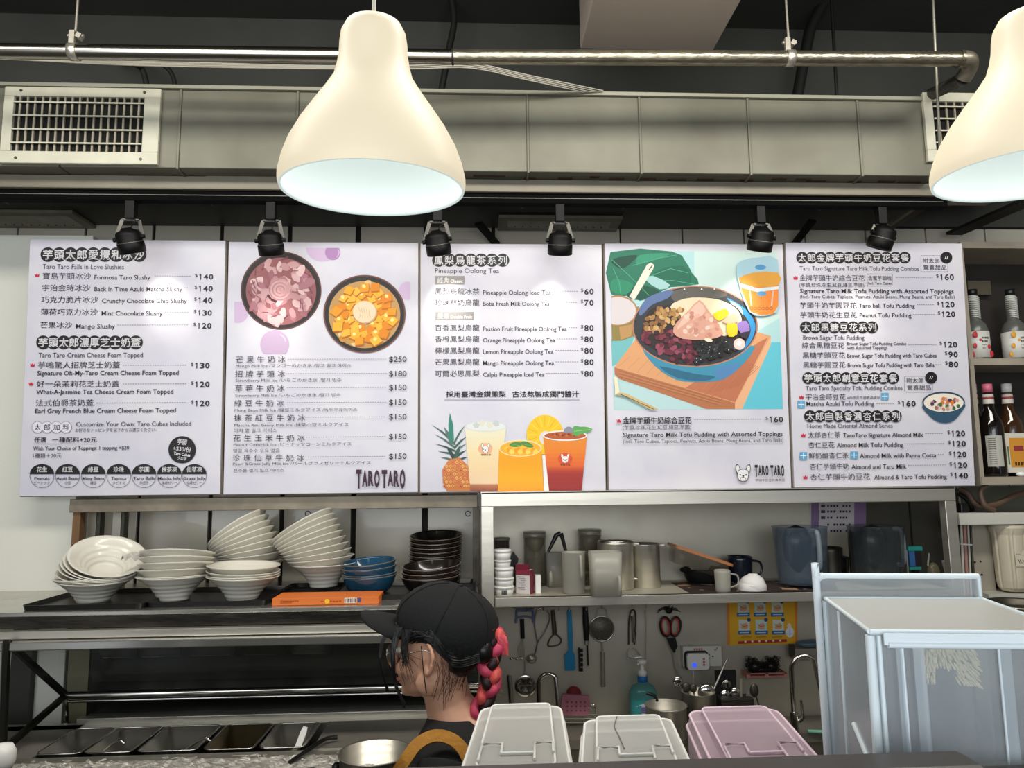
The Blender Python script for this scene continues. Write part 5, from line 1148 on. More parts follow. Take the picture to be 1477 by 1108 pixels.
    # braid: three strands, pink, coral and dark
    path = smoothpts([L_(718, 912, 1.80), L_(712, 935, 1.79), L_(704, 958, 1.785), L_(709, 978, 1.78), L_(703, 1000, 1.78), L_(692, 1024, 1.78), L_(690, 1052, 1.78), L_(690, 1075, 1.78)], 9)
    COLS = [mat('pink_hair', '#d84a6a', .5, noise=(70, .4), stretch=(1, 1, .2)), mat('coral_hair', '#de5a52', .5, noise=(70, .35), stretch=(1, 1, .2)), mat('dark_braid_hair', '#2a1215', .5, noise=(60, .4))]
    br = MB()
    for s_ in range(3):
        b = MB(); P = []; n = len(path); R_ = []
        for i, p in enumerate(path):
            ph = 2 * PI * (i / n * 2.6 + s_ / 3); amp = .014 * (1 if i > 3 else .6); P.append(p + Vector((amp * math.sin(ph), .010 * math.sin(2 * ph), 0))); R_.append(.0145 * (1 - .35 * i / n))
        b.tube(P, R_, 12); o = b.build('braid_strand', COLS[s_], t)
    b = MB().m(COLS[1])
    for k in range(70):
        a = rnd.random(); x = 722 + 12 * (a - .3); b.m(COLS[k % 2]); b.tube(smoothpts([L_(716 + 6 * rnd.random(), 906 + 6 * rnd.random(), 1.785 + .02 * rnd.random()), L_(x, 918 + 8 * rnd.random(), 1.775), L_(727 + 8 * (rnd.random() - .3), 932 + 14 * rnd.random(), 1.775)], 4), .0022, 5)
    b.build('hair_tuft', None, t)['kind'] = 'stuff'
    b = MB()
    for k in range(46):
        p = path[rnd.randrange(len(path))]; q = Vector((rnd.random() - .3, rnd.random() - .7, rnd.random() - .5)) * .05; b.tube([p, p + q * .6, p + q + Vector((0, 0, -.01))], .0004, 3)
    b.build('flyaway_hair', COLS[1], t)['kind'] = 'stuff'
    return t
person()
# ================================================================ steel shelf unit at the right
YU = 2.50
su = thing('steel_shelf_unit', 'stainless steel wall shelf unit holding jugs and pitchers right of the worker', 'shelf', (0, 0, 0))
def X(px, py=800, Y=YU): return at(px, py, Y).x
zt0, zt1 = at(1040, 727, YU).z, at(1040, 706, YU).z
zs1 = at(900, 859, YU).z; zs0 = at(900, 873, YU).z
XL_, XR_ = X(694, 780), X(1384, 780)
MB().span((XL_, YU, zt0), (XR_, YU + .035, zt1)).build('top_beam', STEEL, su, bevel=.002)
MB().span((XL_, YU, zt1 - .006), (XR_, YB - .004, zt1)).build('top_plate', STEEL, su)
MB().span((XL_, YU, .15), (XL_ + .043, YU + .035, zt0)).build('left_post', STEEL, su, bevel=.002)
MB().span((XR_ - .04, YU, .15), (XR_, YU + .035, zt0)).build('right_post', STEEL, su, bevel=.002)
MB().span((XL_ + .045, YU - .002, zs0), (XR_ - .042, YU + .02, zs1)).build('shelf_lip', STEEL, su, bevel=.002)
MB().span((XL_ + .045, YU, zs1 - .008), (XR_ - .042, YB - .006, zs1)).build('shelf_board', STEEL_BACK, su)
MB().span((XL_ + .045, YB - .016, .62), (X(1220, 780, YB), YB - .004, zt1 - .01)).build('back_sheet', STEEL_BACK, su)
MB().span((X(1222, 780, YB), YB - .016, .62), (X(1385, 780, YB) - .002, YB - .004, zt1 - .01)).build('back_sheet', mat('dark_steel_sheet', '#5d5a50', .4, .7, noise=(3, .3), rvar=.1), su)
MB().span((X(1311, 780, YB), YB - .020, zs1), (X(1313, 780, YB), YB - .016, zt1 - .01)).build('sheet_joint', BLACKM, su)
# sink counter below
ZK = at(1160, 1058, 2.66).z
sk = thing('sink_counter', 'stainless sink counter under the hanging utensils', 'counter', (0, 0, 0))
xa, xb_ = X(705, 900), X(1500, 900)
MB().span((xa, 2.30, ZK - .03), (xb_, 2.36, ZK)).build('front_edge', STEEL, sk); MB().span((xa, 2.66, ZK - .03), (xb_, YB - .018, ZK)).build('rear_deck', STEEL_D, sk)
MB().span((xa, 2.36, ZK - .28), (xb_, 2.66, ZK - .27)).build('basin_floor', STEEL_D, sk); MB().span((xa, 2.30, .1), (xb_, 2.32, ZK - .03)).build('front_panel', STEEL_D, sk)
for x in (980, 1250): MB().span((X(x, 1050) - .02, 2.36, ZK - .28), (X(x, 1050) + .02, 2.66, ZK)).build('basin_divider', STEEL_D, sk)
for x in (xa + .05, xb_ - .05):
    for y in (2.35, 2.8): MB().cyl((x, y, 0), (x, y, ZK - .27), .018, n=12).build('leg', STEEL, sk)

def on(px, py, z=None):
    p = atz(px, py, zs1 if z is None else z)
    if p.y > 2.775: p = Vector((at(px, py, 2.775).x, 2.775, p.z))
    return p
PP = plastic_film('frosted_plastic', '#cfccc0', .30, .5); PPW = plastic_film('clear_plastic', '#c4c3b8', .62, .3)
def jug(px, pyb, wpx, hpx, label, m_, handle=1, taper=1.08, body='jug_body', name='measuring_jug', spoutx=-1, hang=0.):
    c = on(px, pyb); s = pm(px, pyb, c.y); R1 = wpx * s / 2; R0 = R1 / taper; Hh = hpx * s * 1.0
    t = thing(name, label, 'jug', c); t.rotation_euler = (0, 0, hang)
    MB().lathe([(.001, 0), (R0 * .96, 0), (R0, .004), (R1, Hh), (R1 + .002, Hh + .002), (R1 - .002, Hh), (R0 - .003, .007), (.001, .005)], 36).build(body, m_, t)
    if handle:
        hx_ = handle * R1; b = MB(); P = smoothpts([(hx_ * .97, 0, Hh * .93), (hx_ + handle * R1 * .42, 0, Hh * .90), (hx_ + handle * R1 * .5, 0, Hh * .55), (hx_ + handle * R1 * .42, 0, Hh * .2), (hx_ * .93, 0, Hh * .22)], 6)
        b.tube(P, .0052, 8); b.build('handle', m_, t)
    return t, R0, R1, Hh
def squarejug(px, pyb, wpx, hpx, label, m_, hside):
    c = on(px, pyb); s = pm(px, pyb, c.y); w, Hh = wpx * s, hpx * s
    t = thing('frosted_jug', label, 'jug', c)
    o_, n_ = rrect(w, w * .8, .02), rrect(w - .006, w * .8 - .006, .018); k = len(o_); b = MB()
    lv = [(o_, .0, .93), (o_, Hh, 1), (n_, Hh, 1), (n_, .005, .93)]
    b.add([(x * q, y * q, z) for pts, z, q in lv for x, y in pts], [(l * k + j, l * k + (j + 1) % k, (l + 1) * k + (j + 1) % k, (l + 1) * k + j) for l in range(3) for j in range(k)] + [tuple(range(k))[::-1], tuple(range(3 * k, 4 * k))], True)
    b.build('jug_body', m_, t); x = hside * w * .33
    MB().tube(smoothpts([(x, -w * .40, Hh * .45), (x, -w * .40 - .022, Hh * .44), (x, -w * .40 - .024, Hh * .2), (x, -w * .39, .01)], 5), .006, 8).build('handle', m_, t)
    return t
# white lidded tubs stacked at the left
GT = 'white tubs stacked at the left end of the shelf'
c = on(724, 858); s = pm(724, 858, c.y); z = 0
for i, (h_, w_, px) in enumerate(((13, 30, 727), (12, 30, 727), (14, 29, 727), (10.5, 26, 725), (15, 27, 725))):
    wR = w_ * s / 2; hh = h_ * s; cx = on(px, 858).x
    t = thing('white_tub', 'white round tub, ' + ['lowest of the stack, with a barcode', 'second from the bottom at the shelf end', 'middle of the stack at the shelf end', 'fourth from the bottom at the shelf end', 'topmost of the stack at the shelf end'][i], 'tub', (cx, c.y, c.z + z), None, GT)
    MB().lathe([(.001, 0), (wR * .86, 0), (wR * .95, hh * .78), (.001, hh * .78)], 32).build('tub_body', WHITE, t)
    MB().lathe([(wR * .90, hh * .72), (wR, hh * .74), (wR, hh * .92), (wR * .93, hh * .985), (.001, hh * .985)], 32).build('lid', WHITE, t)
    if i == 0:
        b = MB()
        for k in range(7): a = math.radians(255 + k * 5); b.box((wR * .93 * math.cos(a), wR * .93 * math.sin(a), hh * .38), (.0016 + .0008 * (k % 2), .001, hh * .5))
        b.build('barcode', BLACKM, t)
    z += hh
c = on(724, 842); s = pm(724, 842, c.y)
t = thing('tinted_canister', 'smoky plastic canister standing behind the white tubs', 'canister', c)
MB().lathe([(.001, 0), (.028, 0), (.029, .165), (.027, .165), (.026, .004), (.001, .004)], 28).build('canister_body', plastic_film('smoky_plastic', '#5c5850', .45), t); MB().lathe([(.001, .166), (.030, .166), (.030, .175), (.001, .177)], 28).build('lid', mat('grey_lid', '#6f6a60', .4), t)
c = on(742, 845); t = thing('black_clip', 'small black clip tool behind the red box', 'clip', c)
MB().cyl((0, 0, 0), (.002, 0, .10), .004, n=8).build('stem', BLACK, t); MB().prism([(-.012, .06), (.014, .085), (.016, .10), (-.004, .125), (-.014, .10)], -.006, .006, Matrix.Rotation(PI / 2, 4, 'X')).build('jaw', BLACK, t, bevel=.002)
# red and white carton
c = on(757, 856); t = thing('tea_box', 'small dark red and white carton beside the white tubs', 'box', c, (0, 0, -.45))
MB().box((0, 0, .040), (.052, .034, .080)).build('carton', mat('carton_white', '#cdc6c4', .5), t, bevel=.0012)
MB().box((.0272, 0, .040), (.0015, .0335, .080)).build('side_panel', mat('carton_red', '#7c2036', .5), t); b = MB().m(mat('carton_red', '#7c2036', .5)); b.box((0, -.0175, .086), (.050, .001, .030), Matrix.Rotation(.25, 3, 'X')); b.box((0, -.0175, .072), (.052, .001, .016)); b.build('flap', None, t)
b = MB()
for k in range(8): b.box((-.006 + .004 * (k % 3), -.0178, .058 - .006 * k), (.026 - .004 * (k % 3), .0006, .0016))
b.build('small_print', ink('#8a8086'), t)
c = on(776, 855); tag(MB().rprism(.02, .03, 0, .06, .003).build('white_carton', WHITE, loc=c), 'small plain white carton right of the red carton', 'box')
# glass jars with mesh strainers
def tumbler(px, pyb, wpx, hpx, label):
    c = on(px, pyb); s = pm(px, pyb, c.y); R_ = wpx * s / 2; Hh = hpx * s; t = thing('glass_jar', label, 'jar', c)
    MB().lathe([(.001, 0), (R_ * .93, 0), (R_, .006), (R_, Hh * .86), (R_ * 1.06, Hh * .88), (R_ * 1.06, Hh), (R_ * 1.02, Hh), (R_ * .95, Hh * .86), (R_ * .94, .01), (.001, .008)], 32).build('glass_body', plastic_film('jar_glass', '#a39d86', .74, .08), t)
    MB().lathe([(.001, Hh * .60), (R_ * .5, Hh * .64), (R_ * .84, Hh * .76), (R_ * .9, Hh * .88), (R_ * .86, Hh * .88), (R_ * .5, Hh * .66), (.001, Hh * .62)], 28).build('strainer', mat('strainer_mesh', '#8a806c', .5, .6, noise=(150, .5)), t)
    MB().lathe([(R_ * .93, Hh * .93), (R_ * 1.0, Hh * .93), (R_ * 1.0, Hh * .965), (R_ * .93, Hh * .965)], 28).build('collar', mat('collar_grey', '#a9a699', .3, .3), t)
    MB().lathe([(.001, .012), (R_ * .55, .012), (R_ * .55, Hh * .5), (.001, Hh * .5)], 24).build('inner_tube', plastic_film('inner_tube', '#a89a78', .6), t)
tumbler(772, 842, 32, 76, 'clear glass infuser jar with strainer left of the black ladle'); tumbler(852, 842, 33, 78, 'clear glass infuser jar with strainer behind the frosted jugs')
squarejug(802, 846, 28, 48, 'frosted plastic jug behind the black handled ladle', PP, -1)
t, R0, R1, Hh = jug(828, 856, 34, 58, 'tall frosted measuring jug with a black handled tool inside', PP, 0)
MB().tube(smoothpts([(R1 * .45, -R1 * .95, Hh * .93), (R1 * .45, -R1 * 1.25, Hh * .9), (R1 * .5, -R1 * 1.25, Hh * .5), (R1 * .5, -R1 * .95, Hh * .42)], 5), .005, 8).build('handle', PP, t)
c = on(820, 850); t = thing('black_stirrer', 'black plastic stirrer leaning in the tall frosted jug', 'stirrer', c)
MB().tube([(.03, 0, .02), (.0, 0, .10), (-.018, 0, .178), (-.024, 0, .196)], [.006, .0055, .007, .009], 10).build('shaft', BLACK, t); MB().tube([(-.024, 0, .196), (-.040, 0, .190), (-.062, 0, .148), (-.070, 0, .132)], [.009, .009, .006, .005], 10).build('handle', BLACK, t)
MB().ball((.008, 0, .085), (.024, .018, .028), 14).build('paddle', mat('grey_paddle', '#50555a', .5), t)
squarejug(874, 859, 46, 62, 'square frosted jug standing in front of a steel pitcher', PP, 1)
def pitcher(px, pyb, wpx, hpx, label, hs):
    c = on(px, pyb); s = pm(px, pyb, c.y); R_ = wpx * s / 2; Hh = hpx * s; t = thing('steel_pitcher', label, 'pitcher', c)
    MB().lathe([(.001, 0), (R_ * .96, 0), (R_, .004), (R_, Hh * .97), (R_ * 1.03, Hh), (R_ * .98, Hh), (R_ * .96, .01), (.001, .008)], 40).build('pitcher_body', STEEL, t)
    MB().tube(smoothpts([(hs * R_, 0, Hh * .93), (hs * (R_ + .035), 0, Hh * .86), (hs * (R_ + .034), 0, Hh * .5), (hs * (R_ + .02), 0, Hh * .22), (hs * R_, 0, Hh * .2)], 6), .0042, 8).build('handle', STEEL, t)
    MB().prism([(0, 0), (R_ * .5, -.012), (R_ * .5, .012)], 0, .006, Matrix.Translation((R_ * .8, 0, Hh - .01))).build('spout', STEEL, t)
pitcher(889, 849, 52, 66, 'steel pitcher with a dark lid partly hidden behind the frosted jug', 1); pitcher(931, 846, 44, 61, 'steel pitcher standing alone right of the frosted jugs', -1)
c = on(889, 849); s = pm(889, 849, c.y); tag(MB().lathe([(.001, .012), (.03, .010), (.062, .006), (.064, 0), (.001, 0)], 28).build('pitcher_lid', CHROME, loc=(c.x, c.y, c.z + 66 * s + .001)), 'shiny lid resting on the partly hidden steel pitcher', 'lid')
# items on the right half of the shelf
c = on(1085, 850); t = thing('patterned_mat', 'patterned paper placemat lying under the cups on the shelf', 'mat', (0, 0, zs1 + .0005))
P = [on(968, 841), on(1200, 835), on(1210, 852), on(997, 857)]
b = MB(); b.prism([(p.x, p.y) for p in P], 0, .0012); b.build('mat_sheet', mat('mat_dark', '#3b2f2a', .6, noise=(40, .5)), t)
rnd = random.Random(4)
for i in range(7):
    f = (i + .5) / 7; q = [P[0].lerp(P[1], f), P[3].lerp(P[2], f)]; b = MB().m(ink(['#a77f62', '#8f857a', '#b39a80', '#7a5a48'][i % 4]))
    for k in range(6): a = q[0].lerp(q[1], .1 + .8 * rnd.random()); b.box((a.x + .04 * (rnd.random() - .5), a.y, .0016), (.03 + .03 * rnd.random(), .03, .0006), Matrix.Rotation(rnd.random() * 3, 3, 'Z')) if k < 1 else b.box((a.x + .06 * (rnd.random() - .5), a.y, .0016 + .0002 * k), (.012, .006, .0004), Matrix.Rotation(rnd.random() * 3, 3, 'Z'))
    b.build('printed_patch', None, t)
for a_ in range(1, 4):
    f = a_ / 4; p, q = P[0].lerp(P[1], f), P[3].lerp(P[2], f); MB().bar((p.x, p.y, .0026), (q.x, q.y, .0026), .002, .0008).build('fold_line', ink('#1a1512'), t)
c = on(1018, 838); t = thing('black_pan', 'low black pan under the tilted glass container', 'pan', c)
MB().lathe(prof_cup(.062, .085, .05), 36).build('pan_body', BLACKM, t); MB().tube([(-.07, -.02, .04), (-.10, -.03, .052)], .008, 8).build('handle', BLACKM, t)
a, c = at(970, 786, 2.68), at(1048, 815, 2.68)
t = thing('glass_container', 'tilted rectangular glass food container with orange rim', 'container', a, (0, math.radians(19), 0))
w = (c - a).length
o_ = rrect(w, .12, .02); k = len(o_); cx_ = w / 2
MB().add([(x * .88 + cx_, y * .86, -.058) for x, y in o_] + [(x + cx_, y, 0) for x, y in o_], [(j, (j + 1) % k, k + (j + 1) % k, k + j) for j in range(k)] + [tuple(range(k))[::-1]], True).build('glass_body', plastic_film('container_glass', '#9a8f7a', .72, .06), t)
MB().rprism(w + .012, .132, -.006, .004, .02, Matrix.Translation((cx_, 0, 0))).build('rim', mat('orange_rim', '#a5673a', .5), t)
def mug(px, pyb, wpx, hpx, label, m_, hs=1, name='mug', R=.0045, base=None):
    c = on(px, pyb) if base is None else base; s = pm(px, pyb, c.y); R_ = wpx * s / 2; Hh = hpx * s; t = thing(name, label, 'cup', c)
    MB().lathe(prof_cup(R_ * .88, R_, Hh, .6, .003), 32).build('cup_body', m_, t)
    MB().tube(smoothpts([(hs * R_ * .97, 0, Hh * .85), (hs * (R_ + Hh * .35), 0, Hh * .75), (hs * (R_ + Hh * .35), 0, Hh * .35), (hs * R_ * .93, 0, Hh * .2)], 6), R, 8).build('handle', m_, t)
mug(1068, 840, 36, 36, 'dark navy mug behind the small measuring cup', mat('navy_ceramic', '#141c2b', .25, coat=.4))
mug(1043, 854, 23, 30, 'small frosted measuring cup in front of the navy mug', PP, 1, 'measuring_cup', .003)
mug(1209, 834, 32, 32, 'black mug between the two blender jugs', mat('black_ceramic', '#0f1013', .2, coat=.5), -1)
c = on(1084, 851); t = thing('paper_bowl', 'pair of white paper bowls upside down on the mat', 'bowl', c)
MB().lathe([(.048, 0), (.050, .002), (.044, .022), (.026, .042), (.008, .050), (.001, .051)], 30).build('lower_bowl', mat('paper_white', '#dedcd8', .7), t)
MB().lathe([(.047, 0), (.049, .002), (.042, .024), (.024, .044), (.001, .052)], 30, Matrix.Translation((.004, 0, .006)) @ Matrix.Rotation(.35, 4, 'Y')).build('upper_bowl', mat('paper_white', '#dedcd8', .7), t)
# blender jugs
def blender(px, pyb, w0, w1, hpx, label, tint, hx_, ink_=.35, tilt=0.):
    c = on(px, pyb); s = pm(px, pyb, c.y); R1, R0, Hh = w1 * s / 2, w0 * s / 2, hpx * s; t = thing('blender_jug', label, 'jug', c)
    m_ = plastic_film(tint[0], tint[1], ink_, .15)
    MB().lathe([(.001, .012), (R0, .012), (R0 * 1.01, .02), (R1, Hh), (R1 * 1.04, Hh + .003), (R1 * .98, Hh), (R0 * .96, .02), (.001, .016)], 36).build('jug_body', m_, t)
    MB().lathe([(.001, 0), (R0 * .5, 0), (R0 * .55, .012), (.001, .012)], 28).build('drive_base', BLACK, t)
    MB().lathe([(.001, Hh * .22), (R0 * .2, Hh * .25), (R0 * .7, Hh * .45), (R0 * .85, Hh * .80), (R0 * .6, Hh * .98), (.001, Hh * 1.04)], 28, Matrix.Translation((-R0 * .12, R0 * .1, 0)) @ Matrix.Diagonal((.78, .6, 1, 1))).build('nested_cup', mat('dark_nested_plastic', '#1c2229', .25, coat=.3), t)
    b = MB()
    for k in range(12): z = .03 + k * Hh * .028; b.tube([(math.cos(a) * (R0 * 1.012 + (R1 - R0) * z / Hh), math.sin(a) * (R0 * 1.012 + (R1 - R0) * z / Hh), z) for a in [math.radians(q) for q in (290, 298, 306, 314, 322)]], .0008, 4)
    b.build('measure_marks', mat('mark_dark', '#1a1f26', .4), t)
    MB().tube(smoothpts([(hx_ * R1 * .7, -R1 * (1 - hx_) * .95, Hh * .96), (hx_ * R1 * 1.05, -R1 * 1.22 * (1.05 - hx_) , Hh * .90), (hx_ * R1 * 1.03, -R1 * 1.25 * (1.05 - hx_), Hh * .4), (hx_ * R1 * .8, -R1 * (1 - hx_) * .95, Hh * .34)], 5), .0085, 10).build('handle', plastic_film('handle_grey', '#9fabb4', .2), t)
blender(1158, 846, 66, 76, 84, 'large bluish blender jug standing left of the black mug', ('blue_smoke_plastic', '#8296aa'), .22, .72)
blender(1268, 843, 66, 76, 82, 'large smoky blender jug standing right of the black mug', ('smoke_plastic', '#5a6468'), .85, .72)
# teal tool and bag
c = on(1322, 836); t = thing('teal_tool', 'teal and blue plastic packet holder beside the right post', 'holder', c)
MB().box((0, 0, .115), (.056, .02, .018)).build('top_clip', mat('teal_plastic', '#2fa59b', .4), t, bevel=.003); MB().box((-.012, .004, .078), (.022, .014, .058)).build('blue_panel', mat('blue_panel', '#3d74b3', .4), t); MB().box((.012, .004, .078), (.026, .014, .058)).build('dark_panel', mat('dark_panel', '#2b2326', .4), t)
MB().box((-.006, -.002, .042), (.046, .02, .012)).build('lower_clip', mat('teal_plastic', '#2fa59b', .4), t, bevel=.003); MB().box((.0, .004, .018), (.022, .014, .036)).build('black_foot', BLACK, t); MB().box((-.034, .004, .055), (.006, .02, .11)).build('side_rod', STEEL, t)
c = on(1348, 840); t = thing('plastic_pouch', 'creased translucent plastic pouch beside the teal holder', 'pouch', c)
MB().ball((0, 0, .036), (.022, .018, .036), 14).build('pouch_body', plastic_film('pouch_film', '#8c8468', .35), t); MB().tube([(-.02, 0, .06), (-.012, 0, .105)], .003, 6).build('strap', PP, t)
c = on(1365, 845); tag(MB().lathe([(.001, 0), (.004, 0), (.003, .05), (.009, .085), (.009, .088), (.001, .088)], 14).build('funnel_tool', STEEL_D, loc=c), 'slim metal funnel tool standing against the right post', 'tool')
c = on(1198, 829); t = thing('metal_cup', 'small dull metal cylinder behind the blender jugs', 'cup', c); MB().lathe(prof_cup(.045, .048, .12, 1), 28).build('cup_body', STEEL_DK, t)
# notice with instructions
def paper_uv(Y):
    def f(px, py): p = at(px, py, Y); return p.x, p.z
    return f
yN = YB - .0175
q = [at(*p, yN) for p in ((1170, 700), (1249, 700), (1249, 768), (1170, 768))]
t = thing('recipe_notice', 'purple and white instruction sheet behind the blender jugs', 'notice', (q[3].x, yN, q[3].z), (PI / 2, 0, 0)); w, hh = q[1].x - q[0].x, q[0].z - q[3].z
MB().span((0, 0, 0), (w, hh, .0006)).build('sheet', ink('#b9b3b4'), t)
d = Decal(paper_uv(yN), (q[3].x, q[3].z)); d.z = .0008
for x0, x1 in ((1170, 1181), (1232, 1249)): d.poly([(x0, 722), (x1, 722), (x1, 768), (x0, 768)], '#7a6288', 'border_print')
for i, y in enumerate((724, 730, 738, 747, 757, 766)):
    if i < 4: d.poly([(1184, y - 2), (1190, y - 2), (1190, y + 2), (1184, y + 2)], '#2f2440', 'lettering')
    for k in range(8): d.poly([(1193 + k * 4.4, y - 1.6), (1195.6 + k * 4.4 + (k % 3) * .5, y - 1.6), (1195.6 + k * 4.4, y + 1.4), (1193 + k * 4.4, y + 1.4)], '#2f2440', 'lettering') if (k + i) % 5 else None
d.build(t)

# ================================================================ utensils hanging under the shelf
YH = YB - .03
def hang(name, label, cat, px, py, Y=None): return thing(name, label, cat, at(px, py, Y or YH))
def loc(t):
    L = t.location.copy()
    return lambda x, y, dy=0.: Vector(at(x, y, L.y + dy)) - L
t = hang('hook_rail', 'thin steel hook rail fixed under the wall shelf', 'rail', 900, 874, YB - .04); l = loc(t)
MB().cyl(l(740, 877), l(1000, 868), .003, n=8).build('rail_rod', STEEL_D, t)
for x in (745, 790, 845, 910, 990):
    MB().cyl(l(x, 877 - (x - 740) * .035), l(x, 877 - (x - 740) * .035) + Vector((0, .024, 0)), .003, n=8).build('standoff', STEEL_D, t)
for x in (760, 783, 806, 820, 845, 867, 911, 931, 965):
    p = l(x, 878 - (x - 740) * .035); MB().tube([p + Vector((0, .0, .004)), p + Vector((0, -.01, 0)), p + Vector((0, -.008, -.014)), p + Vector((0, -.016, -.012))], .0016, 6).build('hook', STEEL, t)
BLUEG = mat('blue_grey_plastic', '#6a7ba0', .4)
t = hang('blue_peeler', 'pale blue plastic peeler hanging at the left of the rail', 'peeler', 756, 885); l = loc(t)
MB().bar(l(744, 880), l(770, 880), .012, .012).build('head', BLUEG, t, bevel=.002); MB().tube(smoothpts([l(744, 899), l(745, 892), l(757, 889), l(769, 892), l(770, 899)], 4), .004, 8).build('arch', BLUEG, t)
for x in (745, 769): MB().cyl(l(x, 882), l(x, 898), .004, n=8).build('side_arm', BLUEG, t)
t = hang('black_whisk', 'black handled wire whisk behind the blue peeler', 'whisk', 753, 900); l = loc(t)
MB().cyl(l(753, 893), l(754, 921), .008, n=12).build('handle', BLACK, t)
for k in range(4): MB().tube(smoothpts([l(754, 921), l(751 + 3 * k - 4, 935), l(753 + 2 * k - 3, 948), l(755, 952)], 4), .001, 5).build('wire', STEEL, t)
t = hang('ice_cream_scoop', 'chrome squeeze scoop with looped handle hanging by the whisk', 'scoop', 775, 900); l = loc(t)
MB().tube(smoothpts([l(775, 925), l(771, 900), l(775, 880), l(788, 880), l(793, 892), l(786, 910), l(776, 926)], 5), .0028, 8).build('squeeze_handle', CHROME, t)
MB().tube([l(776, 924), l(772, 942), l(769, 948)], .003, 8).build('shaft', CHROME, t); MB().ball(l(767, 950), (.020, .018, .018), 16).build('scoop_head', STEEL, t)
t = hang('y_peeler', 'brown Y shaped peeler hanging right of the squeeze scoop', 'peeler', 799, 905); l = loc(t); BRN = mat('brown_metal', '#5c4e3b', .4, .6)
MB().tube([l(797, 880), l(799, 900), l(800, 915)], [.007, .009, .009], 10).build('handle', BRN, t)
MB().tube(smoothpts([l(800, 914), l(793, 922), l(791, 932), l(806, 930), l(809, 922), l(801, 914)], 4), .0028, 8, closed=False).build('blade_fork', BRN, t)
t = hang('blue_spatula', 'bright blue silicone spatula hanging from the rail', 'spatula', 822, 910); l = loc(t); BL = mat('blue_silicone', '#1a86b8', .45)
pts = [l(x, y) for x, y in ((818, 880), (824, 880), (826, 915), (826, 938), (829, 944), (830, 964), (828, 967), (815, 967), (814, 945), (820, 938), (819, 915))]
MB().prism([(p.x, p.z) for p in pts], -.004, .004, Matrix.Rotation(PI / 2, 4, 'X')).build('spatula_body', BL, t, bevel=.002)
t = hang('black_peeler', 'long black handled tool hanging between spatula and strainer', 'knife', 845, 905); l = loc(t)
MB().tube([l(844, 876), l(845, 900), l(846, 924)], [.010, .012, .009], 12).build('handle', BLACK, t); MB().cyl(l(846, 924), l(846, 930), .009, n=12).build('ferrule', STEEL, t); MB().bar(l(847, 930), l(848, 960), .005, .012, (0, 1, 0)).build('blade', BLACK, t)
t = hang('black_clip_comb', 'short black plastic comb clip beside the long black tool', 'clip', 837, 950); l = loc(t)
for k in range(5): MB().box(l(838, 938 + 7 * k), (.014, .008, .012)).build('tooth', BLACK, t)
MB().bar(l(835, 934), l(836, 968), .005, .006).build('spine', BLACK, t)
t = hang('round_strainer', 'round wire mesh strainer hanging with its handle down', 'strainer', 868, 905); l = loc(t)
R_ = 17.5 * pm(868, 905, YH)
MB().tube([l(868, 907) + Vector((R_ * math.cos(a), 0, R_ * math.sin(a))) for a in [2 * PI * k / 32 for k in range(32)]], .0026, 8, closed=True).build('hoop', CHROME, t)
MB().lathe([(.001, -.012), (R_ * .6, -.009), (R_ * .97, 0)], 28, Matrix.Translation(l(868, 907)) @ Matrix.Rotation(PI / 2, 4, 'X') @ Matrix.Rotation(PI, 4, 'X')).build('mesh', mat('strainer_grey', '#6c695d', .5, .5, noise=(200, .5)), t)
MB().tube(smoothpts([l(860, 891), l(862, 880), l(868, 877), l(874, 880), l(876, 891)], 4), .0018, 6).build('loop', STEEL, t)
MB().tube([l(868, 925), l(869, 940)], .003, 8).build('neck', STEEL, t); MB().cyl(l(869, 940), l(870, 990), .008, n=14).build('handle', STEEL, t)
t = hang('can_opener', 'steel handled peeler with crossbar hanging mid wall', 'peeler', 912, 905); l = loc(t)
MB().tube(smoothpts([l(907, 930), l(907, 900), l(910, 882), l(916, 882), l(917, 900), l(915, 930)], 4), .003, 8).build('handle_frame', STEEL_DK, t); MB().cyl(l(912, 888), l(914, 926), .006, n=10).build('handle', CHROME, t)
MB().tube(smoothpts([l(905, 950), l(905, 940), l(911, 934), l(918, 938), l(924, 948)], 4), .002, 6).build('yoke', STEEL, t); MB().cyl(l(905, 950), l(925, 948), .003, n=8).build('blade', CHROME, t)
t = hang('thin_skewer', 'thin steel rod with ring hanging left of the scissors', 'rod', 932, 920); l = loc(t)
MB().tube([l(931, 884), l(932, 900), l(931, 957)], .0015, 6).build('rod', STEEL, t); MB().tube(arc(l(931, 882), .005, 0, 360, 12)[:-1], .0012, 6, closed=True).build('ring', STEEL, t)
t = hang('kitchen_scissors', 'red and black handled kitchen scissors hanging from the rail', 'scissors', 966, 905, YH - .006); l = loc(t)
for s_, cx in ((-1, 960), (1, 974)):
    P = [l(cx + 7.5 * math.cos(a) * 1.0 + (3 * s_ * math.sin(a) * -.4), 904 + 14 * math.sin(a)) for a in [2 * PI * k / 20 for k in range(20)]]
    MB().tube(P, .0042, 8, closed=True).build('handle', BLACK, t)
    P = [l(cx + 5.3 * math.cos(a) + (3 * s_ * math.sin(a) * -.4), 904 + 11.5 * math.sin(a), -.001) for a in [2 * PI * k / 20 for k in range(20)]]
    MB().tube(P, .0026, 8, closed=True).build('grip_lining', mat('scissor_red', '#c2382c', .4), t)
MB().prism([(p.x, p.z) for p in [l(*q) for q in ((961, 920), (974, 920), (977, 932), (972, 942), (967, 934))]], -.004, .004, Matrix.Rotation(PI / 2, 4, 'X')).build('pivot_block', BLACK, t, bevel=.001)
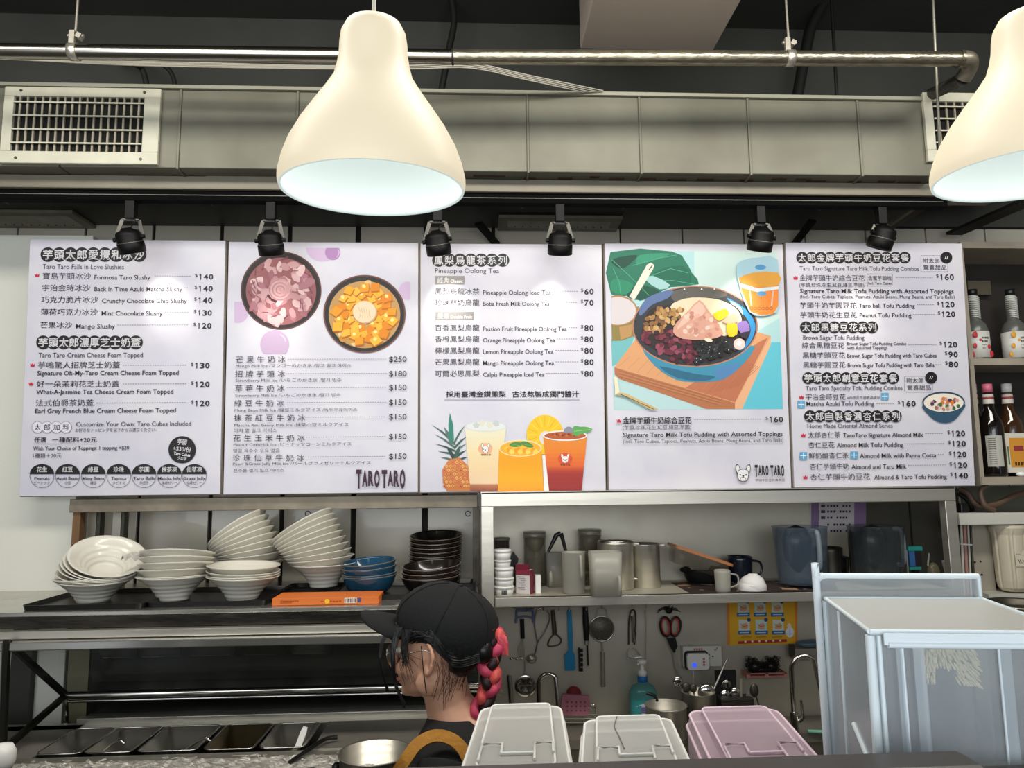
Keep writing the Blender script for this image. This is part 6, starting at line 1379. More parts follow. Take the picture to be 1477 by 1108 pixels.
MB().prism([(p.x, p.z) for p in [l(*q) for q in ((970, 940), (975, 940), (978, 965), (979, 980), (974, 965))]], -.001, .001, Matrix.Rotation(PI / 2, 4, 'X')).build('blade', STEEL, t); MB().cyl(l(972, 939) + Vector((0, -.008, 0)), l(972, 939), .004, n=12).build('pivot', BLACKM, t)
t = hang('black_bow', 'black wire tangle above the scissors', 'tie', 965, 880); l = loc(t)
for k in range(7): a = k * .5; MB().tube(smoothpts([l(965, 880), l(965 + 10 * math.cos(a), 880 - 5 * math.sin(a), -.004), l(965 + 17 * math.cos(a + .3), 884 - 7 * math.sin(a + .2), -.002)], 4), .0018, 5).build('wire_end', BLACKM, t)
MB().ball(l(965, 881), (.014, .008, .012), 10).build('knot', BLACKM, t)
# lower row: wire mesh skimmer, chrome knob tools
t = hang('measuring_spoon_ring', 'row of tiny steel measuring spoons hanging behind the braid', 'spoons', 745, 950); l = loc(t)
for x in (738, 746, 753): MB().ball(l(x, 950), (.008, .005, .005), 10).build('spoon', CHROME, t)
MB().cyl(l(733, 949), l(758, 951), .0016, n=6).build('bar', STEEL, t)
t = hang('round_skimmer', 'shiny round steel skimmer hanging beside the braid', 'skimmer', 758, 990); l = loc(t)
MB().lathe([(.001, -.006), (.02, -.005), (.038, 0), (.040, -.002), (.001, -.010)], 30, Matrix.Translation(l(758, 990)) @ Matrix.Rotation(PI / 2, 4, 'X')).build('disc', CHROME, t); MB().cyl(l(757, 948), l(757, 974), .002, n=6).build('wire', STEEL, t)
for k in range(6): a = k * 1.047; MB().bar(l(758 + 4 * math.cos(a), 990 + 4 * math.sin(a), -.011), l(758 + 13 * math.cos(a), 990 + 13 * math.sin(a), -.007), .003, .002).build('slot', STEEL_DK, t)
t = hang('steel_tube_tool', 'plain steel rod standing just right of the braid', 'rod', 738, 1000); l = loc(t)
MB().cyl(l(735, 974), l(741, 1040), .007, n=12).build('rod', STEEL, t); MB().cyl(l(733, 974), l(738, 1040), .004, n=10).build('rod_edge', BLACK, t)
def faucet(px, top, base, ex, ey, label, baseY=2.70):
    c = atz(px, base, ZK); t = thing('faucet', label, 'faucet', c); s = pm(px, base, c.y); hh = (base - top) * s; rr = abs(ex - px) * s / 2; sg = 1 if ex > px else -1
    MB().cyl((0, 0, 0), (0, 0, hh * .30), .014, n=20).build('base', CHROME, t)
    P = [Vector((0, 0, hh * .28)), Vector((0, 0, hh - rr))] + [Vector((sg * rr * (1 - math.cos(a)), -.02 * a / PI, hh - rr + rr * math.sin(a))) for a in [PI * k / 12 for k in range(1, 10)]]
    P.append(Vector((sg * (ex - px) * s * sg, -.03, hh - (ey - top) * s))); MB().tube(P, .0085, 14).build('spout', CHROME, t)
    MB().tube([(.012, -.012, hh * .2), (.024, -.02, hh * .24), (.020, -.02, hh * .46)], [.009, .007, .004], 10).build('lever', CHROME, t)
faucet(778, 975, 1058, 806, 1030, 'chrome gooseneck faucet behind the left plastic bin')
faucet(1147, 950, 1062, 1184, 1000, 'tall chrome gooseneck faucet beside the large clear container')
# pink sponge in wire rack
t = hang('sponge_rack', 'small wire rack fixed low on the steel wall', 'rack', 832, 1030, YB - .06); l = loc(t)
for y in (1016, 1030, 1036, 1042): MB().cyl(l(806, y), l(860, y + 1), .0022, n=8).build('rack_wire', STEEL, t)
for x in (808, 824, 842, 858): MB().tube([l(x, 1014, .05), l(x, 1030), l(x, 1044)], .002, 6).build('rack_wire', STEEL, t)
MB().cyl(l(852, 1017), l(857, 1017), .006, n=10).build('rack_knob', CHROME, t)
t = hang('pink_sponge', 'pink perforated sponge standing in the wire rack', 'sponge', 830, 1030, YB - .075); l = loc(t)
pts = [l(*q) for q in ((811, 1001), (849, 1003), (851, 1012), (848, 1032), (811, 1031), (809, 1016))]
MB().prism([(p.x, p.z) for p in pts], -.008, .008, Matrix.Rotation(PI / 2, 4, 'X')).build('sponge_body', mat('pink_foam', '#c07c8e', .8, noise=(40, .2)), t, bevel=.003)
for r_ in range(3):
    for k in range(5):
        p = l(818 + k * 6.3, 1012 + r_ * 6); MB().cyl(p + Vector((0, -.0088, 0)), p + Vector((0, -.0075, 0)), .003, n=8).build('hole', mat('pink_hole', '#6e3f4c', .9), t)
tag(MB().lathe([(.001, 0), (.026, 0), (.028, .012), (.001, .016)], 24, Matrix.Translation(at(827, 1000, YB - .045)) @ Matrix.Rotation(PI / 2, 4, 'X')).build('red_scrubber', mat('dark_red_foam', '#8a3030', .8)), 'dark red round scrubber tucked behind the pink sponge', 'scrubber')
# soap bottle
c = atz(929, 1052, ZK); s = pm(929, 1030, c.y); t = thing('soap_bottle', 'clear teal soap pump bottle standing by the wall', 'bottle', c)
TEAL = plastic_film('teal_bottle', '#5fb8ba', .5, .1); k = s * 1.0
MB().lathe([(.001, 0), (19 * k, 0), (20 * k, 3 * k), (20 * k, 52 * k), (16 * k, 60 * k), (6 * k, 65 * k), (6 * k, 68 * k), (.001, 68 * k)], 32, Matrix.Diagonal((1, .6, 1, 1))).build('bottle_body', TEAL, t)
MB().lathe([(.001, .003), (17 * k, .003), (17.6 * k, 40 * k), (.001, 40 * k)], 28, Matrix.Diagonal((1, .6, 1, 1))).build('liquid', mat('teal_liquid', '#45b0b2', .1, coat=.5), t)
MB().lathe([(.001, 66 * k), (7.5 * k, 66 * k), (7.5 * k, 74 * k), (.001, 74 * k)], 24).build('collar', mat('blue_collar', '#2573b8', .4), t)
MB().lathe([(.001, 74 * k), (6.5 * k, 74 * k), (6.5 * k, 80 * k), (3 * k, 82 * k), (3 * k, 90 * k), (7 * k, 91 * k), (7 * k, 96 * k), (.001, 97 * k)], 24).build('pump', WHITE, t); MB().tube([(0, 0, 93 * k), (-.6 * 9 * k, -.012, 93 * k), (-8 * k, -.016, 90 * k)], .004, 8).build('nozzle', WHITE, t)
b = MB().m(ink('#cfd0de')); b.box((.012, -12.3 * k, 20 * k), (20 * k, .001, 36 * k)); b.m(ink('#7a6fae')).box((.014, -12.5 * k, 30 * k), (22 * k, .001, 8 * k)); b.m(ink('#3a6fb0')).box((.010, -12.5 * k, 15 * k), (8 * k, .001, 10 * k)); b.build('label', None, t)
def opot(px, py, wpx, hpx, label, Y=2.62, name='cooking_pot'):
    c = at(px, py + hpx, Y); s = pm(px, py, Y); R_ = wpx * s / 2; Hh = hpx * s; t = thing(name, label, 'pot', c)
    MB().lathe([(.001, 0), (R_ * .9, 0), (R_ * .97, .01), (R_ * .97, Hh - .006), (R_ * 1.02, Hh), (R_ * .95, Hh), (R_ * .93, .01), (.001, .006)], 40).build('pot_body', STEEL, t)
    MB().tube([(-R_ * .2, R_ * .9, Hh * .95), (-R_ * .25, R_ * 1.25, Hh * 1.05), (-R_ * .6, R_ * 1.4, Hh * 1.1)], .006, 8).build('handle', BLACK, t)
opot(962, 1019, 60, 46, 'round steel cooking pot behind the middle plastic bin', 2.58)
# box with smart plug
q = [at(*p, YB - .05) for p in ((986, 933), (1042, 933), (1042, 963), (986, 963))]
t = thing('outlet_box', 'white surface mounted outlet box on the steel wall', 'outlet', (q[3].x, YB - .05, q[3].z)); w, hh = q[1].x - q[0].x, q[0].z - q[3].z
MB().span((0, 0, 0), (w, .033, hh)).build('box_body', mat('outlet_white', '#cfccc2', .5), t, bevel=.003)
b = MB().m(BLACKM)
for z in (.58, .42): b.box((w * .66, -.0006, hh * z), (.008, .001, .0025))
b.cyl((w * .76, -.001, hh * .5), (w * .76, 0, hh * .5), .003, n=10); b.build('sockets', None, t)
b = MB().m(ink('#3a3a3a')); b.tube([(w * .80, -.0006, hh * .86), (w * .83, -.0006, hh * .78), (w * .89, -.0006, hh * .93)], .0011, 5); b.build('tick_mark', None, t)
b = MB().m(ink('#b06a50'))
for k in range(4): b.box((w * .30 + k * .009, -.0006, hh * .86), (.006, .0008, .007))
b.build('red_print', None, t)
c = at(1006, 954, YB - .058); t = thing('smart_plug', 'rounded white plug-in device with a blue light', 'plug', (c.x, YB - .052, c.z))
s = pm(1006, 954, YB - .05)
MB().rprism(32 * s, 23 * s, 0, .018, .012, Matrix.Rotation(PI / 2, 4, 'X')).build('plug_body', WHITE, t, bevel=.003); MB().rprism(35 * s, 26 * s, -.001, .002, .013, Matrix.Translation((-.003, 0, .003)) @ Matrix.Rotation(PI / 2, 4, 'X')).build('backing', BLACK, t)
MB().cyl((-6 * s, -.0205, -4 * s), (-6 * s, -.018, -4 * s), 3.4 * s, n=18).build('status_light', mat('blue_led', '#2040c8', .3, emit=.8, emitcol='#3a56e8'), t)
b = MB()
for k in range(3): b.box((8 * s, -.0185, (4 - 4 * k) * s), (3 * s, .001, 2.6 * s))
b.build('red_print', ink('#c0656a'), t)
# utensil cups
def holder(px, top, wpx, hpx, label, kind, Y=2.66):
    c = at(px, top + hpx, Y); s = pm(px, top, Y); R_, Hh = wpx * s / 2, hpx * s; t = thing('utensil_holder', label, 'holder', c)
    if kind == 'round':
        MB().lathe([(.001, 0), (R_, 0), (R_, Hh), (R_ * 1.03, Hh + .001), (R_ * .95, Hh), (R_ * .95, .004), (.001, .004)], 36).build('cup_wall', STEEL, t)
        b = MB()
        for r_ in range(4):
            for k in range(16):
                a = 2 * PI * (k + (r_ % 2) * .0) / 20 + PI; p = Vector((math.cos(a), math.sin(a), 0)); b.cyl(p * R_ * 1.0 + Vector((0, 0, Hh * (.62 - .16 * r_))), p * (R_ + .0006) + Vector((0, 0, Hh * (.62 - .16 * r_))), .0032, n=8) if p.y < .3 and k % 5 != 4 else None
        b.build('drain_holes', BLACKM, t)
    else:
        MB().span((-R_, -.03, 0), (R_, .03, Hh)).build('cup_wall', mat('dark_wicker', '#1c1512', .6, bump=(80, .4), stretch=(.3, 1, 3)), t, bevel=.003); MB().span((-R_, .028, Hh), (R_ * .3, .032, Hh * 1.75)).build('back_flap', BLACKM, t)
    return t
ut = 'spoons and tools in the utensil holders'
holder(1009, 1000, 48, 50, 'round perforated steel utensil holder full of ladles', 'round'); holder(1062, 1007, 48, 45, 'dark woven utensil box full of serving spoons', 'box')
def spoon(px, py, r_, L, ang, label, m_=CHROME, Y=2.66, ry=None):
    c = at(px, py, Y); t = thing('serving_spoon', label, 'spoon', c, None, ut); a = math.radians(ang)
    MB().ball((0, 0, 0), (r_, r_ * .5, ry or r_ * 1.1), 16).build('spoon_bowl', m_, t); MB().cyl((0, 0, 0), (math.sin(a) * L, 0, -math.cos(a) * L), .0025, n=8).build('handle', m_, t)
spoon(1019, 1000, .032, .08, 0, 'largest ladle bowl dome standing in the round holder'); spoon(978, 983, .018, .10, 28, 'small ladle bowl leaning left out of the round holder'); spoon(990, 992, .016, .08, 18, 'dark small ladle beside the leaning one', STEEL_DK); spoon(1000, 993, .014, .07, 5, 'narrow dark spoon in the middle of the round holder', STEEL_DK)
spoon(1046, 1003, .018, .06, 0, 'serving spoon at the left of the dark woven box'); spoon(1060, 999, .017, .06, 0, 'serving spoon second from left in the woven box'); spoon(1088, 996, .016, .07, 15, 'dark spoon at the right end of the woven box', STEEL_DK, ry=.024)
tag(MB().cyl(at(1049, 950, 2.67), at(1029, 996, 2.66), .0035, n=10).build('slanted_rod', STEEL), 'thin steel rod slanting up out of the round holder', 'rod')
tag(MB().cyl(at(1069, 980, 2.66), at(1069, 1010, 2.66), .006, n=10).build('upright_handle', STEEL), 'upright steel handle standing in the woven box', 'handle')
t = thing('wire_whisk', 'looped wire whisk head in the woven box', 'whisk', at(1048, 990, 2.655))
for k in range(4): MB().tube([(.016 * math.cos(a) * (1 - k * .22), -.004 * k, .02 * math.sin(a) * (1 - k * .05)) for a in [PI * j / 10 for j in range(11)]], .0016, 6).build('wire', CHROME, t)
t = thing('cleaver', 'dark triangular blade standing in the woven box', 'knife', at(1078, 990, 2.665)); l = loc(t)
MB().prism([(p.x, p.z) for p in [l(*q_) for q_ in ((1074, 1008), (1087, 978), (1082, 1008))]], -.001, .001, Matrix.Rotation(PI / 2, 4, 'X')).build('blade', STEEL, t)
tag(MB().cyl(at(1000, 967, 2.78), at(1001, 995, 2.67), .002, n=6).build('thin_rod', CHROME), 'thin rod rising from the round holder below the plug', 'rod')
# yellow poster
yP = YB - .0172
q = [at(*p, yP) for p in ((1048, 862), (1147, 860), (1150, 929), (1049, 931))]
x0, x1, z1_, z0_ = q[0].x, (q[1].x + q[2].x) / 2, at(1100, 856, yP).z, (q[2].z + q[3].z) / 2
t = thing('hygiene_poster', 'yellow hand washing poster under the shelf', 'poster', (x0, yP, z0_), (PI / 2, 0, 0)); w, hh = x1 - x0, z1_ - z0_
MB().span((0, 0, 0), (w, hh, .0008)).build('sheet', ink('#e0aa1c'), t)
d = Decal(paper_uv(yP), (x0, z0_)); d.z = .001
d.poly([(1048, 856), (1051, 856), (1053, 930), (1049, 930)], '#d97f2a', 'poster_print'); d.poly([(1146, 856), (1150, 856), (1150, 929), (1147, 929)], '#d97f2a', 'poster_print')
for r_, y in enumerate((868, 894)):
    for k in range(3):
        x = 1063.5 + k * 24.5 + r_ * 1.5; col_ = ['#cfd6c8', '#bcd6d3', '#cfd8c2'][k]
        d.poly([(x, y), (x + 16, y), (x + 16.5, y + 16), (x + .5, y + 16)], col_, 'poster_print'); d.poly([(x - 1, y + 16), (x + 18, y + 15.5), (x + 18, y + 21), (x - .6, y + 21.5)], '#2667a0', 'poster_print')
        d.poly([(x + 3, y + 12), (x + 6, y + 6), (x + 12, y + 5), (x + 14, y + 11), (x + 9, y + 14)], '#d9a27c', 'poster_print', smooth=2); d.line([(x + 3, y + 6), (x + 8, y + 10), (x + 13, y + 8)], .7, '#6b4a3a', 'poster_print'); d.ell(x + 15, y, 2.9, 2.9, '#1f4f7c', part='poster_print', n=14)
        d.line([(x + 2, y + 18.6), (x + 15, y + 18.4)], 1, '#d6e2ee', 'poster_print')
d.poly([(1064, 925), (1134, 922), (1135, 926), (1064, 929)], '#b5302a', 'poster_print')
for k in range(6): d.ell(1075 + k * 10, 925.5 - k * .3, 1.6, 1.4, '#f1e6d8', part='poster_print', n=10)
for k in range(3): d.line([(1069 + 22 * k, 919), (1084 + 22 * k, 918.6)], 1, '#8f7436', 'poster_print')
d.ell(1139, 912, 6, 7.5, '#dfe3ea', part='poster_print'); d.ell(1138, 903, 3.2, 4, '#e8d5c5', part='poster_print'); d.line([(1134, 914), (1144, 914)], .5, '#8a93b5', 'poster_print'); d.line([(1139, 907), (1139, 918)], .5, '#8a93b5', 'poster_print')
d.build(t)
# pink soap shelf with black scrubber
c = at(1102, 972, YB - .05); s = pm(1102, 970, YB - .05)
t = thing('pink_soap_tray', 'pink plastic wall tray holding a black scrubber', 'tray', (c.x, YB - .05, c.z)); PK = mat('pink_plastic', '#c9817a', .45)
b = MB(); b.box((0, .0, -.004), (58 * s, .055, .006)); b.build('tray_floor', PK, t, bevel=.002)
for k in range(3): MB().box(((-27 + 27 * k) * s, -.027, .001), (5 * s, .004, .016)).build('front_post', PK, t)
MB().box((0, -.027, .008), (58 * s, .004, .004)).build('front_bar', PK, t)
for s_ in (-1, 1): MB().box((s_ * 28 * s, .0, .002), (.004, .056, .018)).build('side', PK, t)
rnd = random.Random(9); b = MB(); c2 = Vector((c.x - .004, YB - .055, c.z + .006))
for k in range(420):
    u = rnd.random() * 2 - 1; z = rnd.random(); hmx = .040 * (1 - .55 * math.exp(-((u + .05) / .35) ** 2)) + .016; x = u * .060; zz = z * hmx
    p = Vector((x, (rnd.random() - .5) * .045, zz)); a = rnd.random() * 6; r_ = .004 + .003 * rnd.random(); b.tube([c2 + p + Vector((r_ * math.cos(a + q_), r_ * .6 * math.sin(q_ * 1.3), r_ * math.sin(a + q_))) for q_ in (0, 1.2, 2.4, 3.6)], .0011, 3, caps=False)
b.ball(c2 + Vector((-.03, 0, .020)), (.028, .020, .024), 12); b.ball(c2 + Vector((.032, 0, .020)), (.026, .020, .026), 12); b.ball(c2 + Vector((0, 0, .012)), (.05, .020, .014), 12)
tag(b.build('black_scrubber', mat('scrubber_wire', '#2b2824', .3, .6)), 'curly black metal scrubber lying in the pink wall tray', 'scrubber', kind='stuff')
t = thing('wall_dispenser', 'blue topped steel wall bracket shelf half behind the clear container', 'shelf', at(1165, 935, YB - .06)); l = loc(t)
MB().span(l(1146, 953), l(1200, 935) + Vector((0, .04, 0))).build('bracket', mat('grey_bracket', '#8f8b80', .5, .3), t, bevel=.003); MB().ball(l(1172, 928), (.065, .03, .014), 18).build('blue_top', mat('grey_blue_top', '#4d6474', .35), t); MB().box(l(1142, 938), (.02, .01, .045)).build('hinge', STEEL_DK, t)
tag(MB().cyl(atz(1165, 1055, ZK + .008), atz(1190, 1056, ZK + .008), .006, n=10).build('green_stick', mat('mint_plastic', '#7fc0a6', .5)), 'pale green plastic stick lying behind the clear container', 'stick')
# ================================================================ right hand cabinet, bottles, water filter
YK = 2.62
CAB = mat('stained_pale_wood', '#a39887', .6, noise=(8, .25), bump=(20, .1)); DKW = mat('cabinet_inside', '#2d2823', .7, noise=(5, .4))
cb_ = thing('bottle_cabinet', 'open dark cabinet with pale shelf edges beside the rightmost board', 'cabinet', (0, 0, 0))
cx0, cx1 = at(1389, 400, YK).x, at(1560, 400, YK).x
zc = [at(1430, y, YK).z for y in (349, 358, 517, 526, 688, 699)]
MB().span((cx0, YK, zc[1]), (cx1, YB - .002, zc[0])).build('top_board', CAB, cb_); MB().span((cx0, YK + .002, zc[3]), (cx1, YB - .03, zc[2])).build('shelf_board', CAB, cb_); MB().span((cx0, YK, zc[5]), (cx1, YB - .002, zc[4])).build('bottom_board', CAB, cb_)
MB().span((cx0 - .002, YK + .004, zc[5]), (cx0 + .014, YB - .002, zc[1])).build('side_board', CAB, cb_); MB().span((cx1 - .014, YK + .004, zc[5]), (cx1, YB - .002, zc[1])).build('side_board', CAB, cb_)
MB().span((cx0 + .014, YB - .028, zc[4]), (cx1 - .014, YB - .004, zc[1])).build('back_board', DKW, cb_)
MB().span((at(1395, 400, 2.8).x, YB - .06, at(1400, 425, 2.8).z), (at(1428, 400, 2.8).x, YB - .03, at(1400, 405, 2.8).z)).build('inner_block', mat('inner_block', '#4f473b', .7), cb_)
def bottle(px, base_z, Y, prof, parts, label, group=None):
    x = at(px, 600, Y).x if False else px
    t = thing('syrup_bottle', label, 'bottle', (x, Y, base_z), None, group); return t
def syrup(px, py, s0, label, fruit, Y=2.72):
    c = at(px, py, Y); t = thing('puree_bottle', label, 'bottle', (c.x, Y, zc[2] + .001), None, 'fruit puree bottles on the upper shelf'); s = pm(px, py, Y)
    MB().lathe([(.001, 0), (15 * s, 0), (16 * s, 3 * s), (16 * s, 46 * s), (13 * s, 55 * s), (7.5 * s, 62 * s), (7 * s, 98 * s), (.001, 98 * s)], 28).build('bottle_body', mat('grey_bottle', '#5f615c', .3, .2), t)
    for k in range(11): MB().lathe([(7.2 * s, 0), (7.9 * s, .8 * s), (7.9 * s, 1.8 * s), (7.2 * s, 2.6 * s)], 20, Matrix.Translation((0, 0, (64 + k * 3) * s)) @ Matrix.Rotation(.28, 4, 'Y')).build('neck_rib', mat('rib_white', '#b9b9b2', .4), t)
    MB().lathe([(.001, 98 * s), (6.4 * s, 98 * s), (6.4 * s, 107 * s), (.001, 108 * s)], 20).build('cap', BLACK, t)
    MB().lathe([(16.3 * s, 5 * s), (16.4 * s, 5 * s), (16.4 * s, 43 * s), (16.3 * s, 43 * s)], 30).build('label', mat('label_white', '#cfcec6', .5), t)
    b = MB(); rnd = random.Random(px)
    for a_, z, r_ in ((-2.2, 38, 5), (-2.3, 22, 4), (-1.0, 10, 5), (-1.2, 20, 3.5), (-1.9, 30, 2), (-2.5, 10, 4)):
        b.ball((16.2 * s * math.cos(a_), 16.2 * s * math.sin(a_), z * s), (r_ * s, .6 * s * 2, r_ * s), 12)
    b.build('fruit_print', mat(fruit[0], fruit[1], .5), t); b = MB()
    for k in range(4):
        for j in range(5 - k): a_ = -1.75 + .13 * j; b.box((16.6 * s * math.cos(a_), 16.6 * s * math.sin(a_), (33 - 5 * k) * s), (1.5 * s, .3 * s, (2.6 if k < 2 else 1) * s))
    b.build('lettering', ink('#33302c'), t)
syrup(1411, 515, 1, 'grey fruit puree bottle with red strawberry label on the upper shelf', ('berry_red', '#c0343c')); syrup(1466, 514, 1, 'grey fruit puree bottle with yellow fruit label on the upper shelf', ('mango_yellow', '#d99a2b'))
def darkb(px, label, capm, Y=2.72, kind=0, hs=1., bodym=None):
    c = at(px, 688, Y); s = pm(px, 620, Y); t = thing('syrup_bottle', label, 'bottle', (c.x, Y, zc[4] + .001), None, 'glass syrup bottles on the lower shelf')
    GB_ = bodym or mat('dark_glass_bottle', '#120d0c', .08, coat=.8)
    MB().lathe([(.001, 0), (15 * s, 0), (16 * s, 4 * s), (16 * s, 70 * s), (14 * s, 80 * s), (8 * s, 92 * s), (6 * s, 104 * s), (5.5 * s, 122 * s), (.001, 122 * s)], 30).build('bottle_body', GB_, t)
    MB().lathe([(.001, 121 * s), (6.6 * s, 121 * s), (6.6 * s, 133 * s), (.001, 134 * s)], 20).build('cap', capm, t)
    MB().lathe([(6.7 * s, 104 * s), (6.0 * s, 118 * s), (6.9 * s, 118 * s), (7.2 * s, 104 * s)], 20).build('neck_label', mat('neck_paper', '#c9c2b8', .5), t)
    b = MB().m(mat('neck_red', '#a2343a', .5)).lathe([(7.0 * s, 111 * s), (7.3 * s, 111 * s), (7.2 * s, 114 * s), (6.9 * s, 114 * s)], 20); b.build('neck_band', None, t)
    if kind == 1:
        MB().lathe([(16.3 * s, 14 * s), (16.3 * s, 58 * s)], 14, Matrix.Rotation(math.radians(205), 4, 'Z'), ang=math.radians(75)).build('label', ink('#a9a69c'), t)
        b = MB()
        for k in range(13): a_ = math.radians(232); b.box((16.5 * s * math.cos(a_), 16.5 * s * math.sin(a_), (54 - 3 * k) * s), (9 * s, .5 * s, .7 * s), Matrix.Rotation(a_ + PI / 2, 3, 'Z'))
        b.build('small_print', ink('#4c4944'), t)
    if kind == 0:
        MB().lathe([(16.3 * s, 10 * s), (16.3 * s, 62 * s)], 20, Matrix.Rotation(math.radians(200), 4, 'Z'), ang=math.radians(150)).build('label', ink('#b6b5b3'), t); MB().tube([(16.6 * s * math.cos(a), 16.6 * s * math.sin(a), (36 + 12 * math.sin(q_)) * s) for q_, a in [(k * .6, math.radians(262 + 10 * math.cos(k * .6))) for k in range(11)]], .0012, 5).build('label_swirl', ink('#3f3b44'), t)
darkb(1413, 'dark glass syrup bottle with white cap partly behind the menu board', WHITE, 2.75); darkb(1436, 'dark glass syrup bottle with pink cap on the lower shelf', mat('pink_cap', '#c8667c', .4), 2.68, 1)
darkb(1464, 'amber syrup bottle with white cap behind the carded pack', WHITE, 2.76, 2, bodym=mat('amber_glass', '#3b2413', .08, coat=.8))
c = at(1468, 690, 2.665); t = thing('amber_pack', 'white framed pack with an amber yellow label at the lower shelf edge', 'package', (c.x, 2.66, zc[4] + .001)); s = pm(1468, 650, 2.66)
MB().span((-16 * s, -.006, 5 * s), (22 * s, .006, 62 * s)).build('card', mat('pack_white', '#cbc6b8', .5), t, bevel=.002); b = MB().m(ink('#c88a2e')).box((4 * s, -.0068, 34 * s), (30 * s, .001, 42 * s)); b.m(ink('#8d2f36')).box((2 * s, -.0078, 40 * s), (14 * s, .001, 7 * s)); b.m(ink('#3b2a18'))
for k in range(5): b.box(((-4 + 4.2 * k) * s, -.0078, 18 * s), (2.6 * s, .001, 5 * s))
b.m(ink('#4c6b3a')).box((-13.5 * s, -.0068, 30 * s), (2 * s, .001, 26 * s)); b.build('pack_print', None, t); MB().ball((0, -.014, 3 * s), (7 * s, 5 * s, 3.6 * s), 12).build('white_clip', WHITE, t)
# hoses above the filter
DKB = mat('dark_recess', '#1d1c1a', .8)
bk = MB().span((at(1385, 720, YB).x, YB - .012, at(1400, 748, YB).z), (XR - .01, YB - .006, at(1400, 700, YB).z - .004)); tag(bk.build('recess_panel', mat('olive_recess', '#5a594c', .7)), 'dull olive wall panel behind the looping hoses', 'panel')
HO = mat('brown_hose', '#5a4638', .45)
cable('brown_hose', 'brown hose looping under the bottle cabinet', [at(1384, 706, 2.75), at(1396, 712, 2.72), at(1406, 726, 2.7), at(1420, 730, 2.68), at(1440, 726, 2.68), at(1462, 716, 2.68), at(1500, 706, 2.68)], .011, HO, 'hose')
cable('brown_hose', 'brown hose bending down from the cabinet bottom', [at(1424, 701, 2.66), at(1416, 706, 2.66), at(1415, 716, 2.66), at(1421, 729, 2.655), at(1434, 736, 2.655)], .010, HO, 'hose')
cable('black_hose', 'black hose beside the right steel post', [at(1382, 712, 2.8), at(1394, 720, 2.79), at(1402, 734, 2.78), at(1398, 745, 2.76)], .009, RUBBER, 'hose')
c = at(1388, 733, 2.7); tag(MB().box(c, (.03, .03, .035)).build('black_valve', BLACK, bevel=.003), 'small black valve body at the right steel post', 'valve')
t = thing('filter_rack', 'cream metal rail and backplate carrying the water filter', 'rack', (0, 0, 0)); OW = mat('cream_metal', '#c6c4b8', .45, noise=(5, .06))
MB().span((at(1384, 750, 2.64).x, 2.64, at(1430, 757, 2.64).z), (at(1560, 750, 2.64).x, 2.70, at(1430, 740, 2.64).z)).build('rail', OW, t, bevel=.002)
MB().span((at(1404, 800, 2.74).x, 2.74, at(1430, 866, 2.74).z), (at(1432, 800, 2.74).x, 2.75, at(1430, 757, 2.7).z)).build('backplate', mat('beige_plate', '#a8a090', .5, noise=(8, .15)), t)
for x, y in ((1406, 811), (1414, 810), (1408, 829), (1416, 829)): p = at(x, y, 2.74); MB().cyl(p + Vector((0, -.002, 0)), p, .0035, n=10).build('bolt_hole', BLACKM, t)
MB().span((at(1405, 800, 2.72).x, 2.66, at(1440, 870, 2.68).z), (at(1560, 800, 2.72).x, YB - .01, at(1440, 856, 2.68).z)).build('ledge', OW, t)
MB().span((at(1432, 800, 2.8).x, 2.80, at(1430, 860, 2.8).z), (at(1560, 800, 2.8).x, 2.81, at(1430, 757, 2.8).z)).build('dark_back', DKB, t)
c = at(1452, 756, 2.70); s = pm(1452, 800, 2.70); t = thing('water_filter', 'cream ribbed water filter housing with handwritten label', 'water filter', (c.x, 2.70, c.z - .002))
FC = mat('filter_cream', '#c9bfa8', .4)
vs = []; n = 60; b = MB(); prf = [(23, 0), (24, -4), (21, -14), (19.5, -78), (18, -88), (14, -93), (.5, -95)]
for r_, z in prf:
    for j in range(n):
        a = 2 * PI * j / n; q_ = 1 + (.04 if j % 10 in (0, 1) else (-.03 if j % 10 in (2, 9) else 0)) * (1 if -90 < z < -5 else 0); vs.append((r_ * s * q_ * math.cos(a), r_ * s * q_ * math.sin(a), z * s))
b.add(vs, [((i + 1) * n + j, (i + 1) * n + (j + 1) % n, i * n + (j + 1) % n, i * n + j) for i in range(len(prf) - 1) for j in range(n)] + [tuple(range(n))], False); b.build('housing', FC, t)
b = MB(); b.box((.004, -20.4 * s, -46 * s), (18 * s, .001, 22 * s), Matrix.Rotation(-.06, 3, 'X')); b.build('paper_label', ink('#cfc6b0'), t)
b = MB(); rnd = random.Random(8)
for k in range(6): x = (-7 + 3 * k) * s; b.tube([(.003 + x, -20.8 * s, (-40 - rnd.random()) * s), (.003 + x + 1.4 * s, -20.8 * s, (-42 + rnd.random() * 3) * s)], .0007, 4)
for k in range(5): x = (-5 + 3.2 * k) * s; b.tube([(.003 + x, -20.9 * s, (-47 - 2 * rnd.random()) * s), (.003 + x + 2 * s * rnd.random(), -20.9 * s, (-50) * s), (.003 + x + 2.4 * s, -20.9 * s, (-53 + 2 * rnd.random()) * s)], .0011, 4)
b.build('handwriting', ink('#231a2c'), t)
t = thing('pipe_group', 'thin vertical white and pink pipes beside the right steel post', 'pipes', at(1390, 800, 2.74)); l = loc(t)
for x, m_, r_ in ((1386, OW, .005), (1391, mat('pink_pipe', '#b08478', .5), .006), (1396, OW, .004), (1400, STEEL_DK, .004)): MB().cyl(l(x, 756), l(x + 5, 860), r_, n=10).build('pipe', m_, t)
MB().cyl(l(1385, 785, -.01), l(1402, 786, -.01), .003, n=8).build('pipe_clip', WHITE, t)
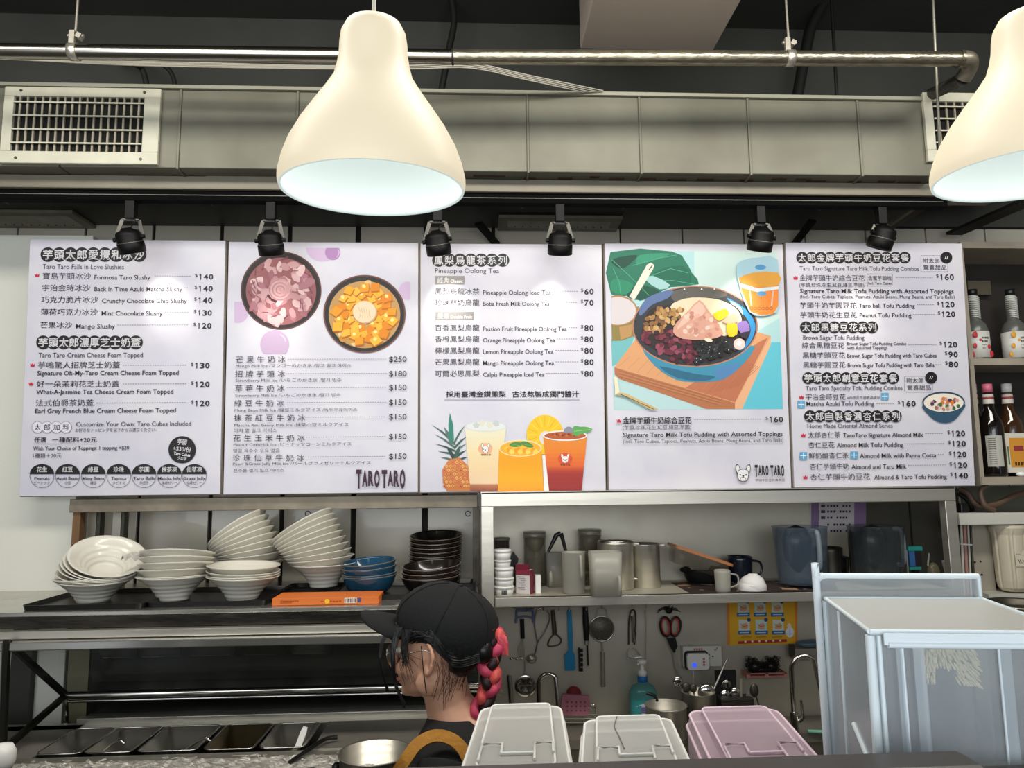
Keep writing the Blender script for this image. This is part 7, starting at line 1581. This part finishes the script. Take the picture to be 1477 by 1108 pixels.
b = MB().lathe(prof_cup(.09, .12, .03), 36); c = at(1478, 885, 2.45); t = thing('steel_basin', 'dark steel basin cut off at the right edge', 'basin', (c.x, 2.45, c.z)); b.build('basin_bowl', STEEL_DK, t)
MB().lathe([(.119, .030), (.123, .032), (.119, .034)], 36).build('rim', CHROME, t); tag(MB().span((c.x - .16, 2.32, c.z - .02), (c.x + .3, 2.60, c.z - .0005)).build('side_shelf', STEEL_D), 'steel side shelf under the dark basin at the right edge', 'shelf')

# ================================================================ foreground counter, bins, clear container
ZT = .86
fc = thing('service_counter', 'dark edged service counter across the bottom of the picture', 'counter', (0, 0, 0))
yl, yr = .80, 1.32
MB().span((-1.6, .80, 0), (2.2, 1.38, ZT)).build('counter_body', mat('counter_body', '#4d4a46', .6), fc)
zedge = at(1000, 1100, .78).z
MB().span((at(560, 1103, .78).x, .74, zedge - .02), (at(1392, 1100, .78).x, .79, zedge + .002)).build('dark_ledge', mat('dark_ledge', '#3a3431', .4, noise=(8, .2)), fc, bevel=.006)
MB().span((-1.6, .79, 0), (2.2, .80, zedge - .02)).build('front_glass_panel', mat('counter_front', '#55524d', .5), fc)
BINW = plastic_film('bin_plastic', '#eeeee8', .42, .7, ior=1.35); BINP = plastic_film('bin_plastic_pink', '#e2c8d6', .42, .7, ior=1.35); BINE = BINEDGE; BINPE = mat('bin_edge_pink', '#dcc3d0', .4)
def bin_(TL, TR, BR, BL, Yb, Yf, label, mw, me, crack=0):
    # lid quad: back edge (TL-TR) at depth Yb, front edge (BL-BR) at depth Yf
    a, b_, c_, d_ = at(*TL, Yb), at(*TR, Yb), at(*BR, Yf), at(*BL, Yf)
    t = thing('ingredient_bin', label, 'bin', ((a.x + b_.x) / 2, (Yb + Yf) / 2, ZT + .001), None, 'clear plastic ingredient bins on the counter'); L = t.location
    zb_, zf_ = (a.z + b_.z) / 2, (c_.z + d_.z) / 2; xb0, xb1, xf0, xf1 = a.x, b_.x, d_.x, c_.x
    w = max(xf1 - xf0, xb1 - xb0)
    def lid(u, v, dz=0.): # u across 0..1, v from back 0 to front 1
        xx = (xb0 + (xb1 - xb0) * u) * (1 - v) + (xf0 + (xf1 - xf0) * u) * v; return Vector((xx, Yb + (Yf - Yb) * v, zb_ + (zf_ - zb_) * v + dz)) - L
    e = .012
    # raised lid panel
    def ring(u0, u1, v0, v1, dz, n=5, rr=.10):
        P = []
        for cu, cv, a0 in ((u1 - rr, v0 + rr, -90), (u1 - rr, v1 - rr, 0), (u0 + rr, v1 - rr, 90), (u0 + rr, v0 + rr, 180)):
            for i in range(n + 1): q_ = math.radians(a0 + 90 * i / n); P.append(lid(cu + rr * math.cos(q_), cv + rr * math.sin(q_), dz))
        return P
    A, B2, C2 = ring(.0, 1., .0, 1.25, -.018), ring(.03, .97, .02, 1.22, 0.0), ring(.16, .84, .07, 1.16, .009, rr=.06)
    k = len(A); D2 = ring(.13, .87, .05, 1.19, .001, rr=.07)
    b = MB(); b.add(A + B2 + D2 + C2, [(l * k + j, l * k + (j + 1) % k, (l + 1) * k + (j + 1) % k, (l + 1) * k + j) for l in range(3) for j in range(k)] + [tuple(range(3 * k, 4 * k))], False); b.build('lid', mw, t)
    for R_, r_ in ((B2, .0022), (C2, .0018), (A, .0026)): MB().tube(R_, r_, 6, closed=True).build('lid_rib', me, t)
    # folded flap detail on the lid front
    for u0, u1 in ((.17, .36), (.66, .83)):
        MB().tube([lid(u0, 1.10, .012), lid(u0, .86, .013), lid(u1, .86, .013), lid(u1, 1.0, .012)], .0020, 6).build('hinge_rib', me, t)
    MB().tube([lid(.36, 1.0, .012), lid(.66, 1.0, .012)], .0020, 6).build('hinge_rib', me, t)
    if crack: MB().tube(smoothpts([lid(.38, .1, .0105), lid(.34, .35, .0105), lid(.37, .55, .0105), lid(.41, .85, .0105)], 4), .0008, 5).build('crack', mat('crack_dark', '#6b675f', .6), t)
    # body down to the counter
    base = [Vector((p.x * .86, p.y * .9, 0)) for p in A]
    b = MB(); b.add(A + base, [(k + j, k + (j + 1) % k, (j + 1) % k, j) for j in range(k)] + [tuple(range(k, 2 * k))[::-1]], True); b.build('bin_body', mw, t)
    MB().add([p * 1 + Vector((0, 0, 0)) for p in [Vector((q_.x * .93, q_.y * .93, .16)) for q_ in base]] + [Vector((q_.x * .96, q_.y * .96, .004)) for q_ in base], [(j, (j + 1) % k, k + (j + 1) % k, k + j) for j in range(k)] + [tuple(range(k))]).build('contents', mat('bin_contents_' + label[:4], '#a9a59b' if 'pink' not in label else '#b08a94', .8, noise=(30, .4), bump=(30, .5)), t)
bin_((692, 1020), (812, 1020), (826, 1100), (664, 1100), 1.26, 1.02, 'clear plastic bin in front of the worker, left of three', BINW, BINE)
bin_((840, 1038), (970, 1038), (1000, 1102), (834, 1102), 1.20, 1.02, 'clear plastic bin with a cracked lid, middle of three', BINW, BINE, 1)
bin_((988, 1027), (1122, 1022), (1188, 1096), (1022, 1102), 1.22, 1.00, 'pink tinted plastic bin, right of three', BINP, BINPE)

# large clear container, slightly turned
TLb, TRb, FLf = at(1190, 863, 1.02), at(1415, 863, 1.02), at(1255, 912, .89)
t = thing('clear_container', 'large translucent plastic container at the lower right corner', 'container', (0, 0, 0))
ztp = (TLb.z + FLf.z) / 2
A = atz(1190, 863, ztp); B_ = atz(1416, 864, ztp); D_ = atz(1254, 911, ztp); ux = (B_ - A); vy = (D_ - A)
W_ = ux.length; ux.normalize(); vyn = (vy - ux * vy.dot(ux)).normalized(); Dp = vy.length
t.location = (A.x, A.y, ZT + .001); L = t.location.copy()
CP = plastic_film('container_plastic', '#dfe7ec', .70, .4, ior=1.3); CE = mat('container_edge', '#dbe6ea', .4); CT = plastic_film('container_top', '#e9e8e1', .14, .5)
def q3(u, v, z): p = A + (B_ - A) * u + vy * v; return Vector((p.x, p.y, z)) - L
zb0 = ZT + .002
def wall(p, q_, z0, z1, m_, name, th=.002):
    a_, b2 = q3(*p, z0), q3(*q_, z0); a1, b1 = q3(*p, z1), q3(*q_, z1); n_ = (b2 - a_).cross(Vector((0, 0, 1))).normalized() * th
    MB().add([a_, b2, b1, a1, a_ + n_, b2 + n_, b1 + n_, a1 + n_], [(0, 1, 2, 3), (7, 6, 5, 4), (0, 4, 5, 1), (1, 5, 6, 2), (2, 6, 7, 3), (3, 7, 4, 0)]).build(name, m_, t)
wall((0, 0), (1, 0), zb0, ztp, CP, 'back_wall'); wall((0, 1), (0, 0), zb0, ztp, CP, 'side_wall'); wall((1, 0), (1.02, 1), zb0, ztp, CP, 'side_wall'); wall((0, 1), (1.02, 1), zb0, ztp - .002, plastic_film('container_front', '#d5dee4', .80, .4, ior=1.3), 'front_wall')
b = MB(); b.add([q3(0, 0, ztp), q3(1, 0, ztp), q3(1.02, 1, ztp), q3(0, 1, ztp), q3(0, 0, ztp - .004), q3(1, 0, ztp - .004), q3(1.02, 1, ztp - .004), q3(0, 1, ztp - .004)], [(3, 2, 1, 0), (4, 5, 6, 7), (0, 1, 5, 4), (1, 2, 6, 5), (2, 3, 7, 6), (3, 0, 4, 7)]); b.build('top_panel', CT, t)
# raised back lip
zl = at(1300, 838, 1.02).z
wall((-.035, -.02), (1.0, -.02), ztp, zl, CP, 'back_lip')
MB().tube([q3(-.035, -.02, zl), q3(1.0, -.02, zl)], .0042, 8).build('edge_rib', CE, t); MB().tube([q3(1.0, -.02, zl), q3(1.0, -.02, ztp - .01)], .0032, 8).build('edge_rib', CE, t)
MB().tube(smoothpts([q3(.0, -.02, zl), q3(-.045, -.0, zl - .006), q3(-.05, .0, zl - .04), q3(-.04, .02, zb0 + .1)], 5), .0055, 8).build('edge_rib', CE, t)
for P in ([(0, 0), (0, 1)], [(0, 1), (1.02, 1)], [(0, 0), (1, 0)], [(1, 0), (1.02, 1)]): MB().tube([q3(*P[0], ztp), q3(*P[1], ztp)], .0028, 8).build('edge_rib', CE, t)
for u, v, r_ in ((0, 1, .0055), (.045, 1.0, .0028), (.15, 1.02, .0022), (.63, 1.02, .0018), (0, .0, .0045), (0, .35, .0022), (.60, 0, .003), (1.02, 1, .005)): MB().tube([q3(u, v, ztp - .004), q3(u, v, zb0 + .01)], r_, 8).build('upright_rib', CE, t)
wall((.115, 1.03), (.145, 1.03), zb0 + .02, ztp - .014, CP, 'front_rail'); wall((.20, 1.03), (.255, 1.03), zb0 + .02, ztp - .014, CP, 'front_rail')
wall((.63, 1.03), (.68, 1.03), zb0 + .02, ztp - .014, CP, 'front_rail')
MB().tube([q3(.08, 1.03, ztp - .013), q3(1.02, 1.03, ztp - .013)], .004, 8).build('edge_rib', CE, t); wall((.06, 1.03), (1.02, 1.03), ztp - .013, ztp, CE, 'front_header')
for p, q_ in (((.0, .55, ztp - .135), (.0, .95, ztp - .165)), ((.93, 1.04, ztp - .13), (1.05, 1.04, ztp - .16)), ((.95, 1.04, ztp - .22), (1.05, 1.04, ztp - .245))): MB().tube([q3(*p), q3(*q_)], .0035, 8).build('slot_edge', CE, t)
MB().add([q3(.0, 0, zb0), q3(1, 0, zb0), q3(1.02, 1, zb0), q3(0, 1, zb0)], [(0, 1, 2, 3)]).build('floor_panel', CE, t, solid=.003)
# crumpled bag inside
rnd = random.Random(6); b = MB(); nn = 14; z0 = ztp - .30
vs = [q3(.06 + .90 * i / nn, .12 + .76 * j / nn, zb0 + .01 + (z0 - zb0) * (.85 + .3 * math.sin(i * .9) * math.cos(j * .7)) * min(1, 4 * min(i, nn - i) / nn + .1) * min(1, 4 * min(j, nn - j) / nn + .1) + .012 * rnd.random()) for j in range(nn + 1) for i in range(nn + 1)]
b.add(vs, [(j * (nn + 1) + i, j * (nn + 1) + i + 1, (j + 1) * (nn + 1) + i + 1, (j + 1) * (nn + 1) + i) for j in range(nn) for i in range(nn)], True)
tag(b.build('plastic_bag', plastic_film('bag_film', '#d7d3d3', .35, .2), loc=L, sub=1), 'crumpled pale plastic bag lying inside the clear container', 'bag')
# cream chenille duster seen through the container
c = at(1363, 936, .965); b = MB(); rnd = random.Random(12)
for i in range(20):
    for j in range(9):
        if j > 5 and i < 12 and i > 3: continue
        x, z = (i / 19 - .5) * .066, .020 - j * .0066 - (.008 * (i / 19)) ; p = c + Vector((x + .002 * rnd.random(), -.008 * rnd.random(), z + .003 * rnd.random())); f = Vector(((i / 19 - .5) * .7 + .2 * (rnd.random() - .5), -.45, -.55)).normalized() * .011
        b.tube([p, p + f * .5, p + f], [.0013, .0018, .0011], 5)
b.ball(c + Vector((0, .014, .0)), (.036, .012, .024), 16)
tag(b.build('chenille_duster', mat('cream_chenille', '#efe6c8', .9)), 'cream chenille duster seen inside the clear container', 'duster', kind='stuff')
